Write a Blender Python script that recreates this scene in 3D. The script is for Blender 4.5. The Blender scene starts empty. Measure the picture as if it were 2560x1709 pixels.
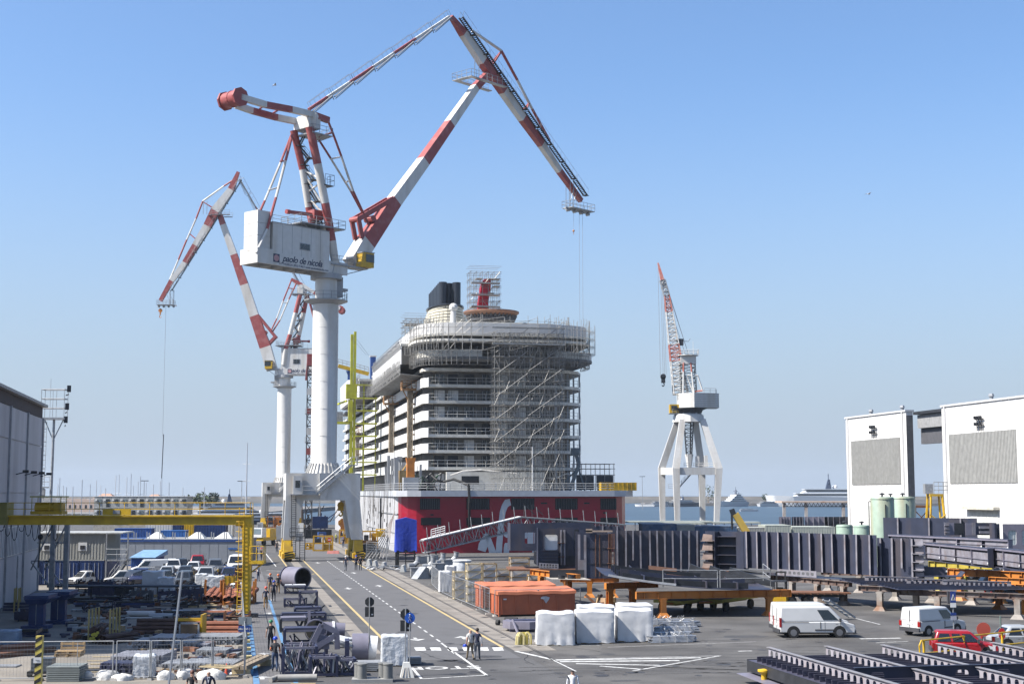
import bpy,bmesh,math,random
from math import sin,cos,tan,pi,radians,sqrt,atan2,hypot
from mathutils import Vector,Matrix
V=Vector
sc=bpy.context.scene
rnd=random.Random(7)
# ------------------------------------------------------------------ camera
FPX,HOR,CAMH=3555.0,1232.0,9.4 # focal length in photo pixels, horizon row, eye height
PITCH=math.atan((HOR-854.5)/FPX)
cam_d=bpy.data.cameras.new('camera')
cam_d.sensor_width=36.0
cam_d.lens=36.0*FPX/2560.0
cam_d.clip_start=0.5
cam_d.clip_end=30000
cam=bpy.data.objects.new('camera',cam_d)
sc.collection.objects.link(cam)
cam.location=(0,0,CAMH)
cam.rotation_euler=(pi/2+PITCH,0,0)
sc.camera=cam
# ------------------------------------------------------------------ sky and sun
SUN_EL,SUN_AZ=radians(47),radians(-106) # azimuth measured from +Y towards +X
world=bpy.data.worlds.new('World')
sc.world=world
world.use_nodes=True
wn=world.node_tree
wn.nodes.clear()
sky=wn.nodes.new('ShaderNodeTexSky')
sky.sky_type='NISHITA'
sky.sun_disc=False
sky.sun_elevation=SUN_EL
sky.sun_rotation=SUN_AZ
sky.altitude=0
sky.air_density=1.0
sky.dust_density=1.5
sky.ozone_density=8.0
bg=wn.nodes.new('ShaderNodeBackground')
bg.inputs['Strength'].default_value=0.099
wo=wn.nodes.new('ShaderNodeOutputWorld')
tint=wn.nodes.new('ShaderNodeMix');tint.data_type='RGBA';tint.blend_type='MULTIPLY';tint.inputs[0].default_value=1
tint.inputs[7].default_value=(1.02,1.0,.965,1)
wn.links.new(sky.outputs[0],tint.inputs[6]);
wtc=wn.nodes.new('ShaderNodeTexCoord');wsx=wn.nodes.new('ShaderNodeSeparateXYZ');wn.links.new(wtc.outputs['Generated'],wsx.inputs[0])
wmr=wn.nodes.new('ShaderNodeMapRange');wmr.interpolation_type='SMOOTHSTEP'
for i_,v_ in((1,-.02),(2,.3),(3,.97),(4,0)):wmr.inputs[i_].default_value=v_
wn.links.new(wsx.outputs[2],wmr.inputs[0]) # pale sea haze low in the sky, all round the horizon
air=wn.nodes.new('ShaderNodeMix');air.data_type='RGBA';air.inputs[7].default_value=(2.2,2.62,3.18,1)
wn.links.new(wmr.outputs[0],air.inputs[0]);wn.links.new(tint.outputs[2],air.inputs[6]);wn.links.new(air.outputs[2],bg.inputs[0])
wn.links.new(bg.outputs[0],wo.inputs[0])
sl=bpy.data.lights.new('sun','SUN')
sl.energy=5.0
sl.angle=radians(0.53)
sl.color=(1.0,0.955,0.89)
so=bpy.data.objects.new('sun',sl)
sc.collection.objects.link(so)
sdir=V((sin(SUN_AZ)*cos(SUN_EL),cos(SUN_AZ)*cos(SUN_EL),sin(SUN_EL)))
so.rotation_euler=sdir.to_track_quat('Z','Y').to_euler()
so.location=sdir*300
sc.view_settings.view_transform='Standard'
sc.view_settings.look='None'
sc.view_settings.exposure=1.15
sc.view_settings.gamma=1.0
sc.view_settings.use_curve_mapping=False
sc.cycles.max_bounces=5
sc.cycles.transparent_max_bounces=6
sc.cycles.volume_bounces=0

# ------------------------------------------------------------------ measuring: photo pixel -> place
def ray(px,py):
 x,y=(px-1280)/FPX,(854.5-py)/FPX
 return V((x,cos(PITCH)-y*sin(PITCH),sin(PITCH)+y*cos(PITCH)))
def G(px,py,z=0.0):
 r=ray(px,py);t=(z-CAMH)/r.z
 return V((r.x*t,r.y*t,z))
def D(px,py,Y):
 r=ray(px,py);t=Y/r.y
 return V((r.x*t,Y,CAMH+r.z*t))
def W(px,py,p0,d2): # point on the vertical plane through p0 along d2
 r=ray(px,py);nx,ny=-d2[1],d2[0]
 t=(p0[0]*nx+p0[1]*ny)/(r.x*nx+r.y*ny)
 return V((r.x*t,r.y*t,CAMH+r.z*t))
def Zof(py,Y): # height seen at row py at distance Y
 return D(1280,py,Y).z
AL=math.atan(688/FPX) # yaw of the road and quay grid
EV=V((cos(AL),sin(AL),0));DV=V((-sin(AL),cos(AL),0))

# ------------------------------------------------------------------ materials
MATS={}
def M(name,rgb=(.5,.5,.5),rough=.6,metal=0.0,var=.18,scale=1.5,dirt=None,damt=.35,dscale=.6,streak=False,bump=0.0,bscale=20,spec=.4,emit=0,alpha=1):
 if name in MATS:return MATS[name]
 m=bpy.data.materials.new(name);MATS[name]=m
 m.use_nodes=True
 nt=m.node_tree;b=nt.nodes['Principled BSDF']
 b.inputs['Roughness'].default_value=rough
 b.inputs['Metallic'].default_value=metal
 b.inputs['Specular IOR Level'].default_value=spec
 tc=nt.nodes.new('ShaderNodeNewGeometry')
 def noise(s,det=4,vec=None):
  n=nt.nodes.new('ShaderNodeTexNoise');n.inputs['Scale'].default_value=s;n.inputs['Detail'].default_value=det
  nt.links.new(vec or tc.outputs['Position'],n.inputs['Vector']);return n
 n1=noise(scale)
 mr=nt.nodes.new('ShaderNodeMapRange')
 mr.inputs[1].default_value=.3;mr.inputs[2].default_value=.7
 mr.inputs[3].default_value=1-var;mr.inputs[4].default_value=1+var
 nt.links.new(n1.outputs[0],mr.inputs[0])
 mul=nt.nodes.new('ShaderNodeMix');mul.data_type='RGBA';mul.blend_type='MULTIPLY';mul.inputs[0].default_value=1
 mul.inputs[6].default_value=(*[c*.72 for c in rgb],1)
 nt.links.new(mr.outputs[0],mul.inputs[7])
 out=mul.outputs[2]
 if dirt:
  vec=None
  if streak:
   mp=nt.nodes.new('ShaderNodeMapping');mp.inputs['Scale'].default_value=(1,1,.12)
   nt.links.new(tc.outputs['Position'],mp.inputs['Vector']);vec=mp.outputs[0]
  n2=noise(dscale,6,vec)
  r2=nt.nodes.new('ShaderNodeMapRange')
  r2.inputs[1].default_value=.48;r2.inputs[2].default_value=.72;r2.inputs[3].default_value=0;r2.inputs[4].default_value=damt
  nt.links.new(n2.outputs[0],r2.inputs[0])
  mx=nt.nodes.new('ShaderNodeMix');mx.data_type='RGBA'
  nt.links.new(r2.outputs[0],mx.inputs[0]);nt.links.new(out,mx.inputs[6]);mx.inputs[7].default_value=(*[c*.72 for c in dirt],1)
  out=mx.outputs[2]
 nt.links.new(out,b.inputs['Base Color'])
 if bump:
  n3=noise(bscale,5);bp=nt.nodes.new('ShaderNodeBump');bp.inputs['Strength'].default_value=bump;bp.inputs['Distance'].default_value=.1
  nt.links.new(n3.outputs[0],bp.inputs['Height']);nt.links.new(bp.outputs[0],b.inputs['Normal'])
 if emit:
  b.inputs['Emission Color'].default_value=(*rgb,1);b.inputs['Emission Strength'].default_value=emit
 if alpha<1:b.inputs['Alpha'].default_value=alpha
 return m
white=M('white_paint',(.66,.66,.64),.45,dirt=(.42,.38,.33),damt=.35,dscale=.25,streak=True,var=.05)
crane_white=M('crane_white',(.67,.66,.63),.45,dirt=(.45,.38,.29),damt=.6,dscale=.5,streak=True,var=.05)
crane_red=M('crane_red',(.33,.07,.065),.5,dirt=(.45,.2,.18),damt=.5,dscale=.8,var=.1)
crane_grey=M('crane_grey',(.36,.37,.38),.5,dirt=(.3,.27,.24),damt=.4,dscale=.4,streak=True,var=.08)
galv=M('galvanised_steel',(.36,.37,.38),.45,.35,var=.2,scale=3)
dark_steel=M('dark_steel',(.035,.037,.042),.5,.2,var=.3)
black=M('black_rubber',(.015,.015,.016),.7)
glass=M('dark_glass',(.012,.015,.018),.08,spec=.8,var=.05)
glass_light=M('pale_glass',(.16,.2,.21),.1,spec=.8,var=.2,scale=.8)
yellow=M('yellow_paint',(.62,.38,.015),.5,dirt=(.25,.15,.04),damt=.5,dscale=.9,var=.12)
lime=M('lime_paint',(.5,.5,.03),.5,dirt=(.3,.26,.06),damt=.5,dscale=.5,var=.12)
orange=M('orange_paint',(.56,.2,.03),.55,dirt=(.3,.12,.04),damt=.5,dscale=.9,var=.12)
rust=M('rusty_steel',(.19,.085,.045),.8,dirt=(.09,.045,.03),damt=.7,dscale=1.3,var=.3)
primer=M('primer_steel',(.036,.043,.075),.5,.1,dirt=(.10,.075,.06),damt=.6,dscale=.7,streak=True,var=.2,scale=.7)
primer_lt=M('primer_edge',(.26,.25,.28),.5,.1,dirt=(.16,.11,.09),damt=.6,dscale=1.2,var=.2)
primer_mauve=M('primer_mauve',(.21,.2,.25),.45,.05,dirt=(.2,.18,.22),damt=.4,dscale=1,var=.12)
navy=M('navy_primer',(.035,.04,.085),.5,.05,dirt=(.1,.09,.12),damt=.4,dscale=1.2,var=.25)
blue_paint=M('blue_paint',(.015,.07,.27),.5,dirt=(.04,.07,.16),damt=.5,dscale=.8,var=.15)
wood=M('raw_timber',(.42,.29,.15),.8,dirt=(.25,.15,.07),damt=.5,dscale=2,var=.25,scale=6)
pale_wood=M('pale_timber',(.58,.47,.28),.8,dirt=(.4,.3,.16),damt=.4,dscale=2,var=.2,scale=5)
wrap=M('white_sheeting',(.7,.7,.7),.4,var=.1,scale=1.2,bump=.22,bscale=1.3)
plastic=M('shrink_film',(.62,.64,.66),.25,var=.2,scale=2.5,bump=.6,bscale=4)
mark_white=M('road_white',(.62,.62,.6),.8,dirt=(.2,.2,.2),damt=.85,dscale=2.5,var=.1)
mark_yellow=M('road_yellow',(.55,.42,.19),.8,dirt=(.25,.21,.15),damt=.8,dscale=1.5,var=.1)
mark_blue=M('road_blue',(.1,.24,.42),.8,dirt=(.16,.2,.25),damt=.7,dscale=1.2,var=.15)
concrete=M('concrete',(.36,.34,.31),.85,dirt=(.2,.18,.16),damt=.6,dscale=.8,var=.2)

# ------------------------------------------------------------------ mesh builder
class MB:
 def __init__(s):s.v=[];s.f=[];s.m=[];s.mi=0;s.T=None
 def av(s,*ps):
  i=len(s.v)
  for p in ps:
   p=V(p)
   if s.T is not None:p=s.T@p
   s.v.append(p)
  return i
 def face(s,idx,mi=None):s.f.append(tuple(idx));s.m.append(s.mi if mi is None else mi)
 def quad(s,a,b,c,d,mi=None):
  i=s.av(a,b,c,d);s.face((i,i+1,i+2,i+3),mi);return s
 def poly(s,pts,mi=None):
  i=s.av(*pts);s.face(range(i,i+len(pts)),mi);return s
 def hexa(s,p,mi=None): # p: bottom 4 (ccw) then top 4
  i=s.av(*p)
  for q in((3,2,1,0),(4,5,6,7),(0,1,5,4),(1,2,6,5),(2,3,7,6),(3,0,4,7)):
   s.face([i+k for k in q],mi)
  return s
 def box(s,c,d,rz=0,mi=None): # centre, size
  x,y,z=d[0]/2,d[1]/2,d[2]/2;cr,sr=cos(rz),sin(rz)
  P=[]
  for zz in(-z,z):
   for xx,yy in((-x,-y),(x,-y),(x,y),(-x,y)):
    P.append((c[0]+xx*cr-yy*sr,c[1]+xx*sr+yy*cr,c[2]+zz))
  return s.hexa(P,mi)
 def bb(s,x0,x1,y0,y1,z0,z1,mi=None):
  return s.box(((x0+x1)/2,(y0+y1)/2,(z0+z1)/2),(abs(x1-x0),abs(y1-y0),abs(z1-z0)),0,mi)
 def bar(s,a,b,w,h=None,up=(0,0,1),mi=None,w2=None,h2=None):
  a,b=V(a),V(b);h=h or w;w2=w2 or w;h2=h2 or h
  t=(b-a)
  if t.length<1e-6:return s
  t.normalize();up=V(up)
  sd=t.cross(up)
  if sd.length<1e-3:sd=t.cross(V((1,0,0)))
  sd.normalize();u=sd.cross(t)
  P=[a+sd*x*w/2+u*y*h/2 for x,y in((-1,-1),(1,-1),(1,1),(-1,1))]
  P+=[b+sd*x*w2/2+u*y*h2/2 for x,y in((-1,-1),(1,-1),(1,1),(-1,1))]
  return s.hexa(P,mi)
 def tube(s,a,b,r,n=6,r2=None,mi=None,cap=True,hollow=False):
  a,b=V(a),V(b);r2=r if r2 is None else r2
  t=b-a
  if t.length<1e-6:return s
  t.normalize();u=t.cross(V((0,0,1)))
  if u.length<1e-3:u=V((1,0,0))
  u.normalize();w=t.cross(u)
  i=s.av(*[a+(u*cos(2*pi*k/n)+w*sin(2*pi*k/n))*r for k in range(n)],
    *[b+(u*cos(2*pi*k/n)+w*sin(2*pi*k/n))*r2 for k in range(n)])
  for k in range(n):s.face((i+(k+1)%n,i+k,i+n+k,i+n+(k+1)%n),mi)
  if cap and not hollow:
   s.face([i+k for k in range(n)],mi);s.face([i+n+k for k in reversed(range(n))],mi)
  if hollow:
   q=.9
   j=s.av(*[a+(u*cos(2*pi*k/n)+w*sin(2*pi*k/n))*r*q for k in range(n)],
     *[b+(u*cos(2*pi*k/n)+w*sin(2*pi*k/n))*r2*q for k in range(n)])
   for k in range(n):
    l=(k+1)%n
    s.face((j+k,j+l,j+n+l,j+n+k),mi)
    s.face((i+k,i+l,j+l,j+k),mi);s.face((i+n+l,i+n+k,j+n+k,j+n+l),mi)
  return s
 def path(s,pts,r,n=5,mi=None):
  for a,b in zip(pts,pts[1:]):s.tube(a,b,r,n,mi=mi)
  return s
 def lathe(s,prof,c=(0,0,0),n=16,mi=None,cap=True): # prof: (r, z)
  c=V(c);i=len(s.v)
  for r,z in prof:s.av(*[c+V((r*cos(2*pi*k/n),r*sin(2*pi*k/n),z))for k in range(n)])
  for j in range(len(prof)-1):
   for k in range(n):
    s.face((i+j*n+k,i+j*n+(k+1)%n,i+(j+1)*n+(k+1)%n,i+(j+1)*n+k),mi)
  if cap:
   s.face([i+k for k in reversed(range(n))],mi);s.face([i+(len(prof)-1)*n+k for k in range(n)],mi)
  return s
 def prism(s,pts,a,b,mi=None): # polygon pts (3-D, planar) pushed along vector a..b offset
  a,b=V(a),V(b);n=len(pts)
  i=s.av(*[V(p)+a for p in pts],*[V(p)+b for p in pts])
  s.face([i+k for k in range(n)],mi);s.face([i+n+k for k in reversed(range(n))],mi)
  for k in range(n):s.face((i+(k+1)%n,i+k,i+n+k,i+n+(k+1)%n),mi)
  return s
 def ball(s,c,r,n=8,m=6,sq=(1,1,1),mi=None,jit=0,rg=None):
  c=V(c);rg=rg or rnd
  rows=[]
  for j in range(m+1):
   th=pi*j/m;row=[]
   for k in range(n):
    f=1+(rg.uniform(-jit,jit)if jit else 0)
    row.append(c+V((r*sq[0]*f*sin(th)*cos(2*pi*k/n),r*sq[1]*f*sin(th)*sin(2*pi*k/n),r*sq[2]*f*cos(th))))
   rows.append(s.av(*row))
  for j in range(m):
   for k in range(n):
    l=(k+1)%n
    s.face((rows[j]+k,rows[j+1]+k,rows[j+1]+l,rows[j]+l),mi)
  return s
 def mesh(s,name,mats):
  me=bpy.data.meshes.new(name)
  me.from_pydata([tuple(p)for p in s.v],[],s.f)
  for m in mats:me.materials.append(m)
  me.polygons.foreach_set('material_index',s.m)
  bm=bmesh.new();bm.from_mesh(me);bmesh.ops.recalc_face_normals(bm,faces=bm.faces);bm.to_mesh(me);bm.free()
  return me
 def build(s,name,mats,parent=None,world=False,smooth=False,**kw):
  if not isinstance(mats,(list,tuple)):mats=[mats]
  if world and parent is not None:
   inv=parent.matrix_basis.inverted();s.v=[inv@p for p in s.v]
  me=s.mesh(name,mats)
  o=bpy.data.objects.new(name,me);sc.collection.objects.link(o)
  if parent is not None:o.parent=parent
  if smooth:
   me.polygons.foreach_set('use_smooth',[True]*len(me.polygons))
   if smooth!='all':
    try:me.set_sharp_from_angle(angle=radians(40))
    except Exception:pass
  for k,v in kw.items():o[k]=v
  return o

def tag(o,label=None,cat=None,group=None,kind=None):
 if label:o['label']=label
 if cat:o['category']=cat
 if group:o['group']=group
 if kind:o['kind']=kind
 return o
def thing(name,label,cat,loc=(0,0,0),rz=0.0,group=None):
 o=bpy.data.objects.new(name,None);sc.collection.objects.link(o)
 o.empty_display_size=.3
 o.location=loc;o.rotation_euler=(0,0,rz)
 o.matrix_basis=Matrix.Translation(V(loc))@Matrix.Rotation(rz,4,'Z')
 return tag(o,label,cat,group)
ORD='first second third fourth fifth sixth seventh eighth ninth tenth eleventh twelfth thirteenth fourteenth fifteenth sixteenth seventeenth eighteenth nineteenth twentieth'.split()+['twenty-'+w for w in 'first second third fourth fifth sixth'.split()]
def copy_tree(o,loc,rz=None,label=None,group=None,swap=None):
 def cp(a,par):
  c=a.copy();sc.collection.objects.link(c)
  if par is not None:c.parent=par
  if swap and a.type=='MESH':
   for i,sl_ in enumerate(a.material_slots):
    if sl_.material and sl_.material.name in swap:
     if c.data==a.data:c.data=a.data.copy()
     c.data.materials[i]=swap[sl_.material.name]
  for ch in a.children:cp(ch,c)
  return c
 r=cp(o,None)
 r.location=loc
 if rz is not None:r.rotation_euler=(0,0,rz)
 tag(r,label,None,group)
 return r
def inst(o,M4,parent=None,name=None): # copy of a single part sharing its mesh
 c=o.copy();sc.collection.objects.link(c);c.parent=parent or o.parent;c.matrix_basis=M4
 return c
def text_mesh(body,size,mat,name,parent,Mx,depth=.01,shear=0.0,spacing=1.0):
 cu=bpy.data.curves.new(name,'FONT');cu.body=body;cu.size=size;cu.extrude=depth;cu.shear=shear;cu.space_character=spacing;cu.offset=size*.018
 cu.align_x='CENTER';cu.align_y='CENTER';cu.resolution_u=3
 t=bpy.data.objects.new(name,cu);sc.collection.objects.link(t)
 dg=bpy.context.evaluated_depsgraph_get()
 me=bpy.data.meshes.new_from_object(t.evaluated_get(dg))
 bpy.data.objects.remove(t)
 me.transform(Mx);me.materials.clear();me.materials.append(mat);me.name=name
 o=bpy.data.objects.new(name,me);sc.collection.objects.link(o)
 if parent is not None:o.parent=parent
 return o
def frame(o,x,y,z): # matrix with given axes
 return Matrix(((x[0],y[0],z[0],o[0]),(x[1],y[1],z[1],o[1]),(x[2],y[2],z[2],o[2]),(0,0,0,1)))
def railing(mb,pts,h=1.1,r=.03,post=1.5,bars=2):
 for a,b in zip(pts,pts[1:]):
  a,b=V(a),V(b);n=max(1,int((b-a).length/post));up=V((0,0,1))
  for k in range(bars):mb.tube(a+up*h*(k+1)/bars,b+up*h*(k+1)/bars,r,4,cap=False)
  for k in range(n+1):
   p=a.lerp(b,k/n);mb.tube(p,p+up*h,r,4,cap=False)
def lattice(mb,a,b,w,h,n,r,up=(0,0,1),rb=None,mi=None,taper=1.0): # 4-chord truss
 a,b=V(a),V(b);t=(b-a).normalized();sd=t.cross(V(up)).normalized();u=sd.cross(t);rb=rb or r*.6
 def pt(f,x,y):
  k=1+(taper-1)*f
  return a.lerp(b,f)+sd*x*w/2*k+u*y*h/2*k
 cs=((-1,-1),(1,-1),(1,1),(-1,1))
 for x,y in cs:mb.tube(pt(0,x,y),pt(1,x,y),r,5,mi=mi)
 for i in range(n):
  for(x0,y0),(x1,y1)in zip(cs,cs[1:]+cs[:1]):
   f0,f1=i/n,(i+1)/n
   if i%2:f0,f1=f1,f0
   mb.tube(pt(f0,x0,y0),pt(f1,x1,y1),rb,4,mi=mi,cap=False)
   mb.tube(pt(i/n,x0,y0),pt(i/n,x1,y1),rb,4,mi=mi,cap=False)
 for(x0,y0),(x1,y1)in zip(cs,cs[1:]+cs[:1]):mb.tube(pt(1,x0,y0),pt(1,x1,y1),rb,4,mi=mi)

# ================================================================== ground, water, road
def uv(p):return V((p.x*EV.x+p.y*EV.y,p.x*DV.x+p.y*DV.y))
def R(u,v,z=0.0):return EV*u+DV*v+V((0,0,z))
asphalt=M('asphalt',(.095,.092,.09),.85,var=.28,scale=.22,dirt=(.055,.055,.058),damt=.7,dscale=.09,bump=.25,bscale=9)
road_m=M('road_asphalt',(.125,.123,.125),.85,var=.16,scale=.35,dirt=(.08,.078,.08),damt=.8,dscale=.35,bump=.15,bscale=12)
lot_m=M('lot_asphalt',(.1,.095,.089),.85,var=.3,scale=.16,dirt=(.055,.05,.048),damt=.9,dscale=.3,bump=.25,bscale=8)
yard_m=M('yard_concrete',(.24,.215,.18),.9,var=.16,scale=.3,dirt=(.16,.145,.13),damt=.7,dscale=.35,bump=.2,bscale=6)
track_m=M('track_concrete',(.25,.225,.195),.9,var=.2,scale=.8,dirt=(.14,.125,.11),damt=.7,dscale=.5)
walk_m=M('walkway_asphalt',(.15,.145,.145),.85,var=.15,scale=.5,dirt=(.1,.1,.1),damt=.6,dscale=.4)
water_m=M('sea_water',(.03,.055,.075),.35,var=.25,scale=.012,bump=.6,bscale=.35,spec=.5)
mb=MB();mb.bb(-420,420,30,432,-4,0)
tag(mb.build('ground',asphalt),kind='structure')
mb=MB();mb.bb(-5200,5200,420,5600,-3.2,-2)
tag(mb.build('water',water_m),kind='structure')
def strip(name,u0,u1,v0,v1,z,mat):
 mb=MB();n=max(1,int((v1-v0)/60))
 for i in range(n):
  a,b=v0+(v1-v0)*i/n,v0+(v1-v0)*(i+1)/n
  mb.quad(R(u0,a,z),R(u1,a,z),R(u1,b,z),R(u0,b,z))
 o=mb.build(name,mat);return tag(o,kind='structure')
uL,uR=uv(G(850,1491)).x,uv(G(1003,1471)).x # yellow edge lines of the road
uW0,uW1=uv(G(636,1660)).x,uv(G(693,1560)).x # blue edge lines of the walkway
vEnd=uv(G(900,1340)).y
strip('road',uL,uR,81.5,vEnd,.004,road_m)
strip('parking_lot',uv(G(1257,1617)).x+.5,120,52,uv(G(1600,1405)).y,.004,lot_m)
strip('yard',-75,uW0-.2,60,200,.004,yard_m)
strip('walkway',uW0-.2,uW1+.15,60,230,.004,walk_m)
for k,(a,b)in enumerate(((uL-1.9,uL-.9),(uR+.35,uR+2.9))):
 strip('crane_track',a,b,85,330,.008,track_m)
rail_m=M('rail_slot',(.05,.045,.04),.5,.5)
for a in(uL-2.6,uR+1.5):
 strip('crane_rail',a,a+.09,80,330,.012,rail_m);strip('crane_rail',a+.16,a+.22,80,330,.012,rail_m)
def mark(name,polys,mat,z=.012):
 mb=MB()
 for p in polys:mb.poly([V((q.x,q.y,z))for q in p])
 return tag(mb.build(name,mat),kind='structure')
def lineq(a,b,w):
 a,b=V((a.x,a.y,0)),V((b.x,b.y,0));t=(b-a).normalized();s=V((-t.y,t.x,0))*w/2
 return[a-s,b-s,b+s,a+s]
mark('yellow_line',[lineq(R(uL,84),R(uL,205),.2),lineq(R(uR,uv(G(1257,1617)).y),R(uR,205),.22),
 lineq(G(726,1428),G(696,1386),.2),lineq(G(786,1433),G(780,1434.5),.2)],mark_yellow)
mark('blue_line',[lineq(R(uW0,66),R(uW0,116),.3),lineq(R(uW1,66),R(uW1,130),.22)],mark_blue)
cl=[]
a,b=uv(G(817,1401)),uv(G(1100,1603))
vv=b.y
while vv<a.y:
 f=(vv-b.y)/(a.y-b.y);u=b.x+(a.x-b.x)*f
 cl.append(lineq(R(u,vv),R(u,vv+1.6),.13));vv+=3.1
zb=[]
for x0,x1 in((1038,1066),(1077,1104),(1119,1146),(1158,1185),(1196,1223),(1233,1260)):
 zb.append([G(x0+2,1626),G(x1,1625.5),G(x1-4,1617),G(x0-3,1617.5)])
wl=[lineq(G(1135,1629),G(1217,1687),.16),lineq(G(1217,1686.5),G(1054,1696),.16),lineq(G(1054,1696),G(1030,1668),.15),
 lineq(G(1103,1606),G(1137,1633),.13),
 lineq(G(1290,1627),G(1383,1648),.28),lineq(G(1383,1648),G(1802,1638),.13),lineq(G(1802,1638),G(1582,1676),.16),
 lineq(G(1390,1649),G(1752,1643),.4),lineq(G(1400,1653),G(1698,1650),.42),lineq(G(1440,1658),G(1650,1662),.3),lineq(G(1500,1664),G(1605,1672),.25),
 lineq(G(1383,1649),G(1440,1677),.1),lineq(G(1263,1614),G(1500,1612),.08),lineq(G(1520,1617),G(1890,1603),.08),
 lineq(G(1845,1627),G(1880,1626),.25),lineq(G(2150,1596),G(2252,1594),.35),lineq(G(2190,1606),G(2270,1602),.12),
 lineq(G(662,1380),G(690,1415),.15),lineq(G(665,1425),G(745,1429),.2),lineq(G(2200,1560),G(2140,1545),.12)]
def arrow(p,yaw,L,W_=.9):
 t=V((cos(yaw),sin(yaw),0));s=V((-t.y,t.x,0))
 return[[p+s*.11,p+t*L*.55+s*.11,p+t*L*.55-s*.11,p-s*.11],
   [p+t*L*.5+s*W_/2,p+t*L,p+t*L*.5-s*W_/2]]
yd=atan2(DV.y,DV.x)
ar=[]
for px,py,fl in((793,1405,1),(856,1404,0),(868,1468,1),(951,1466,0),(887,1433,0),(1036,1593,1),(1163,1597,0)):
 p=G(px,py);ar+=arrow(p,yd+(pi if fl else 0),2.6 if px<1000 else 2.0,.9 if px<1000 else 1.2)
for px,py in((674,1534),(672,1437),(660,1637),(656,1697),(676,1500)):ar+=arrow(G(px,py),yd,1.3,1.0)
mark('white_marking',cl+zb+wl+ar,mark_white)
p=G(1112,1668);Mx=frame((p.x,p.y,.012),-EV*1.22,-DV*1.35,V((0,0,1)))
o=text_mesh('STOP',1.35,mark_white,'stop_lettering',None,Mx,.001);tag(o,kind='structure')
# drain covers, patches and stains on the asphalt
patch_m=M('asphalt_patch',(.06,.06,.063),.9,var=.2,scale=1.2)
mb=MB()
for px,py,w,h in((1205,1640,3.2,.8),(1560,1700,2.2,.5),(1860,1590,4,1.2),(1990,1655,5,.6),(1700,1600,3,.7),(1520,1634,1.1,.6),(1430,1690,1.6,.5)):
 c=G(px,py,.0085);n=9
 mb.poly([c+EV*w*cos(2*pi*k/n)*rnd.uniform(.6,1)/2+DV*h*sin(2*pi*k/n)*rnd.uniform(.6,1)for k in range(n)])
tag(mb.build('asphalt_patch',patch_m),kind='structure')
rs_=random.Random(90)
stain_m=M('oil_stain',(.045,.042,.04),.55,var=.3,scale=2);track2=M('tyre_track',(.085,.083,.083),.9,var=.15,scale=3);crack_m=M('sealed_crack',(.03,.03,.032),.8)
mb,mt_,mc=MB(),MB(),MB()
for k in range(110):
 px,py=(rs_.uniform(1100,2300),rs_.uniform(1560,1700))if k%3 else(rs_.uniform(800,1250),rs_.uniform(1430,1690))
 c=G(px,py,.0095);r=rs_.uniform(.08,.5);n=9;mb.poly([c+V((cos(2*pi*q/n)*r*rs_.uniform(.6,1.2),sin(2*pi*q/n)*r*rs_.uniform(.6,1.3),0))for q in range(n)])
for k in range(16):
 a=G(rs_.uniform(1250,2000),rs_.uniform(1600,1690),.0105);yw=rs_.uniform(-.4,.5)+(0 if k%2 else yd*.0);cu_=rs_.uniform(-.05,.05)
 for s in(0,1.55):
  q=a+V((0,s,0));h=yw
  for i in range(12):
   e=q+V((cos(h),sin(h),0))*1.0;nn=V((-sin(h),cos(h),0))*.1;h2=h+cu_;n2=V((-sin(h2),cos(h2),0))*.1;mt_.quad(q-nn,e-n2,e+n2,q+nn);q,h=e,h2
for k in range(18):
 q=G(rs_.uniform(830,2100),rs_.uniform(1500,1690),.0113);h=rs_.choice((AL,yd))+rs_.uniform(-.3,.3)
 for i in range(14):
  h+=rs_.uniform(-.25,.25);e=q+V((cos(h),sin(h),0))*.55;nn=V((-sin(h),cos(h),0))*.022;mc.quad(q-nn,e-nn,e+nn,q+nn);q=e
for nm_,b_,m_ in(('oil_stain',mb,stain_m),('tyre_track',mt_,track2),('sealed_crack',mc,crack_m)):tag(b_.build(nm_,m_),kind='structure')
# ------------------------------------------------------------------ breakwater and far marina quay
stone=M('breakwater_stone',(.34,.31,.27),.9,var=.2,scale=.05,dirt=(.2,.19,.17),damt=.6,dscale=.03)
mb=MB();mb.bb(-900,1700,1640,1652,-3,5.6);mb.bb(-900,1700,1630,1640,-3,2.5)
tag(mb.build('breakwater',stone),kind='structure')
quay_m=M('far_quay',(.2,.19,.18),.9,var=.2,scale=.1)
mb=MB();mb.bb(120,640,1290,1330,-3,.6);mb.bb(-700,-120,640,1000,-3,.3)
tag(mb.build('marina_quay',quay_m),kind='structure')

# ================================================================== white hall on the right
clad=M('white_cladding',(.78,.77,.75),.5,dirt=(.6,.57,.52),damt=.35,dscale=.12,streak=True,var=.04)
ribm=M('grey_ribbed_sheet',(.34,.34,.325),.6,var=.12,scale=1.2,dirt=(.25,.245,.23),damt=.35,dscale=1.1,streak=True)
shade_in=M('dark_interior',(.03,.03,.035),.8)
hall0=D(2119,1232,300);hall0.z=0
hd=-DV
HH=W(2112,1047,hall0,hd).z
root=thing('assembly_hall','large white clad hall with an open bay and two grey ribbed panels','building',hall0,AL)
def hb(t0,t1,d0,d1,z0,z1): # along facade toward the camera, depth to the right
 mb=MB();P=[]
 for z in(z0,z1):
  for t,d in((t0,d0),(t1,d0),(t1,d1),(t0,d1)):P.append(hall0+hd*t+EV*d+V((0,0,z)))
 mb.hexa(P);return mb
tA,tB,tC=27.5,41.7,84.0
hb(0,tA,0,1.4,0,HH).build('front_block',clad,root,world=True)
hb(tB,tC,0,1.4,0,HH).build('front_block',clad,root,world=True)
hb(tA,tB,1.5,16,HH-.6,HH-.05).build('bay_roof',dark_steel,root,world=True)
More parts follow.
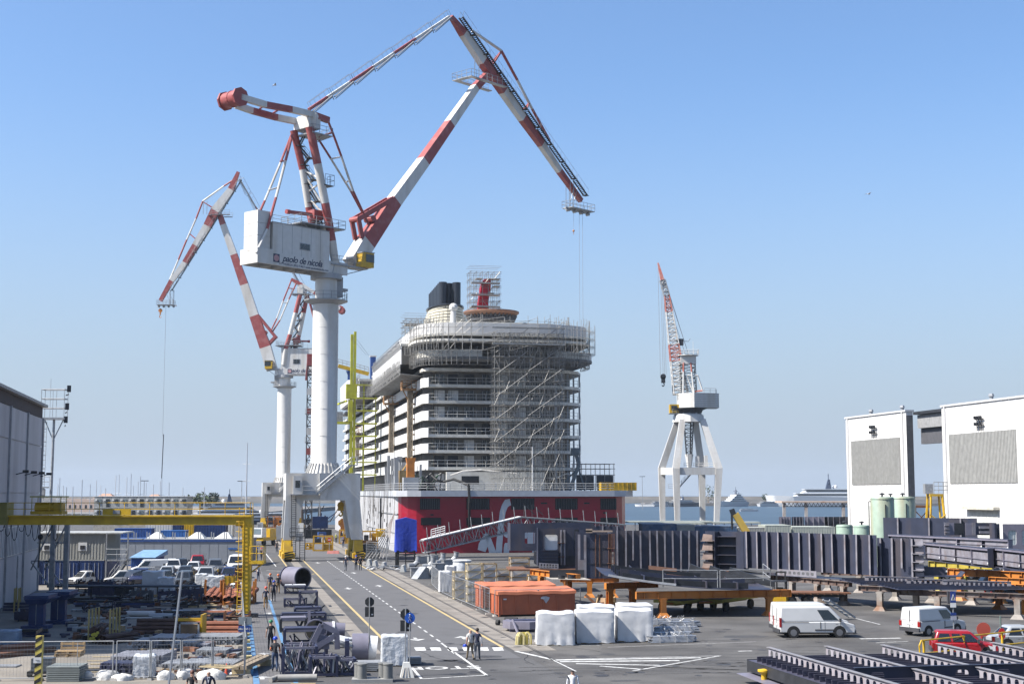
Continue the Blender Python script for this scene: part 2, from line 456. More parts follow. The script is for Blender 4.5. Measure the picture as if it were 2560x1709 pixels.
hb(tA+.02,tB-.02,3,4,HH-6.2,HH-.7).build('overhead_door',M('bay_door',(.1,.1,.11),.6),root,world=True)
hb(tA,tA+.03,0.02,1.4,0,HH-.7).build('bay_side',M('bay_side_shade',(.12,.12,.125),.7),root,world=True)  # shade on the white jamb, put in as a thin dark sheet
m=hb(tA+.3,tB,2.2,2.9,HH-3.2,HH-.7);m.build('bay_gantry',M('bay_girder',(.3,.3,.3),.6),root,world=True)
for t0,t1 in((0,tA),(tB,tC)):
 hb(t0-.2,t1+.2,-.25,1.6,HH,HH+.35).build('roof_edge',M('roof_trim',(.6,.6,.6),.5),root,world=True)
 for k in range(int((t1-t0)/2.3)+1):
  hb(t0+k*2.3,t0+k*2.3+.07,-.06,0,0,HH).build('wall_seam',clad,root,world=True)
for(x0,x1,y0,y1)in((2130,2252,1092,1211),(2375,2543,1072,1208)):
 a,b=W(x0,1150,hall0,hd),W(x1,1150,hall0,hd)
 t0,t1=(a-hall0).dot(hd),(b-hall0).dot(hd)
 zb_,zt=W(x0,y1,hall0,hd).z,W(x1,(y0),hall0,hd).z
 hb(t0,t1,-.12,0,zb_,zt).build('ribbed_panel',ribm,root,world=True)
 n=int((t1-t0)/.45);mm=MB()
 for k in range(n):
  t=t0+(k+.5)*(t1-t0)/n
  q=hb(t-.06,t+.06,-.2,-.12,zb_,zt);i=len(mm.v);mm.v+=q.v;mm.f+=[tuple(i+j for j in f)for f in q.f];mm.m+=q.m
 o=mm.build('panel_rib',ribm,root,world=True);o['kind']='stuff'
 tm=(t0+t1)/2
 mm=MB()
 c=hall0+hd*tm+V((0,0,zt+.2))-EV*.3
 for k in(-1,0,1):
  q=c+hd*k*.8
  mm.bar(q,q+V((0,0,2.4)),.12);mm.box(q+V((0,0,2.3))-EV*.3,(.5,.4,.5));mm.box(q+V((0,0,1.2))-EV*.3,(.5,.4,.5))
 mm.bar(c-hd*1.4+V((0,0,1.0)),c+hd*1.4+V((0,0,1.0)),.15);mm.bar(c-hd*1.4+V((0,0,2.0)),c+hd*1.4+V((0,0,2.0)),.15)
 mm.build('floodlight_rack',dark_steel,root,world=True)
hb(tB+8,tB+19,-1.2,0,6.6,7.1).build('door_canopy',M('canopy_cream',(.6,.57,.48),.6),root,world=True)
hb(tB+9,tB+18.5,-.06,0,0,6.5).build('sliding_door',M('door_pale',(.62,.63,.6),.5),root,world=True)
hb(9,13.5,-.06,0,0,6.9).build('sliding_door',MATS['door_pale'],root,world=True)
for t in(1.2,tA-1.3,tB+1.3):
 m=MB();q=hall0+hd*t-EV*.25;m.tube(q,q+V((0,0,HH)),.12,6);m.build('downpipe',clad,root,world=True)
for t in(8,22,tB+14,tB+26):
 m=MB();m.lathe([(.35,0),(.35,.7),(.55,.75),(.4,1.2)],hall0+hd*t+EV*2+V((0,0,HH+.35)),8);m.build('roof_vent',galv,root,world=True)

# ================================================================== grey hall on the left
c0=D(100,1232,139);c0.z=0
HL=W(110,1013,c0,-DV).z
wallm=M('lilac_cladding',(.58,.555,.57),.6,var=.05,scale=.5,dirt=(.2,.17,.18),damt=.5,dscale=.2,streak=True)
clearm=M('clear_sheeting',(.8,.78,.74),.3,var=.3,scale=1.2)
root=thing('workshop_hall','tall grey workshop hall with ribbed translucent window band on left edge','building',c0,AL)
def lb(t0,t1,d0,d1,z0,z1):
 mb=MB();P=[]
 for z in(z0,z1):
  for t,d in((t0,d0),(t1,d0),(t1,d1),(t0,d1)):P.append(c0-DV*t-EV*d+V((0,0,z)))
 mb.hexa(P);return mb
LB=58
lb(0,LB,.1,40,0,HL-.9).build('wall',wallm,root,world=True)
lb(-.3,LB,-.45,40,HL-.25,HL).build('roof',M('roof_sheet',(.4,.39,.37),.6),root,world=True)
lb(-.05,LB,.02,.2,HL-1.3,HL-.25).build('fascia',M('brown_fascia',(.07,.05,.048),.8),root,world=True)
zs=(0.02,4.05,6.6,9.4,13.9,HL-1.32)
for i in range(6):
 for j in range(5):
  t0,t1=i*10.2+.15,min(LB,i*10.2+10.05)
  if t0>=LB-1:continue
  o=lb(t0,t1,.0,.12,zs[j]+.05,zs[j+1]-.05).build('cladding_panel',clearm if j==1 else wallm,root,world=True)
  if j==1:
   m=MB()
   for k in range(12):
    tt=t0+(k+.5)*(t1-t0)/12;q=lb(tt-.05,tt+.05,-.06,0,zs[1]+.1,zs[2]-.1);b0=len(m.v);m.v+=q.v;m.f+=[tuple(b0+x for x in f)for f in q.f];m.m+=q.m
   m.build('rib',wallm,root,world=True)
 lb(i*10.2-.12,i*10.2+.12,-.16,.0,0,HL-1.3).build('pilaster',M('pilaster_grey',(.4,.39,.4),.6),root,world=True)
for i in(1,2):
 p=c0-DV*(i*10.2+5)+EV*.3
 m=MB();m.tube(p+V((0,0,0)),p+V((0,0,4)),.07,6);m.build('downpipe',galv,root,world=True)
for i in range(4):
 p=c0-DV*(i*5.2+1)+EV*.1+V((0,0,11))
 m=MB();m.bar(p,p+EV*.7+V((0,0,.2)),.08);m.box(p+EV*.8+V((0,0,.25)),(.5,.35,.25),AL);m.build('wall_lamp',dark_steel,root,world=True)

# floodlight mast behind the hall
p=D(126,1232,152);p.z=0
root=thing('floodlight_mast','grey steel floodlight mast with caged ladder and railed platform','light mast',p);root.scale=(.5,.5,1)
m=MB();m.tube((0,0,0),(.25,0,17.2),.36,10,.26);m.build('mast',galv,root,smooth=True)
m=MB();m.box((.25,0,17.3),(5.0,2.4,.22))
for s in(-1,1):m.bar((.2,0,15),(.25+s*2.0,0,17.2),.15)
m.build('platform',galv,root)
m=MB();railing(m,[(-2.2,-1.2,17.4),(2.7,-1.2,17.4),(2.7,1.2,17.4),(-2.2,1.2,17.4),(-2.2,-1.2,17.4)],3.0,.05,2.4,3);m.tube((-.7,0,17.4),(-.7,0,21.6),.04,4);m.build('railing',galv,root)
for(dx,dz)in((3.3,20.5),(3.0,18.6),(2.8,17.2)):
 m=MB();m.box((dx,-.2,dz),(.8,.5,.7),.4);m.bar((dx,-.2,dz-.6),(2.6,0,dz-.7),.12);m.build('floodlight',dark_steel,root)
m=MB()
for x in(-.95,-.45):m.tube((x-.9,-.3,4),(x-.7,-.3,17),.05,4)
for k in range(26):m.tube((-1.8,-.3,4.4+k*.5),(-1.25,-.3,4.4+k*.5),.03,4)
for k in range(9):m.path([(-1.9,-.3,5+k*1.4),(-2.3,-.9,5+k*1.4),(-1.6,-1.3,5+k*1.4),(-1.2,-.3,5+k*1.4)],.03,4)
m.build('caged_ladder',galv,root)
m=MB();m.box((-1.2,0,10),(1.4,1.2,.12));railing(m,[(-1.9,-.6,10.06),(-1.9,.6,10.06),(-.5,.6,10.06)],1.1,.04,.7);m.box((-1.5,-.2,9.4),(.8,.6,.9));m.build('lower_platform',galv,root)

# ================================================================== level luffing portal cranes
def beam(mb,st,up_s,mi_list): # st: list of (centre, in-plane depth, width); up_s: sideways unit vector
 sec=[]
 for k,(c,h,w)in enumerate(st):
  a=st[max(0,k-1)][0];b=st[min(len(st)-1,k+1)][0]
  t=(b-a).normalized();n=t.cross(up_s).normalized()
  sec.append([c+n*h/2*y+up_s*w/2*x for x,y in((-1,-1),(1,-1),(1,1),(-1,1))])
 for k in range(len(sec)-1):mb.hexa(sec[k]+sec[k+1],mi_list[k])
RW=[crane_red,crane_white]
def rod(mb,pts,r,cols,n=6):
 for(a,b),c in zip(zip(pts,pts[1:]),cols):mb.tube(a,b,r,n,mi=c)

def portal_crane(spec):
 C0=D(spec['pillar'][0],1232,spec['pillar'][1]);C0.z=0
 j=V((cos(spec['yaw']),sin(spec['yaw']),0));side=V((j.y,-j.x,0))
 if side.y>0:side=-side # +side faces the camera
 def K(px,py,s=0.0):
  return W(px,py,C0+side*s,j)
 def J(r,s,z):return C0+j*r+side*s+V((0,0,z))
 def rs(p):return(p-C0).dot(j)
 root=thing('portal_crane',spec['label'],'crane',C0,0,'level luffing cranes on the quay')
 def B(m,name,mats,**kw):return m.build(name,mats,root,world=True,**kw)
 # ---- portal, aligned with the rails
 def Q(a,b,z):return C0+EV*a+DV*b+V((0,0,z)) # b: along the rails
 zt,zb_=12.2,8.4
 u0,u1,hv=-5.5,4.9,5.0
 m=MB()
 m.hexa([Q(u0,-hv,zb_),Q(u1,-hv,zb_),Q(u1,-hv+1.2,zb_),Q(u0,-hv+1.2,zb_),Q(u0,-hv,zt),Q(u1,-hv,zt),Q(u1,-hv+1.2,zt),Q(u0,-hv+1.2,zt)])
 m.hexa([Q(u0,hv-1.2,zb_),Q(u1,hv-1.2,zb_),Q(u1,hv,zb_),Q(u0,hv,zb_),Q(u0,hv-1.2,zt),Q(u1,hv-1.2,zt),Q(u1,hv,zt),Q(u0,hv,zt)])
 m.hexa([Q(u0,-hv+1.2,zb_),Q(u0+1.6,-hv+1.2,zb_),Q(u0+1.6,hv-1.2,zb_),Q(u0,hv-1.2,zb_),Q(u0,-hv+1.2,zt),Q(u0+1.6,-hv+1.2,zt),Q(u0+1.6,hv-1.2,zt),Q(u0,hv-1.2,zt)])
 m.hexa([Q(u1-1.6,-hv+1.2,zb_),Q(u1,-hv+1.2,zb_),Q(u1,hv-1.2,zb_),Q(u1-1.6,hv-1.2,zb_),Q(u1-1.6,-hv+1.2,zt),Q(u1,-hv+1.2,zt),Q(u1,hv-1.2,zt),Q(u1-1.6,hv-1.2,zt)])
 m.hexa([Q(-2.4,-hv+1.2,zb_+1),Q(2.4,-hv+1.2,zb_+1),Q(2.4,hv-1.2,zb_+1),Q(-2.4,hv-1.2,zb_+1),Q(-2.4,-hv+1.2,zt),Q(2.4,-hv+1.2,zt),Q(2.4,hv-1.2,zt),Q(-2.4,hv-1.2,zt)])
 B(m,'portal_beam',crane_white)
 m=MB();m.hexa([Q(-.75,-hv-.25,zb_),Q(-.05,-hv-.25,zb_),Q(-.05,-hv,zb_),Q(-.75,-hv,zb_),Q(-.9,-hv-.6,zt),Q(1.0,-hv-.6,zt),Q(1.0,-hv,zt),Q(-.9,-hv,zt)])
 B(m,'gusset',crane_white)
 for sx in(-1,1):
  for sv in(-1,1):
   vf=-hv if sv<0 else hv-1.3;m=MB()
   if sx<0:
    P=[Q(u0-.25,vf,2.9),Q(u0+1.3,vf,2.9),Q(u0+1.3,vf+1.3,2.9),Q(u0-.25,vf+1.3,2.9),Q(u0,vf,zb_-.01),Q(u0+2.5,vf,zb_-.01),Q(u0+2.5,vf+1.3,zb_-.01),Q(u0,vf+1.3,zb_-.01)]
    cx=u0+.45
   else:
    P=[Q(u1-1.15,vf,2.9),Q(u1+.5,vf,2.9),Q(u1+.5,vf+1.3,2.9),Q(u1-1.15,vf+1.3,2.9),Q(u1-2.15,vf,zb_-.01),Q(u1-.05,vf,zb_-.01),Q(u1-.05,vf+1.3,zb_-.01),Q(u1-2.15,vf+1.3,zb_-.01)]
    cx=u1-.2
   m.hexa(P);leg=B(m,'leg',crane_white)
   m=MB();
   m.hexa([Q(cx-.7,vf-.8,.9),Q(cx+.7,vf-.8,.9),Q(cx+.7,vf+2.1,.9),Q(cx-.7,vf+2.1,.9),Q(cx-.55,vf-.1,2.85),Q(cx+.55,vf-.1,2.85),Q(cx+.55,vf+1.4,2.85),Q(cx-.55,vf+1.4,2.85)])
   m.bar(Q(cx-.75,vf-2.0,.75),Q(cx-.75,vf+3.3,.75),.25,.7);m.bar(Q(cx+.75,vf-2.0,.75),Q(cx+.75,vf+3.3,.75),.25,.7)
   m.bar(Q(cx,vf-2.6,.8),Q(cx,vf-2.0,.8),1.2,.8)
   bo=B(m,'bogie',yellow)
   for k in range(4):
    m=MB();a=Q(cx-.5,vf-1.3+k*1.25,.42);m.tube(a,a+EV*1.0,.42,10);m.build('wheel',dark_steel,bo)
    bo.children[-1].data.transform(Matrix.Translation(-C0))
   m=MB()
   for k in range(3):m.bar(Q(cx-.6,vf-2.62,.5+k*.35),Q(cx+.6,vf-2.62,.7+k*.35),.03,.16)
   o=m.build('hazard_stripe',black,bo);o.data.transform(Matrix.Translation(-C0))
 # stair, lift cabin and ladder on the front
 m=MB();m.bb(-.1,1.2,-1.1,0,0,3.0);m.T=None
 fr=frame(Q(u0+.95,-hv-.05,9.25),EV,DV,V((0,0,1)))
 mm=MB();mm.T=fr;mm.bb(0,1.25,-1.1,0,0,2.55);mm.bb(.3,.95,-1.14,-1.1,.9,1.9,1);B(mm,'stair_cabin',[crane_white,glass])
 m=MB();m.bar(Q(u0+.6,-hv-.7,9.2),Q(u0+4.2,-hv-.7,9.2),1.3,.12)
 st=[Q(u0+4.2,-hv-.7,9.2),Q(u0+9.0,-hv-.7,13.3)]
 m.bar(st[0],st[1],.12,.35)
 m.bar(st[0]+DV*.9,st[1]+DV*.9,.12,.35)
 n=16
 for k in range(n):
  q=st[0].lerp(st[1],(k+.5)/n);m.box(q+DV*.45,(.3,.85,.05),AL)
 railing(m,[st[0],st[1]],1.1,.035,1.3);railing(m,[Q(u0+2.3,-hv-1.3,9.26),Q(u0+4.2,-hv-1.3,9.26)],1.1,.035,1.0)
 m.box(Q(u0+9.4,-hv-.2,13.3),(1.0,1.8,.12),AL);railing(m,[Q(u0+9.0,-hv-1.1,13.36),Q(u0+9.9,-hv-1.1,13.36),Q(u0+9.9,-hv+.7,13.36)],1.1,.035,.9)
 m.bar(Q(u0+9.5,-hv+.2,12.2),Q(u0+9.5,-hv+.2,13.3),.2)
 B(m,'stair',galv)
 m=MB()
 for a in(.9,1.5):m.tube(Q(u0+a,-hv-.35,.6),Q(u0+a-.1,-hv-.35,9.2),.05,5)
 for k in range(28):m.tube(Q(u0+.9,-hv-.35,.8+k*.3),Q(u0+1.45,-hv-.35,.8+k*.3),.03,4)
 m.box(Q(u0+1.6,-hv-.9,3.4),(2.0,1.2,.1),AL);railing(m,[Q(u0+.6,-hv-1.5,3.45),Q(u0+2.6,-hv-1.5,3.45),Q(u0+2.6,-hv-.3,3.45)],1.1,.035,.9)
 for a in(2.0,2.7):m.bar(Q(u0+a,-hv-1.3,.1),Q(u0+a,-hv-1.3,3.4),.1)
 for k in range(10):m.bar(Q(u0+2.0,-hv-1.3,.3+k*.32),Q(u0+2.7,-hv-1.3,.3+k*.32),.2,.04)
 B(m,'access_ladder',dark_steel)
 # ---- pillar
 zc=spec['collar'];zh=spec['house_z'][0]
 m=MB();m.lathe([(2.5,zt),(1.95,zt+1.3),(1.87,zt+1.4),(1.87,zc),(1.6,zc),(1.6,zh)],C0,28);B(m,'pillar',crane_white,smooth=True)
 m=MB()
 for k in range(28):
  a=2*pi*k/28;e=V((cos(a),sin(a),0))
  m.bar(C0+e*2.55+V((0,0,zt)),C0+e*1.97+V((0,0,zt+1.5)),.06,.25)
 B(m,'base_stiffener',crane_white)
 m=MB()
 for k in range(1,6):z=zt+1.4+(zc-zt-1.4)*k/6;m.lathe([(1.88,z),(1.895,z+.03),(1.88,z+.06)],C0,28,cap=False)
 B(m,'weld_seam',crane_white)
 m=MB();m.lathe([(1.87,zc-.5),(3.2,zc),(3.2,zc+.12),(1.6,zc+.12)],C0,20)
 pts=[C0+V((3.1*cos(2*pi*k/16),3.1*sin(2*pi*k/16),zc+.12))for k in range(17)]
 railing(m,pts,1.1,.035,1.5);B(m,'collar_platform',crane_grey)
 # ---- slewing base beam and machine house
 (zb0,zb1,zh1),(r0,r1),hw=spec['house_z'],spec['house_r'],spec.get('hw',1.95)
 def hx(ra,rb,sa,sb,za,zb2,mb=None):
  mb=mb or MB();return mb.hexa([J(ra,sa,za),J(rb,sa,za),J(rb,sb,za),J(ra,sb,za),J(ra,sa,zb2),J(rb,sa,zb2),J(rb,sb,zb2),J(ra,sb,zb2)])
 m=hx(r0,r0+.25,-hw,hw,zb0,zb1);hx(r0+.25,2.4,hw-.22,hw,zb0,zb1,m);hx(r0+.25,2.4,-hw,-hw+.22,zb0,zb1,m)
 hx(r0+.25,2.4,-hw+.22,hw-.22,zb0+.75,zb0+.9,m)
 B(m,'slewing_frame',crane_white)
 m=MB()
 for k in range(6):
  r=r0+1+k*(r1-r0)/6;m.bar(J(r,-hw+.25,zb0+.35),J(r,hw-.25,zb0+.35),.2,.6)
 B(m,'cross_member',crane_grey)
 hr0=spec['house_r0']
 B(hx(hr0,r1,-hw+.15,hw-.12,zb1,zh1),'machine_house',crane_white)
 m=hx(hr0-.05,r1+.05,-hw+.1,hw-.06,zh1,zh1+.12);B(m,'house_roof',crane_grey)
 m=MB()
 for k in range(1,6):
  r=hr0+(r1-hr0)*k/6;hx(r-.02,r+.02,hw-.13,hw-.1,zb1,zh1,m)
 B(m,'panel_seam',crane_grey)
 if spec.get('cw'):
  a,b=spec['cw'];m=MB();z1=spec['cw_z']
  for k in range(3):
   q0,q1=zb1+.35+(z1-zb1-.35)*k/3,zb1+.35+(z1-zb1-.35)*(k+1)/3-.04
   B(hx(a,b,-hw+.5,hw-.35,q0,q1),'counterweight_block',crane_white)
  B(hx(r0-.02,b+.3,-hw,hw,zb1+.01,zb1+.33),'counterweight_tray',crane_white)
 wr=spec['window'];zw=zb1+(zh1-zb1)*.22;hh=(zh1-zb1)*.24
 wi=B(hx(wr-.95,wr+.95,hw-.14,hw-.06,zw,zw+hh),'window_frame',galv)
 for q in(-.47,.4):
  o=hx(wr+q-.38,wr+q+.42,hw-.1,hw-.03,zw+.1,zw+hh-.1).build('pane',glass,wi);o.data.transform(Matrix.Translation(-C0))
 m=MB();rr=spec['house_r0']
 railing(m,[J(rr,hw-.2,zh1+.1),J(r1,hw-.2,zh1+.1),J(r1,-hw+.2,zh1+.1)],1.0,.03,2.2);B(m,'roof_railing',galv)
 # lettering on the frame: flat print, a plate with raised letters
 sg=spec['sgn']
 xj=j if sg>0 else-j
 rm=spec['sign_r'];ph=(zb1-zb0)
 Mx=frame(J(rm,hw+.012,zb0+ph*.6)-C0,xj,V((0,0,1)),side)
 o=text_mesh('paolo de nicola',ph*.72,M('sign_ink',(.035,.045,.09),.5),'sign_lettering',root,Mx,.006,.35,.92)
 Mx=frame(J(rm+.3*sg,hw+.012,zb0+ph*.17)-C0,xj,V((0,0,1)),side)
 text_mesh('CITTADELLA (PD) ITALY www.paolodenicola.com',ph*.24,MATS['sign_ink'],'sign_lettering',root,Mx,.006)
 q=rm-sg*spec.get('logo_d',4.4)
 m=hx(q-.55,q+.55,hw+.0,hw+.02,zb0+ph*.22,zb0+ph*.88);lo=B(m,'sign_emblem',MATS['sign_ink'])
 m=MB();c=J(q,hw+.02,zb0+ph*.55);m.tube(c,c+side*.02,ph*.26,14);o=m.build('emblem_disc',M('emblem_pink',(.5,.28,.28),.5),lo);o.data.transform(Matrix.Translation(-C0))
 # ---- work platform with cab
 m=MB();rp=spec['cab_r']
 for s in(-hw-.3,hw+.3):
  pass
 hx(r1+.2,rp,hw-1.6,hw+.25,zb1-.5,zb1-.3,m)
 hx(r1+.2,2.4,-hw,hw-1.6,zb1-.5,zb1-.3,m)
 m.bar(J(r1+1,hw-.4,zb0-.5),J(rp,hw-.4,zb1-.4),.12);m.bar(J(r1+.5,hw,zb0),J(r1+.9,hw,zb1-.3),.1)
 railing(m,[J(r1+.2,hw+.2,zb1-.3),J(rp-1.2,hw+.2,zb1-.3)],1.2,.035,1.2)
 railing(m,[J(2.5,hw-1.6,zb1-.3),J(rp,hw-1.6,zb1-.3)],1.2,.035,1.2)
 B(m,'side_platform',crane_grey)
 m=hx(rp-1.3,rp+.6,hw-.9,hw+.9,zb1-.25,zb1+1.9);cb=B(m,'driver_cab',yellow)
 o=hx(rp-1.0,rp+.63,hw-.7,hw+.93,zb1+.5,zb1+1.7).build('cab_glass',glass,cb);o.data.transform(Matrix.Translation(-C0))
 o=hx(rp-1.35,rp+.7,hw-.95,hw+.98,zb1+1.92,zb1+2.05).build('cab_roof',galv,cb);o.data.transform(Matrix.Translation(-C0))
 m=MB();q=J(1.9,0,zb0-1.6);m.box(q,(1.6,1.3,3.0),spec['yaw']);m.box(J(3.0,0,zb0-1.9),(1.4,1.2,.4),spec['yaw']);B(m,'slewing_motor',crane_grey)
 m=MB();m.lathe([(2.3,zb0-.7),(2.3,zb0+.05)],C0,24);B(m,'slewing_ring',crane_grey,smooth=True)
 # ---- boom and jib
 bst=[(K(*p),h,w)for p,h,w in spec['boom']]
 m=MB();beam(m,bst,side,spec['boom_c']);B(m,'boom',RW)
 k0,k1,k2=[K(*p)for p in spec['knee']]
 for s in(-.75,.75):
  m=MB();m.bar(k0+side*s,k1+side*s,.3,.75,side.cross(k1-k0));m.bar(k1+side*s,k2+side*s,.3,.75,side.cross(k2-k1));B(m,'knee_bracket',crane_red)
 m=MB();m.tube(k1-side*.95,k1+side*.95,.45,10);km=k0.lerp(k2,.5);m.tube(k1.lerp(km,.75)-side*.9,k1.lerp(km,.75)+side*.9,.5,8);B(m,'knee_pin',crane_red)
 jst=[(K(*p),h,w)for p,h,w in spec['jib']]
 m=MB();beam(m,jst,side,spec['jib_c']);B(m,'jib',RW)
 P=[K(*p)for p in spec['chord']];m=MB();rod(m,P,.24,spec['chord_c'],8);B(m,'jib_stay',RW)
 m=MB()
 for a,b in spec['posts']:
  a,b=K(*a),K(*b)
  for s in(-.45,.45):m.tube(a,b+side*s,.16,6)
 B(m,'stay_post',crane_red)
 # stairs with handrails along the outside of the jib
 ls=[K(*p,spec.get('lad_s',.7))for p in spec['ladder']];n=spec.get('flights',9);m=MB();mr_=MB()
 off=V((0,0,0))
 for k in range(n):
  a,b=ls[0].lerp(ls[1],k/n)+off,ls[0].lerp(ls[1],(k+.93)/n)+off
  for s in(-.4,.4):m.bar(a+side*s,b+side*s,.07,.3,side)
  for q in range(10):m.bar(a.lerp(b,(q+.5)/10)-side*.4,a.lerp(b,(q+.5)/10)+side*.4,.28,.05)
  m.box(b,(.9,.9,.08),spec['yaw'])
  up=V((0,0,1.1))+(j*.35 if spec['yaw']<2 else j*.35)
  for s in(-.42,.42):
   mr_.path([a+side*s,a+side*s+up,b+side*s+up,b+side*s],.03,4)
   for q in(.33,.66):mr_.tube(a.lerp(b,q)+side*s,a.lerp(b,q)+side*s+up,.025,4)
 B(m,'jib_stair',dark_steel);B(mr_,'stair_handrail',galv)
 # main tie bar with walkway
 a,b=[K(*p)for p in spec['tie']]
 m=MB();q=[a.lerp(b,f)for f in spec.get('tie_f',(0,.12,.27,.43,.58,.74,.88,1))]
 beam(m,[(x,.42,.42)for x in q],side,spec.get('tie_c',[0,1,0,1,0,1,1]));B(m,'tie_bar',RW)
 m=MB();dn=spec.get('walk_n',7);t=(b-a).normalized();nrm=t.cross(side);
 if nrm.z<0:nrm=-nrm
 wofs=side*.45
 for k in range(dn):
  p,e=a.lerp(b,(k+.03)/dn)+wofs,a.lerp(b,(k+.95)/dn)+wofs
  m.bar(p-nrm*.45,e-nrm*.1,.55,.1);m.bar(p-nrm*.75,e-nrm*.3,.1,.12);m.bar(e-nrm*.75,e,.1,.1)
  for s in(-.25,.25):m.path([p+side*s,p+side*s+nrm*1.0,e+side*s+nrm*1.15,e+side*s],.03,4)
  for f in(.25,.5,.75):m.tube(p.lerp(e,f),p.lerp(e,f)+nrm*1.05,.025,4)
 B(m,'tie_walkway',galv)
 # ---- A-frame
 for(leg,s,rr)in spec['aframe']:
  pts=[K(x,y,s)for x,y in leg];m=MB();rod(m,pts,rr,spec['aframe_c'],12);B(m,'mast_leg',RW,smooth=True)
 for(leg,s,rr,cc)in spec['stays']:
  pts=[K(x,y,s)for x,y in leg];m=MB();rod(m,pts,rr,cc,7);B(m,'stay',RW)
 A=[K(x,y,spec['aframe'][0][1])for x,y in spec['aframe'][0][0]];Bq=[K(x,y,spec['aframe'][1][1])for x,y in spec['aframe'][1][0]]
 def at(Pl,f):
  z=Pl[0].z+(Pl[-1].z-Pl[0].z)*f
  for p,q in zip(Pl,Pl[1:]):
   if min(p.z,q.z)-.01<=z<=max(p.z,q.z)+.01:return p.lerp(q,(z-p.z)/(q.z-p.z))
  return Pl[-1]
 m=MB()
 for f0,f1 in((.4,.62),(.62,.4)):m.tube(at(A,f0),at(Bq,f1),.14,6)
 for f in(.38,.66):m.tube(at(A,f),at(Bq,f),.16,6)
 B(m,'mast_brace',crane_white)
 m=MB()
 for k in range(10):
  f0,f1=.06+k*.085,.06+(k+1)*.085
  a,b=(at(A,f0).lerp(at(Bq,f0),.3),at(A,f1).lerp(at(Bq,f1),.75))if k%2 else(at(A,f0).lerp(at(Bq,f0),.75),at(A,f1).lerp(at(Bq,f1),.3))
  off=-side*.5
  m.bar(a+off,b+off,.08,.25);m.bar(a+off-side*.5,b+off-side*.5,.08,.25);m.box(b+off,(1.2,1.0,.08),spec['yaw']);railing(m,[a+off,b+off],.9,.025,1.0)
 q=at(Bq,.42)+j*.8;m.box(q,(1.7,1.5,.12),spec['yaw']);railing(m,[q+side*.8+j*-.8,q+side*.8+j*.9,q-side*.8+j*.9],1.6,.03,.8)
 B(m,'mast_stair',dark_steel)
 # platform around the mast and winch
 for(x0,x1,y,s0,s1)in spec['plats']:
  m=MB();a,b=K(x0,y,s0),K(x1,y,s0);r0_,r1_=rs(a),rs(b);z=a.z
  hx(r0_,r1_,s1,s0,z-.15,z,m)
  for r in(r0_+.3,r1_-.3,(r0_+r1_)/2):m.bar(J(r,s0,z-.2),J((r0_+r1_)/2,(s0+s1)/2,z-1.1),.1)
  railing(m,[J(r0_,s0,z),J(r1_,s0,z),J(r1_,s1,z),J(r0_,s1,z),J(r0_,s0,z)],1.15,.035,1.2)
  B(m,'mast_platform',galv)
 wb=spec['winch'];a,b=K(*wb[0]),K(*wb[1])
 m=MB();m.bar(a,b,.5,.45);m.tube(a-j*.1,a+(b-a).normalized()*.5,.35,8);m.box(b,(1.9,1.5,1.3),spec['yaw']);B(m,'winch_arm',crane_red)
 # ---- counter beam with drum
 for(pts,s0,cc)in spec['cbeam']:
  P=[K(x,y,s0)for x,y in pts];m=MB();beam(m,[(p,.85,.7)for p in P],side,cc);B(m,'counter_arm',RW)
 hd_=K(*spec['head']);m=MB();m.tube(hd_-side*1.9,hd_+side*1.9,.55,10);m.box(hd_-V((0,0,.9)),(2.2,3.4,1.7),spec['yaw']);m.bar(hd_+side*1.2+V((0,0,.4)),hd_+side*1.2-V((0,0,1.9)),1.3,1.2);B(m,'mast_head',crane_white)
 dr=K(*spec['drum']);R_=spec['drum_R'];L_=spec['drum_L']
 m=MB();m.tube(dr-side*L_,dr+side*L_,R_,16);B(m,'counterweight_drum',crane_red,smooth=True)
 m=MB()
 for s in(-L_-.15,L_-.15):m.tube(dr+side*s,dr+side*(s+.3),R_*1.22,8)
 m.tube(dr-side*.12,dr+side*.12,R_*1.06,16);B(m,'drum_flange',crane_red)
 m=MB()
 for(x0,y0),(x1,y1)in spec['cb_x']:m.tube(K(x0,y0,.9),K(x1,y1,-.9),.15,6)
 B(m,'counter_brace',crane_red)
 # ---- boom head platform
 x0,x1,y=spec['jplat'];a,b=K(x0,y,1.6),K(x1,y,1.6);m=MB()
 hx(rs(a),rs(b),1.3,2.2,a.z-.1,a.z,m);hx(rs(a),rs(b),-2.2,-1.3,a.z-.1,a.z,m);hx(rs(a)-.1,rs(a)+.9,-1.3,1.3,a.z-.12,a.z-.02,m)
 railing(m,[J(rs(a),2.2,a.z),J(rs(b),2.2,a.z)],1.15,.035,1.1);railing(m,[J(rs(b),-2.2,a.z),J(rs(a),-2.2,a.z),J(rs(a),2.2,a.z)],1.15,.035,1.1)
 for r in(rs(a)+1,rs(a)+2):m.bar(J(r,2.0,a.z),J(r,2.0,a.z+3.6),.12)
 B(m,'joint_platform',galv)
 # ---- tip platform, sheaves, ropes and hook
 tp=spec['tip'];a,b=K(tp[0],tp[2]),K(tp[1],tp[2]);m=MB()
 ra,rb=sorted((rs(a),rs(b)));hx(ra,rb,-1.2,1.2,a.z-.12,a.z,m)
 railing(m,[J(ra,1.2,a.z),J(rb,1.2,a.z),J(rb,-1.2,a.z),J(ra,-1.2,a.z),J(ra,1.2,a.z)],1.2,.035,.9)
 te=jst[-1][0]
 for r in(ra+.3,ra+1.2):m.bar(J(r,.5,a.z),J(r,.5,te.z+3.0),.1);m.bar(J(r,-.5,a.z),J(r,-.5,te.z+3.0),.1);m.bar(J(r,.5,a.z+1),J(r+1.1,.5,te.z+2.2),.08)
 B(m,'tip_platform',galv)
 m=MB()
 for k in range(4):
  q=J(ra+.2+k*(rb-ra)/3.4,0,a.z-.45);m.tube(q-side*.3,q+side*.3,.3,8)
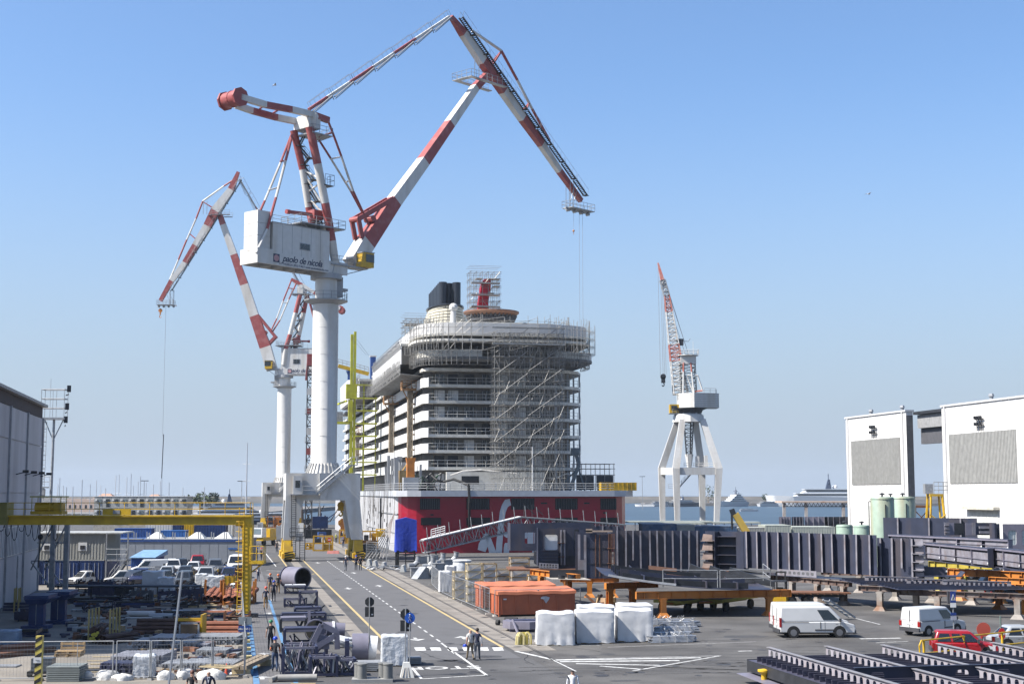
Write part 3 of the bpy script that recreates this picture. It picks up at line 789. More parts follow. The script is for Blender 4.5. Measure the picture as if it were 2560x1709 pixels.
 m.bar(J(ra-.6,0,a.z-.2),J(ra+1.6,0,a.z),.35);B(m,'tip_sheave',crane_grey)
 for(px,y1,r_)in spec['ropes']:
  q=K(px,tp[2]);e=K(px,y1);m=MB();m.tube((q.x,q.y,q.z),(q.x,q.y,e.z),r_,4);B(m,'hoist_rope',M('wire_rope',(.25,.26,.28),.6))
 x,y,s_=spec['hook'];q=K(x,y);m=MB();m.tube(q-side*.12,q+side*.12,.5*s_,10);m.bar(q,q-V((0,0,1.0*s_)),.25*s_,.3*s_);m.path([q-V((0,0,s_)),q-V((0,0,1.5*s_))+j*.2*s_,q-V((0,0,1.8*s_)),q-V((0,0,1.6*s_))-j*.3*s_],.1*s_,5);B(m,'hook_block',orange)
 return root,K,J

yaw1=pi/2-radians(42)
def seg(xs):return xs
Z1=206.0
spec1=dict(label='tall red and white portal crane nearest the camera, jib reaching right over the ship',pillar=(808,Z1),yaw=yaw1,sgn=1,collar=37.2,
 house_z=(41.1,42.9,47.1),house_r=(-14.1,-1.0),house_r0=-11.4,cw=(-13.9,-11.7),cw_z=48.6,window=-5.6,sign_r=-6.1,logo_d=4.7,cab_r=6.2,
 boom=[((880,660),2.3,2.3),((913,607),2.5,2.1),((985,504),1.9,1.75),((1058,404),1.65,1.6),((1124,310),1.4,1.4),((1188,219),1.15,1.2),((1219,186),1.1,1.1)],
 boom_c=[1,0,1,0,1,0],knee=((975,498),(888,549),(897,598)),
 jib=[((1127,42),.7,.6),((1158,84),1.3,1.1),((1207,152),1.9,1.3),((1259,226),1.75,1.25),((1306,296),1.4,1.1),((1353,361),1.2,1.0),((1398,427),1.0,.9),((1452,502),.8,.8)],
 jib_c=[0,1,0,1,0,1,0],chord=[(1180,77),(1253,127),(1293,200),(1330,272),(1374,352)],chord_c=[1,0,1,0],
 posts=(((1254,128),(1228,162)),((1324,256),(1311,276))),ladder=((1152,44),(1466,492)),flights=10,lad_s=1.0,
 tie=((772,274),(1123,42)),aframe=[([(734,326),(757,424),(772,518),(784,577)],-1.7,.55),([(774,318),(794,410),(813,508),(830,602),(838,660)],1.5,.62)],
 aframe_c=[0,1,0,1],stays=[([(729,336),(702,406),(662,502),(644,542)],-1.8,.17,[0,1,0]),([(731,336),(714,402),(690,494),(668,573),(641,632)],1.8,.2,[0,1,0,1]),
  ([(789,337),(826,395),(877,478),(921,560)],-.8,.17,[0,1,0]),([(821,305),(832,333),(853,390),(883,478),(921,560)],.8,.18,[0,0,1,0]),
  ([(797,342),(830,332)],.8,.15,[0]),([(829,397),(849,393)],0,.12,[1]),([(700,404),(713,402)],0,.12,[0]),([(671,476),(694,469)],0,.12,[1]),([(655,548),(676,541)],0,.12,[0]),([(865,455),(874,452)],0,.12,[1])],
 plats=((754,864,553,2.4,-2.2),(782,832,328,2.2,-1.5)),winch=((717,529),(790,538)),
 cbeam=[([(618,252),(664,266),(728,282),(772,292),(821,302)],1.5,[1,0,1,0]),([(590,263),(630,277),(692,294),(745,305)],-1.5,[1,0,1])],
 head=(768,296),drum=(582,248),drum_R=1.12,drum_L=1.7,cb_x=(((650,272),(668,258)),((682,284),(700,272))),
 jplat=(1172,1262,190),tip=(1418,1474,518),ropes=((1434,575,.02),(1448,830,.025),(1456,830,.025)),hook=(1434,577,.35))
spec1['cbeam'][0]=([(600,243),(664,262),(728,274),(786,288),(821,301)],1.5,[1,0,1,0])
portal_crane(spec1)
spec2=dict(label='second red and white portal crane behind the nearest pillar, jib drooping to the left',pillar=(707,384.0),yaw=pi,sgn=-1,collar=38.0,
 house_z=(41.1,42.9,48.2),house_r=(-13.5,.8),house_r0=-13.4,window=-3.4,sign_r=-5.2,logo_d=3.6,cab_r=4.4,
 boom=[((680,924),2.9,2.3),((664,868),3.0,2.1),((636,790),2.5,1.9),((611,712),2.2,1.75),((585,637),1.9,1.5),((558,562),1.6,1.3),((549,536),1.4,1.2)],
 boom_c=[1,0,1,0,1,0],knee=((645,788),(689,842),(666,866)),
 jib=[((596,430),.8,.7),((578,474),1.8,1.2),((538,527),2.4,1.3),((519,565),2.2,1.2),((489,614),1.8,1.1),((463,657),1.6,1.0),((429,702),1.3,.9),((401,752),1.0,.8)],
 jib_c=[0,1,0,1,0,1,0],chord=[(590,446),(560,465),(507,503),(490,547),(467,599),(446,649),(424,700)],chord_c=[0,1,0,1,0,1],
 posts=(((507,504),(534,521)),((475,585),(489,597))),ladder=((604,450),(428,728)),flights=9,lad_s=1.0,
 tie=((754,716),(599,448)),tie_c=[1,0,1,1,0,1,1],aframe=[([(750,737),(739,782),(725,836),(714,872),(709,912)],1.6,.62),([(768,735),(759,782),(747,838),(735,880),(731,893)],-1.6,.62)],
 aframe_c=[0,1,0,1],stays=[([(728,702),(708,752),(692,796),(678,826)],.8,.2,[0,1,0]),([(742,706),(722,748),(700,800),(682,828)],-.8,.2,[0,1,0]),([(768,735),(775,762),(785,800),(800,880)],1.6,.2,[0,0,1]),([(770,735),(785,790),(812,880)],-1.6,.2,[0,1]),([(722,720),(738,722)],0,.14,[0]),([(708,755),(718,757)],0,.14,[1])],
 plats=((690,752,862,2.4,-2.2),(728,772,733,2.2,-1.5)),winch=((774,853),(742,852)),
 cbeam=[([(728,698),(756,712),(785,731),(810,748),(850,772)],1.5,[0,1,0,1]),([(735,704),(760,716),(790,735),(850,776)],-1.5,[1,0,1])],
 head=(755,718),drum=(853,775),drum_R=.85,drum_L=1.6,cb_x=(((790,740),(806,744)),),
 jplat=(527,575,536),tip=(394,436,762),ropes=((415,1090,.04),(400,770,.03)),hook=(401,776,1.1))
root2,K2,J2=portal_crane(spec2)
q=K2(409,1085)
m=MB();e=K2(404,1195);m.tube(q,e,.12,5);m.build('hook_pendant',dark_steel,root2,world=True)

# ================================================================== lattice jib dock crane on the right
def lattice_crane():
 Y0=400.0
 C0=D(1724,1232,Y0);C0.z=0
 root=thing('dock_crane','white four legged dock crane with steep red and white lattice jib','crane',C0,0)
 def P(px,py,dy=0):return D(px,py,Y0+dy)
 def B(m,name,mats,**kw):return m.build(name,mats,root,world=True,**kw)
 legs=[((1657,1320),(1654,1170),(1694,1050),5),((1694,1322),(1690,1170),(1706,1048),-6),((1757,1320),(1754,1170),(1738,1050),6),((1791,1324),(1797,1170),(1756,1048),-5)]
 for a,b,c,dy in legs:
  m=MB();pa,pb,pc=P(*a,dy),P(*b,dy),P(*c,dy*.55);pa.z=0
  beam(m,[(pa,1.35,1.35),(pb,1.95,1.6),(pc,1.6,1.4)],V((0,1,0)),[0,0]);B(m,'leg',crane_white)
  m=MB();m.box(pa+V((0,0,.6)),(1.6,3.2,1.2));B(m,'bogie',crane_grey)
 m=MB()
 q=[P(*l[1],l[3])for l in legs]
 for a,b in((0,1),(1,3),(3,2),(2,0)):m.bar(q[a]-V((0,0,.8)),q[b]-V((0,0,.8)),1.0,2.0)
 B(m,'tie_beam',crane_white)
 m=MB();zt=Zof(1048,Y0);m.lathe([(4.6,zt-.8),(4.2,zt+1.2),(3.6,zt+1.6),(3.6,zt+2.2)],C0,12);B(m,'portal_head',crane_white)
 m=MB();a=C0+V((0,0,zt-.6));lattice(m,a,C0+V((0,0,Zof(1140,Y0))),2.6,2.6,9,.1,(0,1,0),.06,taper=.55);m.bar(C0+V((.6,0,zt-1)),C0+V((.3,0,Zof(1140,Y0))),1.6,.3,w2=.8);B(m,'cable_shaft',dark_steel)
 m=MB();m.lathe([(.6,Zof(1170,Y0)),(1.2,Zof(1135,Y0))],C0,6);B(m,'shaft_foot',crane_white)
 m=MB();zz=Zof(1170,Y0);m.box(C0+V((3,-3,zz+.1)),(9,3,.15));railing(m,[C0+V((-2,-4.5,zz+.2)),C0+V((7.5,-4.5,zz+.2))],1.2,.05,1.3);m.box(C0+V((1.8,-3.6,zz+1.8)),(1.0,1,3));m.box(C0+V((4.2,-3.6,zz+1.9)),(.9,1,3.2));B(m,'walkway',crane_white)
 m=MB();a,b=C0+V((0,-4.2,zz-1.5)),C0+V((-3.6,-4.2,zz-5.5))
 m.bar(a,b,.12,.3);m.bar(a-V((0,.9,0)),b-V((0,.9,0)),.12,.3);railing(m,[a,b],1.1,.04,1.2);m.box(b-V((1.4,.4,0)),(3,1,.1));railing(m,[b,b-V((2.8,0,0))],1.1,.04,1);B(m,'stair',galv)
 # slewing platform and machine house
 z0,z1=Zof(1020,Y0),Zof(984,Y0)
 m=MB();m.lathe([(3.4,z0-2.0),(4.0,z0-.6),(5.2,z0-.1)],C0,16);B(m,'slewing_ring',dark_steel)
 xl,xm,xr=P(1695,1000).x,P(1730,1000).x,P(1795,1000).x
 m=MB();m.prism([(xl,Y0+3,z0),(xl,Y0-2.6,z0),(xm,Y0-5.0,z0),(xr-1.2,Y0-3.2,z0),(xr,Y0-1.8,z0),(xr,Y0+4,z0)],(0,0,0),(0,0,z1-z0))
 mh=B(m,'machine_house',crane_white)
 m=MB()
 for k in range(8):
  zz=z0+(z1-z0)*(k+.5)/8;m.bar((xm,Y0-5.04,zz),(xr-1.2,Y0-3.24,zz),.06,.1);m.bar((xr-1.2,Y0-3.24,zz),(xr+.03,Y0-1.84,zz),.06,.1)
 o=B(m,'cladding_batten',crane_grey)
 m=MB();railing(m,[(xm+3,Y0-4,z1),(xr-1,Y0-3,z1),(xr,Y0+3,z1)],1.3,.05,1.6);B(m,'roof_railing',galv)
 c=P(1684,1022);m=MB();m.box((c.x,Y0-1,c.z),(2.6,2.4,2.4));cb=B(m,'driver_cab',yellow)
 m=MB();m.box((c.x-.1,Y0-2.22,c.z+.2),(1.6,.1,1.3));B(m,'cab_glass',glass);m=MB();m.box((c.x+1,Y0-1,c.z-1.4),(5,2.6,.2));railing(m,[(c.x-.6,Y0-2.3,c.z-1.3),(c.x+3,Y0-2.3,c.z-1.3)],1.1,.05,.9);B(m,'cab_platform',galv)
 # tower of the jib
 for sx,px0,px1,col in((-1,1708,1709,0),(1,1735,1727,0)):
  for dy in(-1.6,1.6):
   m=MB();a,b=P(px0,984,dy),P(px1,906,dy);rod(m,[a,a.lerp(b,.35),a.lerp(b,.7),b],.28,[1,1,0],6);B(m,'tower_leg',[M('faded_red',(.5,.16,.12),.6,dirt=(.6,.5,.45),damt=.5),crane_white])
 m=MB();lattice(m,P(1722,984),P(1718,906),4.2,3,6,.1,(0,1,0),.07);B(m,'tower_lattice',dark_steel)
 m=MB();a=P(1719,900);m.box(a,(4.4,3.4,2.4));m.lathe([(3.1,a.z+1.2),(3.1,a.z+1.4)],(a.x,a.y,0),10)
 z=a.z+1.4;railing(m,[(a.x-2.6,Y0-2,z),(a.x+2.9,Y0-2,z),(a.x+2.9,Y0+2,z),(a.x-2.6,Y0+2,z),(a.x-2.6,Y0-2,z)],1.4,.05,1.2);m.tube((a.x+1.6,Y0,z),(a.x+1.6,Y0,z+4),.05,4);B(m,'tower_head',crane_white)
 for dy in(-1.4,1.4):
  m=MB();p=[P(1717,938,dy),P(1744,938,dy),P(1757,978,dy)];rod(m,p,.25,[1,1],6);rod(m,[P(1717,938,dy),P(1733,980,dy)],.25,[1],6);rod(m,[P(1733,978,dy),P(1758,976,dy)],.25,[0],6);B(m,'back_frame',[MATS['faded_red'],crane_white])
 # jib
 a,b,c=P(1702,984),P(1667,738),P(1656,700);e=P(1645,657)
 m=MB()
 for k in range(6):
  p,q=a.lerp(b,k/6),a.lerp(b,(k+1)/6);w=4.0*(1-k/6*.66);w2=4.0*(1-(k+1)/6*.66)
  mm=MB();lattice(mm,p,q,w,2.6*(1-k*.1),4,.2,(0,1,0),.11,taper=w2/w);B(mm,'jib_section',MATS['faded_red']if k in(2,5)else crane_white)
 m=MB();lattice(m,b,c,1.5,1.2,4,.16,(0,1,0),.12);m.bar(b.lerp(c,.5),c,.9,.8);B(m,'jib_neck',crane_grey)
 m=MB();m.bar(c,e,1.5,1.0,w2=.4,h2=.4);B(m,'jib_tip',MATS['faded_red'])
 m=MB();q=P(1700,855);m.box(q,(1.8,1.6,1.8));m.path([q+V((.8,0,.3)),q+V((2.4,0,.2)),q+V((2.9,0,1.0))],.06,4);B(m,'counterweight_box',dark_steel)
 m=MB()
 for d in(-.5,.5):m.tube(b+V((.8,d,0)),P(1722,888,d),.05,4);m.tube(P(1674,765,d),P(1714,888,d),.05,4)
 for px,y0,y1 in((1645,665,945),(1652,700,935),(1656,720,935),(1660,730,935)):m.tube(P(px,y0),(P(px,y0).x+.35,Y0,Zof(y1,Y0)),.05,4)
 B(m,'hoist_rope',MATS['wire_rope'])
 m=MB();q=P(1658,941);m.tube(q-V((0,.3,0)),q+V((0,.3,0)),.8,10);m.box(q-V((0,0,1.0)),(1.1,.6,1.6));m.path([q-V((0,0,1.6)),q+V((.3,0,-2.3)),q+V((0,0,-2.8)),q+V((-.4,0,-2.4))],.15,5);B(m,'hook_block',dark_steel)
lattice_crane()

# ================================================================== cruise ship under construction
SO=D(1003,1232,225.0);SO.z=0
def S(u,v,z):return SO+EV*u+DV*v+V((0,0,z))
ship=thing('cruise_ship','huge unfinished white cruise ship with red stern hull, decks of open balconies and black funnels','ship',SO,AL)
def SB(m,name,mats,parent=None,**kw):
 par=parent or ship
 o=m.build(name,mats,None,**kw);inv=ship.matrix_basis.inverted();o.data.transform(inv);o.parent=par
 return o
ship_white=M('ship_white',(.7,.69,.67),.5,dirt=(.55,.52,.48),damt=.35,dscale=.3,streak=True,var=.06)
ship_cream=M('ship_cream',(.7,.68,.62),.6,dirt=(.45,.42,.37),damt=.4,dscale=.4,streak=True,var=.1)
hull_grey=M('hull_grey',(.5,.5,.51),.5,dirt=(.3,.29,.28),damt=.5,dscale=.5,streak=True,var=.06)
hull_red=M('hull_red',(.31,.006,.024),.3,dirt=(.3,.02,.04),damt=.4,dscale=.3,var=.06)
band_grey=M('sheer_band',(.5,.52,.55),.5,var=.08)
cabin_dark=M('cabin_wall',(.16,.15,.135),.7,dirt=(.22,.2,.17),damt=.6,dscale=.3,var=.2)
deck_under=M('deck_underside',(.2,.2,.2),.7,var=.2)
scaf=M('scaffold_tube',(.33,.32,.3),.45,.3,var=.25,scale=3)
plank=M('scaffold_plank',(.5,.46,.4),.8,var=.2)
netm=M('dark_net',(.06,.06,.06),.9,var=.4,scale=3)
BW,LEN=37.4,205
def hull_ring(z,k=0):
 pts=[(0-k,LEN-55)]+[(0-k,v)for v in(120,60,20,4)]
 pts+=[(4-(4+k)*cos(a),4-(4+k)*sin(a))for a in(pi/8,pi/4,3*pi/8,pi/2)]
 pts+=[(18.7,-k)]
 pts+=[(BW-4+(4+k)*sin(a),4-(4+k)*cos(a))for a in(0,pi/8,pi/4,3*pi/8)]
 pts+=[(BW+k,4),(BW+k,60),(BW+k,LEN-55)]+[(BW*.86,LEN-25),(BW*.5,LEN+10),(BW*.14,LEN-25)]
 return[S(u,v,z)for u,v in pts]
r0,r1=hull_ring(-3,0),hull_ring(8.88)
m=MB();n=len(r0);i=m.av(*r0,*r1)
for k in range(n):m.face((i+k,i+(k+1)%n,i+n+(k+1)%n,i+n+k),1 if 3<k<14 else 0)
m.face([i+n+k for k in range(n)],0)
SB(m,'hull',[hull_grey,hull_red])
def slab(pts,z0,z1):
 m=MB();m.prism([S(u,v,z0)for u,v in pts],(0,0,0),(0,0,z1-z0));return m
rim=[(-.3,12)]+[(-.9,3)]+[(3-4.2*cos(a),3.2-4.2*sin(a))for a in(pi/6,pi/3,pi/2)]+[(BW-3+4.2*sin(a),3.2-4.2*cos(a))for a in(0,pi/6,pi/3)]+[(BW+1.1,3),(BW+1.0,150),(0.0,150)]
SB(slab(rim,8.88,9.8),'sheer_band',band_grey)
# hull side plating lines and the long fender bar
m=MB();m.bar(S(-.12,4,6.1),S(-.12,36,6.1),.12,.18);m.bar(S(-.1,4,3.0),S(-.1,60,3.0),.06,.05);SB(m,'fender_bar',crane_grey)
# openings on the stern
def op(px0,px1,py0,py1,name,bars=0):
 a,b=W(px0,py1,S(0,-.02,0),EV),W(px1,py0,S(0,-.02,0),EV)
 m=MB();m.hexa([a,V((b.x,b.y,a.z)),V((b.x,b.y,a.z))+DV*.1,a+DV*.1,V((a.x,a.y,b.z)),b,b+DV*.1,V((a.x,a.y,b.z))+DV*.1])
 o=SB(m,name,M('opening_black',(.01,.01,.012),.4))
 if bars:
  m=MB()
  for k in range(bars):
   p=V((a.x+(b.x-a.x)*(k+.5)/bars,a.y+(b.y-a.y)*(k+.5)/bars,0))-DV*.04
   m.bar(p+V((0,0,a.z+.1)),p+V((0,0,b.z-.1)),.08,.05)
  q=SB(m,'opening_bar',M('bar_grey',(.1,.1,.11),.5),o)
for x0,x1 in((1050,1100),(1166,1224),(1278,1336),(1388,1444),(1501,1541)):op(x0,x1,1245,1273,'mooring_opening',9)
for x0,x1 in((1052,1103),(1166,1226),(1388,1444),(1501,1543)):op(x0,x1,1293,1312,'mooring_opening',0)
for x0,x1,y in((1076,1084,1286),(1508,1518,1281),(1460,1474,1257),(1352,1368,1257)):op(x0,x1,y-2,y+2,'hull_fitting')
# white lettering strokes on the red transom
def ribbon(pts,ws):
 P=[W(x,y,S(0,-.05,0),EV)for x,y in pts];m=MB();L=[];Rr=[]
 for k,p in enumerate(P):
  a,b=P[max(0,k-1)],P[min(len(P)-1,k+1)];t=(b-a).normalized();n_=t.cross(DV).normalized();w=ws[k]if isinstance(ws,(list,tuple))else ws
  L.append(p+n_*w/2);Rr.append(p-n_*w/2)
 for k in range(len(P)-1):m.prism([L[k],L[k+1],Rr[k+1],Rr[k]],(0,0,0),tuple(DV*.03))
 return m
logo_w=M('logo_white',(.6,.63,.66),.5,var=.06)
lg=SB(ribbon([(1276,1254),(1268,1256),(1262,1264),(1257,1278),(1254,1300),(1251,1330),(1248,1360),(1247,1390),(1246,1402)],[1.0,1.2,1.0,.95,.9,.95,1.0,1.0,1.0]),'hull_lettering',logo_w)
SB(ribbon([(1204,1376),(1208,1362),(1214,1346),(1220,1334)],[1.3,1.5,1.2,.9]),'hull_lettering',logo_w)
SB(ribbon([(1218,1336),(1224,1355),(1231,1378),(1240,1400)],[.7,.9,1.1,1.1]),'hull_lettering',logo_w)
SB(ribbon([(1266,1402),(1266,1372),(1267,1360),(1267,1356)],[.9,.9,.8,.5]),'hull_lettering',logo_w)
SB(ribbon([(1263,1341),(1267,1335),(1270,1330)],[.6,1.0,.6]),'hull_lettering',logo_w)
SB(ribbon([(1326,1358),(1326,1330)],.95),'hull_lettering',logo_w)
SB(ribbon([(1314,1345),(1316,1336),(1314,1330)],[.3,.6,.3]),'hull_lettering',logo_w)
SB(ribbon([(1336,1402),(1338,1372),(1344,1360),(1354,1358)],[.9,.9,.9,.7]),'hull_lettering',logo_w)
# ---- superstructure decks
CP,CS=4.6,33.0
def stern(u0,u1,v0,b,vend,ex=.55,n=14):
 uc,a=(u0+u1)/2,(u1-u0)/2;pts=[(u0,vend)]
 for k in range(n+1):
  t=pi*k/n;c,s_=cos(t),sin(t)
  pts.append((uc-a*math.copysign(abs(c)**ex,c),v0+b*(1-abs(s_)**ex)))
 return pts+[(u1,vend)]
def deckline(ins):
 return[(CP+ins,190)]+[(CP+ins,11.4+ins),(CP+.9+ins*.7,9.4+ins)]+[(26.5-ins*.3,9.5+ins),(29.4-ins*.5,10.4+ins),(31.7-ins*.8,12.4+ins*.8),(CS-ins,16)]+[(CS-ins,190)]
zd=[13.2,16.0,18.6,21.4,24.2,26.9,29.6]
OUT,INN=deckline(0),deckline(1.9)
levels=[9.85]+[z+.5 for z in zd]
tops=zd+[31.2]
for k,z in enumerate(zd):
 SB(slab(OUT,z,z+.5),'deck',ship_cream)
for k in range(8):
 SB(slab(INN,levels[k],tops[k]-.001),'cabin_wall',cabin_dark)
doorw,doorg=M('cabin_door_white',(.62,.61,.59),.5,var=.2),M('cabin_glass',(.05,.055,.06),.15,var=.3)
rr=random.Random(5)
for k in range(7):
 z0,h=levels[k],tops[k]-levels[k]
 # stern cabins
 for u in(7.6,9.9,12.6,15.6,18.3,21.4,24.2):
  c=rr.random();m=MB();w=1.7;v=9.4+1.88
  dk=(k in(3,6)and u in(9.9,12.6,24.2))or c<.15
  m.prism([S(u-w/2,v,z0+.05),S(u+w/2,v,z0+.05),S(u+w/2,v,z0+h*.82),S(u-w/2,v,z0+h*.82)],(0,0,0),tuple(-DV*.06))
  d=SB(m,'cabin_door',MATS['opening_black']if dk else(doorg if c<.55 else doorw))
  if not dk:
   m=MB()
   for f in(-.42,0,.42)if c<.6 else(-.42,-.2):m.bar(S(u+f*w,v-.09,z0+.1),S(u+f*w,v-.09,z0+h*.8),.16 if f else.34,.05)
   SB(m,'door_frame',doorw if c<.55 else doorg,d)
 # stern rail
 m=MB();railing(m,[S(5.5,9.55,z0-.0),S(26.4,9.6,z0),S(29.3,10.5,z0),S(31.6,12.5,z0),S(CS,16,z0)],1.1,.028,1.6,2);SB(m,'stern_rail',ship_white)
 m=MB()
 for q in range(5):
  u=27.2+q*1.2;v=9.8+q*.75
  m.bar(S(u,v,z0),S(u,v,z0+h-.02),.12,.3)
 m.bar(S(18.1,9.6,z0),S(18.1,11.2,z0+.0),.1,.1)
 SB(m,'deck_post',crane_grey)
 # port balcony fronts and partitions
 m=MB()
 for q in range(58):
  v=12+q*3
  m.bar(S(CP+.15,v,z0),S(CP+1.85,v,z0),.08,.1,(0,0,1));m.prism([S(CP+.3,v,z0),S(CP+1.85,v,z0),S(CP+1.85,v,z0+h),S(CP+.3,v,z0+h)],(0,0,0),tuple(DV*.08))
 o=SB(m,'balcony_partition',M('partition_grey',(.13,.13,.13),.5));o['kind']='stuff'
 m=MB()
 for q in range(116):
  v=12.4+q*1.5;m.bar(S(CP+1.8,v,z0),S(CP+1.8,v,z0+h*.85),.12,.5)
 o=SB(m,'balcony_window',glass_light);o['kind']='stuff'
 for q in range(19):
  v0,v1=11.2+q*9,11.2+q*9+8.85
  if(76<v0<88):continue
  j=rr.uniform(-.02,.02)
  m=MB();m.hexa([S(CP-.06+j,v0,z0-.55),S(CP+.06+j,v0,z0-.55),S(CP+.06+j,v1,z0-.55),S(CP-.06+j,v1,z0-.55),S(CP-.06+j,v0,z0+1.05),S(CP+.06+j,v0,z0+1.05),S(CP+.06+j,v1,z0+1.05),S(CP-.06+j,v1,z0+1.05)])
  if k:SB(m,'balcony_front',ship_white)
 if k:
  m=MB();m.hexa([S(CP-.05,11.2,z0-.5),S(CP+.9-.05,9.25,z0-.5),S(CP+1.0,9.35,z0-.5),S(CP+.05,11.2,z0-.5),S(CP-.05,11.2,z0+1.05),S(CP+.9-.05,9.25,z0+1.05),S(CP+1.0,9.35,z0+1.05),S(CP+.05,11.2,z0+1.05)]);SB(m,'balcony_front',ship_white)
# green foliage-like temporary lamps row: small festoon along two decks
# overhanging upper decks
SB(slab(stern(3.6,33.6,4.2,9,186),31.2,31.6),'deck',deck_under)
def wallring(pts,z0,z1,th=.2):
 m=MB()
 for(a,b),(c,d)in zip(pts,pts[1:]):
  p,q=S(a,b,0),S(c,d,0);t=(q-p).normalized();nn=V((t.y,-t.x,0))*th
  m.hexa([p+V((0,0,z0)),q+V((0,0,z0)),q+nn+V((0,0,z0)),p+nn+V((0,0,z0)),p+V((0,0,z1)),q+V((0,0,z1)),q+nn+V((0,0,z1)),p+nn+V((0,0,z1))])
 return m
cur=stern(4.0,33.4,4.6,9,14,.55,22)
SB(wallring([p for p in cur if p[0]<16.5][1:],31.61,32.8),'curved_bulwark',ship_cream);SB(wallring([p for p in cur if p[0]>25.5][:-1],31.61,32.8),'curved_bulwark',ship_cream)
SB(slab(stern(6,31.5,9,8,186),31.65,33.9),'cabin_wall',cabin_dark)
SB(slab(stern(2.6,32.9,2.4,11,80,.5,22),33.95,34.35),'deck',ship_cream)
SB(slab(stern(4.4,31.8,5.4,10,80,.5,18),34.37,34.88),'deck_core',cabin_dark)
SB(slab(stern(3.0,32.5,2.8,11,80,.5,22),34.9,35.25),'deck',ship_cream)
SB(wallring(stern(3.4,32.3,3.2,11,60,.5,26),35.3,37.0,.25),'bulwark',ship_white)
SB(slab(stern(3.6,32.0,3.6,11,60,.5,18),35.6,36.2),'pool_deck',ship_cream)
SB(wallring(stern(6.5,30,10,11,50,.5,22),36.22,38.0,.25),'upper_bulwark',ship_cream)
SB(slab(stern(6.8,29.7,10.4,11,50,.5,18),36.6,37.4),'sun_deck',ship_cream)
# long white upper panels along the port side
for v0,v1,z0,z1,nseg in((14,65,31.0,34.1,8),(97,150,31.0,34.6,8)):
 for q in range(nseg):
  a,b=v0+(v1-v0)*q/nseg+.06,v0+(v1-v0)*(q+1)/nseg
  m=MB();m.hexa([S(1.4,a,z0),S(1.55,a,z0),S(1.55,b,z0),S(1.4,b,z0),S(1.4,a,z1),S(1.55,a,z1),S(1.55,b,z1),S(1.4,b,z1)]);SB(m,'side_panel',ship_white)
 m=MB();m.hexa([S(1.6,v0,z0),S(8,v0,z0),S(8,v1,z0),S(1.6,v1,z0),S(1.6,v0,z1-.1),S(8,v0,z1-.1),S(8,v1,z1-.1),S(1.6,v1,z1-.1)]);SB(m,'side_block',cabin_dark)
 m=MB();m.hexa([S(1.3,v0,z1),S(9,v0,z1),S(9,v1,z1),S(1.3,v1,z1),S(1.3,v0,z1+.4),S(9,v0,z1+.4),S(9,v1,z1+.4),S(1.3,v1,z1+.4)]);SB(m,'side_coping',ship_cream)
 m=MB();railing(m,[S(1.5,v0,z1+.4),S(1.5,v1,z1+.4)],1.2,.05,2.0,2)
 for q in range(int((v1-v0)/1.6)):v=v0+q*1.6;m.bar(S(1.35,v,z1-.6),S(.9,v,z1+.7),.1,.16)
 SB(m,'side_rail',crane_grey)
m=MB();m.hexa([S(6,60,34.6),S(32,60,34.6),S(32,185,34.6),S(6,185,34.6),S(6,60,36.6),S(32,60,36.6),S(32,185,36.6),S(6,185,36.6)]);SB(m,'top_house',ship_cream)
m=MB();m.hexa([S(1,118,31.2),S(8,118,31.2),S(8,150,31.2),S(1,150,31.2),S(.6,120,36.6),S(8,118,36.6),S(8,150,36.6),S(.6,146,36.6)]);SB(m,'bridge_wing',ship_white)
# funnel: stacked louvre rings, black uptakes
for k in range(13):
 f=k/12;z=37.6+k*.62;rx=5.6-2.3*f**1.3;ry=13-5*f;m=MB();pts=[]
 for q in range(28):
  t=2*pi*q/28;pts.append((14.6+rx*cos(t),54+ry*sin(t)))
 SB(slab(pts,z,z+.42),'louvre_ring',M('louvre_cream',(.6,.56,.45),.6,var=.15))
m=MB();m.T=None
pts=[(14.6+3.2*cos(2*pi*q/20),54+8*sin(2*pi*q/20))for q in range(20)]
SB(slab(pts,37.6,45.6),'funnel_core',cabin_dark)
m=MB();m.prism([S(14.6+3.6*cos(2*pi*q/24),54+8.6*sin(2*pi*q/24),45.6)for q in range(24)],(0,0,0),(0,0,.25));SB(m,'funnel_deck',M('navy_black',(.02,.025,.035),.35,var=.15))
for u in(13.3,14.65,16.0):
 for q in range(8 if u!=14.65 else 6):
  m=MB();c=S(u,48+q*2.1+(1.4 if u==14.65 else 0),45.86);m.lathe([(.82,0),(.82,4.4-.04*q),(.72,4.4-.04*q),(.72,3.4)],c,16,cap=False);SB(m,'funnel_pipe',MATS['navy_black'],smooth=True)
# ring lounge with rust coloured rim
c=S(17.9,20,0)
m=MB();m.lathe([(4.2,40.2),(4.9,40.75),(4.9,41.0),(4.4,41.05)],c,32);SB(m,'ring_rim',M('rim_rust',(.24,.12,.075),.6))
m=MB()
for q in range(36):
 t=2*pi*q/36;t2=2*pi*(q+1)/36;e,e2=V((cos(t),sin(t),0)),V((cos(t2),sin(t2),0))
 m.bar(c+e*3.7+V((0,0,38.6)),c+e2*4.5+V((0,0,40.3)),.08,.2);m.bar(c+e2*3.7+V((0,0,38.6)),c+e*4.5+V((0,0,40.3)),.08,.2);m.bar(c+e*4.15+V((0,0,39.5)),c+e2*4.15+V((0,0,39.5)),.12,.35)
SB(m,'ring_lattice',M('lattice_dark',(.08,.08,.085),.5));m=MB();m.lathe([(3.4,38.5),(3.9,40.2)],c,24);SB(m,'ring_core',MATS['lattice_dark'])
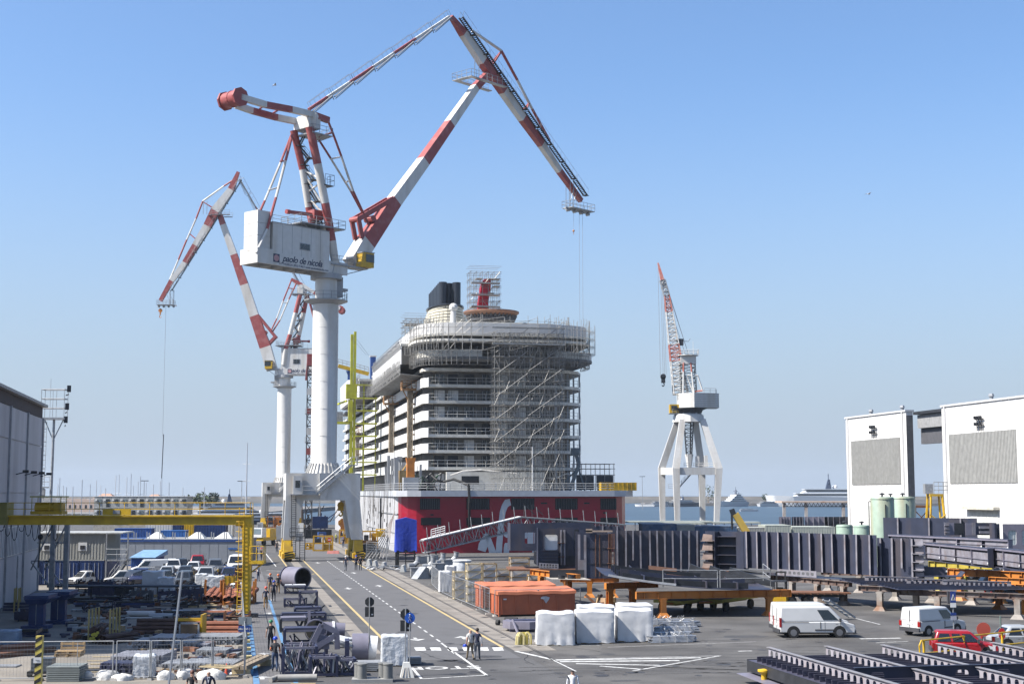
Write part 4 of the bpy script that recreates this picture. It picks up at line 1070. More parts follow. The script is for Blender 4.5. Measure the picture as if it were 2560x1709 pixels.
# red mast fin
m=MB();P=[(16.2,41.1),(16.4,43.5),(16.9,46.6),(17.4,47.5),(18.6,47.5),(18.5,45.5),(18.1,43),(18.1,41.1)]
m.prism([S(u,25,z)for u,z in P],tuple(-DV*.8),tuple(DV*.8));SB(m,'mast_fin',M('fin_red',(.5,.012,.03),.4))
m=MB();m.tube(S(12,26,38.4),S(12,26,41.2),.5,10);SB(m,'mast_base',ship_cream)
m=MB();q=S(9.3,7.5,36.6);m.tube(q,q+V((0,0,3.2)),.45,10);m.ball(q+V((0,0,3.4)),.75,10,6);SB(m,'radome_post',ship_white)
m=MB();m.tube(S(20.5,3.2,36.5),S(20.5,3.0,36.5),.7,14);SB(m,'bow_emblem',cabin_dark)
# aft mooring deck house front, fittings, gear
m=MB();m.hexa([S(8.5,8.9,9.85),S(25,9.0,9.85),S(25,11,9.85),S(8.5,11,9.85),S(8.5,8.9,12.9),S(25,9.0,12.9),S(25,11,12.9),S(8.5,11,12.9)]);SB(m,'deck_house',ship_cream)
m=MB();m.prism([S(11.0,8.84,10.9),S(13.9,8.84,10.9),S(13.9,8.84,12.2),S(11.0,8.84,12.2)],(0,0,0),tuple(DV*.05));SB(m,'house_window',MATS['opening_black'])
m=MB();railing(m,[S(-.4,60,9.8),S(-.4,6,9.8),S(1,1.2,9.8),S(4,-.6,9.8),S(BW-4,-.6,9.8),S(BW,1.5,9.8),S(BW+.8,30,9.8)],1.15,.045,1.8,3);SB(m,'deck_rail',crane_grey)
m=MB()
for x,y0,y1 in((1130,1218,1300),):
 pass
P=[S(7,2.5,11.2),S(8.5,1.2,11.6),S(10,.2,11.0),S(10.6,-.9,10.6),S(10.7,-1.0,8),S(10.75,-.5,4)]
m.path(P,.22,6);m.path([S(5.2,3,12.2),S(6,2,11.4),S(7,2.5,11.2)],.2,6);SB(m,'cable_bundle',black)
m=MB();P=[S(9.0,7.8,12.3),S(11,7.6,13),S(14,7.6,13.2),S(17,7.6,12.9),S(20,7.6,12.6)];m.path(P,.13,5);m.path([S(26,8,11.6),S(28.5,8,12.6),S(30.5,8,12.2)],.12,5);SB(m,'festoon_cable',M('cable_white',(.6,.58,.55),.6))
m=MB();a=S(21.2,.5,9.8);m.tube(a,a+V((0,0,7)),.1,6);SB(m,'flag_pole',ship_white)
m=MB()
for k in range(48):
 v=rr.uniform(3,62);z1=rr.uniform(3,9.6);m.tube(S(-.42-rr.random()*.3,v,9.8),S(-.42-rr.random()*.6,v+rr.uniform(-1.2,1.2),9.8-z1),.025,3,cap=False)
o=SB(m,'hanging_rope',M('rope_dark',(.12,.11,.1),.8));o['kind']='stuff'
m=MB()
for k in range(26):
 v=rr.uniform(14,60);z=rr.uniform(1.5,8.2);m.box(S(-.06,v,z),(.12,.18,rr.uniform(.5,1.0)),AL)
o=SB(m,'hull_lug',dark_steel);o['kind']='stuff'

# ---- loose gear on the aft deck: things of their own
def deck_thing(name,label,cat,u,v,z=9.82,group=None):return thing(name,label,cat,S(u,v,z),AL,group)
t=deck_thing('equipment_box','orange upright equipment box on a grey locker at the port rail of the ship','box',1.9,3.8)
m=MB();m.bb(-.6,.6,-.6,.6,2.1,4.3);m.prism([(-.6,-.6,4.3),(.6,-.6,4.3),(.75,-.6,5.2),(-.75,-.6,5.2)],(0,0,0),(0,1.2,0));m.build('box',orange,t)
m=MB();m.bb(-1.2,1.2,-1,1,0,2.08);m.build('locker',crane_grey,t)
t=deck_thing('container_skip','yellow open skip at the starboard corner of the aft deck','skip',35.4,1.0)
m=MB();m.bb(-3,3,-1,1,0,.12);m.bb(-3,3,-1,-.9,.12,1.3);m.bb(-3,3,.9,1,.12,1.3);m.bb(-3,-2.9,-.9,.9,.12,1.3);m.bb(2.9,3,-.9,.9,.12,1.3)
m.build('tub',yellow,t)
for k in range(9):mm=MB();mm.bb(-2.9+k*.72,-2.8+k*.72,-1.06,-1,0,1.3);mm.build('rib',yellow,t)
t=deck_thing('scaffold_platform','grey scaffold platform with dark side panels at the starboard aft deck','scaffold',33,6)
m=MB()
for x in range(5):
 for y in(0,3):m.tube((-3.2+x*1.6,y,0),(-3.2+x*1.6,y,4.5),.06,4)
for z in(2.6,3.6,4.4):m.tube((-3.4,0,z),(3.4,0,z),.05,4);m.tube((-3.4,3,z),(3.4,3,z),.05,4)
m.bb(-3.4,3.4,0,3,2.55,2.65);m.build('frame',scaf,t);m=MB();m.bb(-3.1,-.2,.1,.16,.1,2.5);m.bb(.2,3.1,.1,.16,.6,2.5);m.build('side_panel',M('shade_panel',(.05,.055,.06),.6),t)
t=deck_thing('deck_davit','grey davit crane arm folded beside the starboard deck scaffold','davit',28.6,6)
m=MB();m.bar((0,0,0),(1.6,0,4.2),.5);m.bar((1.6,0,4.2),(1.0,0,6.6),.5);m.box((1.0,0,6.4),(1.4,.8,1.2));m.bar((2.6,0,0),(1.5,0,4.0),.25);m.bar((-1.2,0,1),(1.2,0,3.4),.2);m.build('arm',M('davit_grey',(.13,.16,.18),.5),t)
t=deck_thing('winch_group','cluster of grey winches and pipes on the port side deck','winch',1.2,18)
rw=random.Random(3)
for k in range(26):
 m=MB();x,y,=rw.uniform(-1.2,3.6),rw.uniform(-9,10);h=rw.uniform(1.2,6.2);c=rw.random()
 if c<.45:m.bar((x,y,0),(x+rw.uniform(-.3,.3),y,h),rw.uniform(.2,.7))
 elif c<.75:m.tube((x,y,0),(x,y,h),rw.uniform(.1,.35),8);m.box((x,y,h),(.9,.8,.6))
 else:m.box((x,y,h*.3),(1.2,1.5,h*.6));m.bar((x,y,h*.6),(x+1.4,y-1,h),.2)
 m.build('winch_part',[crane_grey,galv,M('fit_tan',(.45,.3,.12),.6)][0 if c<.8 else(1 if c<.95 else 2)],t)
t=deck_thing('pipe_manifold','dark tangle of green and black pipes at the port corner of aft deck','pipes',4.6,5)
for k in range(30):
 m=MB();a=V((rw.uniform(-1.3,1.6),rw.uniform(-1.2,1.2),rw.uniform(0,2.4)));m.path([a,a+V((rw.uniform(-1,1),rw.uniform(-.5,.5),rw.uniform(-.4,.8))),a+V((rw.uniform(-1,1),0,-a.z))],rw.uniform(.06,.14),5);m.build('pipe',[dark_steel,black,M('pipe_green',(.04,.09,.05),.5)][k%3],t)
# ---- scaffolding
def scaffold(name,label,us,vs,zs_,lean=None,brace=.35,planks=.5,seed=1,cat='scaffold'):
 rg=random.Random(seed);t=thing(name,label,cat,S(us[0],vs[0],zs_[0]),AL);m=MB();mp=MB();md=MB()
 vv=lambda v,z:v if lean is None else v+lean(z)
 for u in us:
  for v in vs:
   for a,b in zip(zs_,zs_[1:]):m.tube(S(u,vv(v,a),a),S(u,vv(v,b),b),.04,4,cap=False)
 for z in zs_[1:]:
  for v in vs:
   m.tube(S(us[0]-.3,vv(v,z),z),S(us[-1]+.3,vv(v,z),z),.04,4,cap=False);m.tube(S(us[0]-.3,vv(v,z),z+1),S(us[-1]+.3,vv(v,z),z+1),.03,4,cap=False)
  for u in us:m.tube(S(u,vv(vs[0],z)-.3,z),S(u,vv(vs[-1],z)+.3,z),.035,4,cap=False)
 for a,b in zip(zs_,zs_[1:]):
  for u0,u1 in zip(us,us[1:]):
   if rg.random()<brace:
    p,q=(u0,u1)if rg.random()<.5 else(u1,u0);md.tube(S(p,vv(vs[0],a)-.06,a),S(q,vv(vs[0],b)-.06,b),.04,4,cap=False)
   if rg.random()<planks and len(vs)>1:mp.hexa([S(u0,vv(vs[0],a),a+.05),S(u1,vv(vs[0],a),a+.05),S(u1,vv(vs[1],a),a+.05),S(u0,vv(vs[1],a),a+.05),S(u0,vv(vs[0],a),a+.12),S(u1,vv(vs[0],a),a+.12),S(u1,vv(vs[1],a),a+.12),S(u0,vv(vs[1],a),a+.12)])
 m.build('tube_frame',scaf,t,world=True,kind='stuff')
 if md.v:md.build('brace',scaf,t,world=True,kind='stuff')
 if mp.v:mp.build('plank',plank,t,world=True,kind='stuff')
 return t
ust=[15.0+k*.82 for k in range(15)];zst=[9.85+k*1.95 for k in range(14)]
t=scaffold('stern_scaffold','tall tube scaffold tower covering the middle of the ship stern balconies',ust,[.6,2.0,3.6],zst,None,.55,.4,2)
m=MB()
for k in range(6):
 z=14+k*3.6;m.tube(S(15.2,.45,z),S(20.5,.45,z+3.9),.05,5);m.tube(S(20.5,.45,z+.6),S(26,.45,z+4.5),.05,5)
m.bar(S(14.6,.4,33.4),S(26.6,.4,33.4),.4,.25);m.bar(S(14.6,.4,36.0),S(26.6,.4,36.0),.3,.2)
m.build('long_brace',scaf,t,world=True)
ring=stern(2.8,32.7,1.6,11,13,.5,34)
def ring_scaffold(name,label,pts,z0,z1,step,seed,out=.9):
 rg=random.Random(seed);t=thing(name,label,'scaffold',S(*pts[len(pts)//2],z0),AL);m=MB()
 P=[S(a,b,0)for a,b in pts]
 for i,p in enumerate(P):
  a,b=P[max(0,i-1)],P[min(len(P)-1,i+1)];tt=(b-a).normalized();nn=V((tt.y,-tt.x,0));
  if nn.dot(S(18,30,0)-p)>0:nn=-nn
  q=p+nn*out
  m.tube(p+V((0,0,z0)),p+V((0,0,z1+rg.uniform(0,.8))),.04,4,cap=False);m.tube(q+V((0,0,z0)),q+V((0,0,z1-rg.uniform(0,1))),.03,4,cap=False)
  z=z0
  while z<z1:
   m.tube(p+V((0,0,z)),q+V((0,0,z)),.025,4,cap=False)
   if i<len(P)-1:
    m.tube(p+V((0,0,z)),P[i+1]+V((0,0,z)),.03,4,cap=False)
    if rg.random()<.35:m.tube(p+V((0,0,z)),P[i+1]+V((0,0,z+step)),.035,4,cap=False)
   z+=step
 m.build('tube_frame',scaf,t,world=True,kind='stuff');return t
ring_scaffold('deck_scaffold','ring of scaffold tubes round the curved upper stern decks of the ship',ring,32.4,37.4,1.25,4)
ring2=[p for p in stern(3.4,32.3,3.2,10,12,.55,40)]
ring_scaffold('deck_scaffold','band of scaffold tubes hung under the curved stern overhang',ring2,30.2,32.8,.65,6,.7)
ring3=[p for p in stern(5.8,30.8,9.4,11,30,.5,30)]
ring_scaffold('deck_scaffold','thin scaffold railing on the topmost cream bulwark of the stern',ring3,37.6,38.9,.65,8,.3)
ring_scaffold('side_scaffold','scaffold slung under the long white side panel of the ship',[(1.0,12+k*1.7)for k in range(32)],28.9,31.2,.75,9,.8)
m=MB();m.hexa([S(1.1,13,29.6),S(1.2,13,29.6),S(1.2,65,29.6),S(1.1,65,29.6),S(1.1,13,30.9),S(1.2,13,30.9),S(1.2,65,30.9),S(1.1,65,30.9)])
m.hexa([S(1.2,13,29.3),S(5.4,13,28.9),S(5.4,65,28.9),S(1.2,65,29.3),S(1.2,13,29.4),S(5.4,13,29.0),S(5.4,65,29.0),S(1.2,65,29.4)])
SB(m,'hung_walkway',M('walkway_mesh',(.25,.25,.24),.8,var=.4,scale=2))
scaffold('mast_scaffold','scaffold tower with plank stages round the red mast fin',[14.8+k*1.05 for k in range(6)],[23.2,25,26.8],[40.9+k*1.3 for k in range(7)],None,.25,.18,11)
m=MB()
for z in(42.3,44.4,46.5):m.hexa([S(14.9,22.9,z),S(20,22.9,z),S(20,24,z),S(14.9,24,z),S(14.9,22.9,z+.22),S(20,22.9,z+.22),S(20,24,z+.22),S(14.9,24,z+.12)])
o=m.build('stage_plank',scaf,None);o.data.transform(ship.matrix_basis.inverted());o.parent=ship
scaffold('corner_scaffold','small scaffold stage at the port end of the upper deck',[2.2+k*1.0 for k in range(5)],[14,17,20],[36.0+k*.9 for k in range(4)],None,.3,.4,12)

# ---- mast climbers, lime tower, cranes beyond
brown=M('climber_brown',(.36,.2,.09),.6,dirt=(.2,.1,.05),damt=.5)
def climber(label,px,ytop,ybot,v,u=4.0,grp='mast climbing platforms on the ship side'):
 zt_,zb_=Zof(ytop,SO.y+v),Zof(ybot,SO.y+v)
 p=S(u,v,zb_);t=thing('mast_climber',label,'work platform',p,AL,grp);h=zt_-zb_
 m=MB();lattice(m,(0,0,0),(0,0,h+.6),.8,.8,int(h/.9),.09,(0,1,0),.06);m.bb(-.3,.3,-.3,.3,0,h);m.build('mast',M('mast_tan',(.4,.33,.24),.6,var=.3),t)
 m=MB();m.bb(-1.6,1.6,-1.9,.5,h,h+.3);m.bar((-.4,0,h-1.6),(-1.3,-.6,h),.15);m.bar((.4,0,h-1.6),(1.3,-.6,h),.15);m.build('platform',brown,t)
 m=MB();railing(m,[(-1.6,.5,h+.3),(-1.6,-1.9,h+.3),(1.6,-1.9,h+.3),(1.6,.5,h+.3)],1.3,.06,.8,3);m.build('guard_rail',brown,t)
 for k in range(4):m=MB();z=h*(.15+k*.22);m.box((.5,.1,z),(1.0,.6,.25));m.build('wall_tie',brown,t)
 return t
climber('brown mast climbing platform at the aft end of the balconies',1035,976,1150,20,3.7)
climber('brown mast climbing platform further forward with lower stage',965,1012,1130,52,3.9)
climber('small brown mast climber far along the ship side beyond the lime tower',862,1085,1145,128,3.7)
t=thing('lime_tower','lime green steel access tower with landings against the ship side','access tower',S(-1.6,78,0),AL)
ZT=SO.y+78
zs_l=[Zof(y,ZT)for y in(962,995,1026,1058,1089,1121,1154,1185)]
m=MB();m.bb(-.55,.05,-.4,.4,0,Zof(838,ZT));m.bb(.15,.65,-.4,.4,0,Zof(831,ZT));m.build('mast',lime,t)
m=MB();m.bb(-1.4,.9,-.8,.8,Zof(998,ZT),Zof(962,ZT));m.bb(-.9,.0,-.8,.8,Zof(1055,ZT),Zof(1000,ZT));m.build('mast_head_box',lime,t)
for z in zs_l:
 m=MB();m.bb(.7,5.2,-1.2,1.2,z-.25,z);m.build('landing',lime,t)
 m=MB();railing(m,[(.8,-1.15,z),(5.1,-1.15,z)],1.1,.04,.9,2);m.build('landing_rail',galv,t)
m=MB();m.bb(2.2,2.55,-.2,.2,2,zs_l[0]);m.bb(4.9,5.1,.9,1.1,2,zs_l[0]);m.build('landing_post',lime,t)
m=MB();z=Zof(1061,ZT);m.bb(-4.6,-.6,-.6,.6,z,z+.5);m.build('arm',lime,t)
m=MB();m.bar((-1.2,0,Zof(1003,ZT)),(-5.5,6,Zof(1020,ZT)),.35);m.build('arm',lime,t)
m=MB();railing(m,[(-4.5,-.5,z+.5),(-.7,-.5,z+.5)],1.2,.05,.9,2);m.bb(-3.4,-2.0,-.3,.3,z+.5,z+2.6);m.build('cage',galv,t)
m=MB();m.tube((.4,0,Zof(845,ZT)),(3.6,2,Zof(888,ZT)),.03,4);m.tube((.4,0,Zof(856,ZT)),(3.0,2,Zof(886,ZT)),.03,4);m.build('stay_wire',MATS['wire_rope'],t)
q=D(882,1232,352);zz=Zof(925,352)
t=thing('gantry_girder','yellow girder on blue posts above the ship beyond the lime tower','girder',(q.x,q.y,0),AL)
m=MB();m.bar((-4,0,zz+1),(3.6,0,zz-.9),.8,.9);m.build('girder',yellow,t)
m=MB();railing(m,[(-4,0,zz+1.5),(3.6,0,zz-.4)],1.2,.06,1.0);m.build('girder_rail',galv,t)
m=MB();m.bb(-1.6,-.7,-.5,.5,34,zz-.2);m.prism([(-2.0,-.5,zz-.2),(-.3,-.5,zz-.2),(-.7,-.5,zz-1.2),(-1.6,-.5,zz-1.2)],(0,0,0),(0,1,0));m.build('post',blue_paint,t)
q=D(929,1232,335);m=MB();zz=Zof(889,335);t=thing('blue_post','square blue steel post standing above the ship upper deck','post',(q.x,q.y,34),AL)
m.bb(-.62,.62,-.6,.6,0,zz-34.3);m.build('post',blue_paint,t);m=MB();m.bb(-.75,.75,-.7,.7,zz-34.29,zz-34);m.build('post_cap',crane_white,t)
q=D(772,1232,300);q.z=0
t=thing('hoist_tower','red and grey lattice hoist tower between the two crane pillars','hoist tower',q,AL)
hz=Zof(885,300);h1=Zof(915,300)
m=MB();lattice(m,(0,0,0),(0,0,h1),1.3,1.3,20,.1,(0,1,0),.07);m.build('mast',dark_steel,t)
for k in range(6):m=MB();z=9+k*4.2;m.bb(-.7,.7,-.75,-.5,z,z+1.4);m.build('mast_panel',crane_white if k%2 else crane_red,t)
m=MB();m.bb(-.8,.5,-.6,.6,h1,hz);m.bar((-.9,0,h1-3),(-.4,0,hz),.5);m.build('hoist_head',crane_red,t)
for k in range(3):m=MB();z=14+k*6;m.box((0,0,z),(2.0,1.8,.15));railing(m,[(-1,-.9,z),(1,-.9,z)],1.1,.05,.9);m.build('landing',galv,t)

# ================================================================== kit of parts: vehicles, steelwork, crates, people
tyre=M('tyre',(.02,.02,.02),.85,var=.1);rim_m=M('wheel_rim',(.3,.3,.31),.35,.6,var=.1)
lamp_red=M('tail_lamp',(.3,.01,.01),.3);lamp_clear=M('head_lamp',(.6,.62,.65),.15);bumper_m=M('bumper_grey',(.05,.05,.055),.6)
plate_m=M('number_plate',(.6,.6,.6),.5)
def paint(name,rgb):return M(name,rgb,.28,var=.04,spec=.6)
KINDS={ # length, width, height, belt, lower outline (x,z), greenhouse base x0,x1, roof x0,x1, roof half width, wheels, radius, side windows (x0,x1 fractions at mid), cargo
'van':dict(L=5.0,W=1.95,H=2.02,belt=1.05,low=[(-2.5,.35),(2.45,.3),(2.5,.62),(2.42,.85),(1.75,1.05),(-2.5,1.05)],gb=(-2.5,1.8),gr=(-2.42,.82),rw=.82,wh=(-1.62,1.42),r=.35,win=[(.69,.93)],ws=1),
'small_van':dict(L=4.45,W=1.8,H=1.85,belt=1.0,low=[(-2.2,.33),(2.15,.28),(2.22,.6),(2.1,.85),(1.45,1.0),(-2.2,1.0)],gb=(-2.2,1.5),gr=(-2.14,.55),rw=.74,wh=(-1.4,1.33),r=.32,win=[(.63,.93)],ws=1),
'hatch':dict(L=3.7,W=1.62,H=1.5,belt=.86,low=[(-1.8,.3),(1.8,.26),(1.85,.55),(1.72,.76),(1.0,.86),(-1.82,.86)],gb=(-1.8,1.05),gr=(-1.55,.3),rw=.58,wh=(-1.17,1.2),r=.29,win=[(.08,.36),(.4,.64),(.67,.93)],ws=1),
'suv':dict(L=4.5,W=1.85,H=1.7,belt=1.0,low=[(-2.2,.36),(2.2,.32),(2.26,.7),(2.1,.92),(1.1,1.0),(-2.2,1.0)],gb=(-2.15,1.15),gr=(-1.9,.3),rw=.68,wh=(-1.35,1.4),r=.36,win=[(.06,.32),(.36,.63),(.66,.93)],ws=1),
'sedan':dict(L=4.4,W=1.75,H=1.42,belt=.84,low=[(-2.15,.3),(2.15,.26),(2.2,.55),(2.05,.74),(.95,.84),(-1.5,.86),(-2.15,.8)],gb=(-1.55,1.0),gr=(-.95,.2),rw=.58,wh=(-1.3,1.35),r=.31,win=[(.12,.48),(.53,.92)],ws=1),
'pickup':dict(L=5.0,W=1.8,H=1.75,belt=1.0,low=[(-2.45,.45),(2.4,.4),(2.45,.75),(2.3,.95),(1.3,1.0),(-2.45,1.0)],gb=(-.6,1.35),gr=(-.5,.65),rw=.68,wh=(-1.5,1.5),r=.37,win=[(.1,.5),(.55,.92)],ws=1),
}
def vehicle(name,label,cat,loc,yaw,kind,pm,group=None,dark_lower=True):
 k=KINDS[kind];t=thing(name,label,cat,loc,yaw,group);W2=k['W']/2;b=k['belt'];H=k['H'];L=k['L']
 m=MB();m.prism([(x,-W2,z)for x,z in k['low']],(0,0,0),(0,k['W'],0))
 o=m.build('body',pm,t,smooth=True);md=o.modifiers.new('bevel','BEVEL');md.width=.07;md.segments=2;md.limit_method='ANGLE'
 (x0,x1),(y0,y1),rw=k['gb'],k['gr'],k['rw'];wb=W2-.03
 m=MB();m.hexa([(x0,-wb,b-.04),(x1,-wb,b-.04),(x1,wb,b-.04),(x0,wb,b-.04),(y0,-rw,H),(y1,-rw,H),(y1,rw,H),(y0,rw,H)])
 o=m.build('cabin',pm,t,smooth=True);md=o.modifiers.new('bevel','BEVEL');md.width=.11;md.segments=3;md.limit_method='ANGLE'
 def sp(f,g,s,off=.012):
  xa,xb=x0+(y0-x0)*g,x1+(y1-x1)*g;y=wb+(rw-wb)*g
  return V((xa+(xb-xa)*f,s*(y+off),b-.04+(H-b+.04)*g))
 for s in(-1,1):
  for f0,f1 in k['win']:
   m=MB();m.prism([sp(f0,.14,s),sp(f1,.14,s),sp(f1-.02,.78,s),sp(f0+.01,.78,s)],(0,0,0),(0,-s*.03,0));m.build('side_window',glass,t)
 def fp(f,g,front):
  xx=(x1+(y1-x1)*g+.012)if front else(x0+(y0-x0)*g-.012);y=wb+(rw-wb)*g
  return V((xx,(f*2-1)*y,b-.04+(H-b+.04)*g))
 m=MB();m.prism([fp(.08,.1,1),fp(.92,.1,1),fp(.9,.84,1),fp(.1,.84,1)],(0,0,0),(-.03,0,0));m.build('windscreen',glass,t)
 if kind not in('van','small_van'):
  m=MB();m.prism([fp(.1,.2,0),fp(.9,.2,0),fp(.88,.8,0),fp(.12,.8,0)],(0,0,0),(.03,0,0));m.build('rear_window',glass,t)
 else:
  m=MB()
  for s in(-1,1):
   m.bb(x0+.15,x0+1.9,s*W2-.01,s*(W2+.012),b-.05,b-.01);m.bb(.15,.19,s*W2,s*(W2+.012),.6,b-.02);m.bb(x0+2.3,x0+3.6 if kind=='van' else x0+3.3,s*W2,s*(W2+.02),.48,.56)
  m.bb(x0-.012,x0,-.02,.02,.5,H-.15);m.build('door_trim',bumper_m,t)
  m=MB();m.bb(x0-.03,x0,-.25,.25,.75,.87);m.build('number_plate',plate_m,t)
 for s in(-1,1):
  m=MB();m.bb(-L/2-.01,-L/2+.1,s*W2-.2*s,s*(W2+.01),b-.35,b-.02 if kind!='van' else b+.25);m.build('tail_lamp',lamp_red,t)
  m=MB();m.hexa([(L/2-.5,s*(W2-.35),b-.33),(L/2-.03,s*(W2-.35),b-.36),(L/2-.22,s*(W2+.008),b-.36),(L/2-.5,s*(W2+.008),b-.33),(L/2-.6,s*(W2-.35),b-.12),(L/2-.12,s*(W2-.35),b-.22),(L/2-.3,s*(W2+.008),b-.2),(L/2-.62,s*(W2+.008),b-.12)]);m.build('headlight',lamp_clear,t)
  m=MB();m.box((x1-.35,s*(W2+.12),b+.1),(.12,.2,.22));m.build('wing_mirror',bumper_m,t)
  for x in k['wh']:
   m=MB();m.tube((x,s*(W2-.22),k['r']),(x,s*(W2+.015),k['r']),k['r'],18);w=m.build('wheel',tyre,t,smooth=True)
   m=MB();m.tube((x,s*(W2-.02),k['r']),(x,s*(W2+.022),k['r']),k['r']*.62,14);m.build('rim',rim_m,w)
   m=MB();n=12
   pts=[V((x+(k['r']+.09)*cos(pi*q/n),s*(W2+.004),k['r']+(k['r']+.09)*sin(pi*q/n)))for q in range(n+1)]
   m.prism(pts,(0,0,0),(0,-s*.1,0));m.build('wheel_arch',black,t)
 m=MB()
 for s in(-1,1):
  for f in([k['win'][0][0]]+[w[1]for w in k['win']]):
   x=sp(f,0,s).x;m.bb(x-.012,x+.012,s*W2-.004,s*W2+.006,.42,b-.03)
   if f!=k['win'][0][0]:m.bb(x-.32,x-.16,s*W2,s*W2+.025,b-.2,b-.16)
 m.build('door_seam',bumper_m,t)
 m=MB();m.bb(-L/2-.06,-L/2+.12,-W2+.04,W2-.04,.3,.56);m.build('bumper',bumper_m,t)
 m=MB();m.bb(L/2-.16,L/2+.04,-W2+.05,W2-.05,.26,.5);m.bb(L/2-.12,L/2+.015,-.5,.5,.55,.68);m.build('bumper',bumper_m,t)
 return t
white_car=paint('white_car_paint',(.62,.62,.61));red_car=paint('red_car_paint',(.3,.008,.014));grey_car=paint('grey_car_paint',(.09,.10,.115));blue_car=paint('blue_car_paint',(.02,.03,.09));black_car=paint('black_car_paint',(.015,.016,.018));silver_car=paint('silver_car_paint',(.36,.38,.4));slate_car=paint('slate_car_paint',(.06,.075,.095))

# ---- holed web: row of rounded openings in a plate standing on edge ex (along), ez (up)
def holed(mb,o,ex,ez,L,H,n,fw=.6,fh=.62,th=.025,edge=0.0,mi=0):
 o=V(o);ex=V(ex);ez=V(ez);ny=ex.cross(ez).normalized()*th/2;c=(L-2*edge)/n
 sq=[(-1,-1),(-.33,-1),(.33,-1),(1,-1),(1,-.33),(1,.33),(1,1),(.33,1),(-.33,1),(-1,1),(-1,.33),(-1,-.33)]
 for i in range(n):
  cx=edge+c*(i+.5);A=[];B=[]
  for a,b in sq:
   A.append(o+ex*(cx+a*c/2)+ez*(H/2+b*H/2))
   k=.82 if abs(a)==1 and abs(b)==1 else 1
   B.append(o+ex*(cx+a*k*c*fw/2)+ez*(H/2+b*k*H*fh/2))
  for s in(-1,1):
   ia=mb.av(*[p+ny*s for p in A]);ib=mb.av(*[p+ny*s for p in B])
   for k in range(12):l=(k+1)%12;mb.face((ia+k,ia+l,ib+l,ib+k),mi)
  ib=mb.av(*[p-ny for p in B]);ic=mb.av(*[p+ny for p in B])
  for k in range(12):l=(k+1)%12;mb.face((ib+k,ib+l,ic+l,ic+k),mi)
 for a,b in((0,edge),(L-edge,L)):
  if b-a>.01:mb.hexa([o+ex*a-ny,o+ex*b-ny,o+ex*b+ny,o+ex*a+ny,o+ex*a-ny+ez*H,o+ex*b-ny+ez*H,o+ex*b+ny+ez*H,o+ex*a+ny+ez*H],mi)
def P2(px,Y,z=0.0):q=D(px,1232,Y);return V((q.x,q.y,z))
def stiff_panel(name,label,p0,p1,z0,z1,n,mat=primer,emat=primer_lt,th=.28,lean=.0,frame_cols=True,seed=0,group=None,label_part=None):
 p0,p1=V(p0),V(p1);d=p1-p0;d.z=0;L=d.length;yaw=atan2(d.y,d.x);rg=random.Random(seed)
 t=thing(name,label,'steel panel',(p0.x,p0.y,z0),yaw,group);H=z1-z0
 m=MB();m.bb(0,L,0,.03,0,H);m.build('plate',mat,t)
 for k in range(n):
  x=L*(k+.5)/n+rg.uniform(-.08,.08);w=th*rg.uniform(.7,1.25);h0=0.0 if rg.random()<.8 else rg.uniform(.1,.5)*H
  m=MB();a=rg.uniform(-.04,.04)+lean
  m.prism([(x,0,h0),(x+.05,0,h0),(x+.05+a,0,H),(x+a,0,H)],(0,-w,0),(0,-.002,0));m.mi=1
  m.prism([(x-.06,-w,h0),(x+.1,-w,h0),(x+.1+a,-w,H),(x-.06+a,-w,H)],(0,-.02,0),(0,0,0),1)
  m.build('stiffener',[mat,emat],t)
 return t
def trestle(label,p0,p1,h,mat,name='trestle',posts=(.15,.85),bw=.45,group='steel trestles under the hull panels',feet=True):
 p0,p1=V(p0),V(p1);d=p1-p0;d.z=0;L=d.length;yaw=atan2(d.y,d.x);t=thing(name,label,'trestle',(p0.x,p0.y,0),yaw,group)
 m=MB();m.bb(0,L,-.2,.2,h-.04,h);m.bb(0,L,-.2,.2,h-bw,h-bw+.04);m.bb(0,L,-.03,.03,h-bw+.04,h-.04);m.bb(-.02,0,-.2,.2,h-bw,h);m.bb(L,L+.02,-.2,.2,h-bw,h)
 for k in range(int(L/1.1)):x=.6+k*1.1;m.bb(x,x+.02,-.19,.19,h-bw+.04,h-.04)
 m.build('beam',mat,t)
 for f in posts:
  x=f*L;m=MB();m.bb(x-.22,x+.22,-.22,-.18,.02,h-bw);m.bb(x-.22,x+.22,.18,.22,.02,h-bw);m.bb(x-.02,x+.02,-.18,.18,.02,h-bw)
  m.hexa([(x-.22,-.17,h-bw-.22),(x+.22,-.17,h-bw-.22),(x+.22,.17,h-bw-.22),(x-.22,.17,h-bw-.22),(x-.36,-.17,h-bw-.003),(x+.36,-.17,h-bw-.003),(x+.36,.17,h-bw-.003),(x-.36,.17,h-bw-.003)])if feet else None
  m.hexa([(x-.5,-.45,0),(x+.5,-.45,0),(x+.5,.45,0),(x-.5,.45,0),(x-.25,-.22,.35),(x+.25,-.22,.35),(x+.25,.22,.35),(x-.25,.22,.35)])
  m.build('post',M('trestle_post',(.3,.27,.24),.7,dirt=(.2,.09,.04),damt=.9,dscale=.9,var=.25)if mat.name=='trestle_brown' else mat,t)
 return t
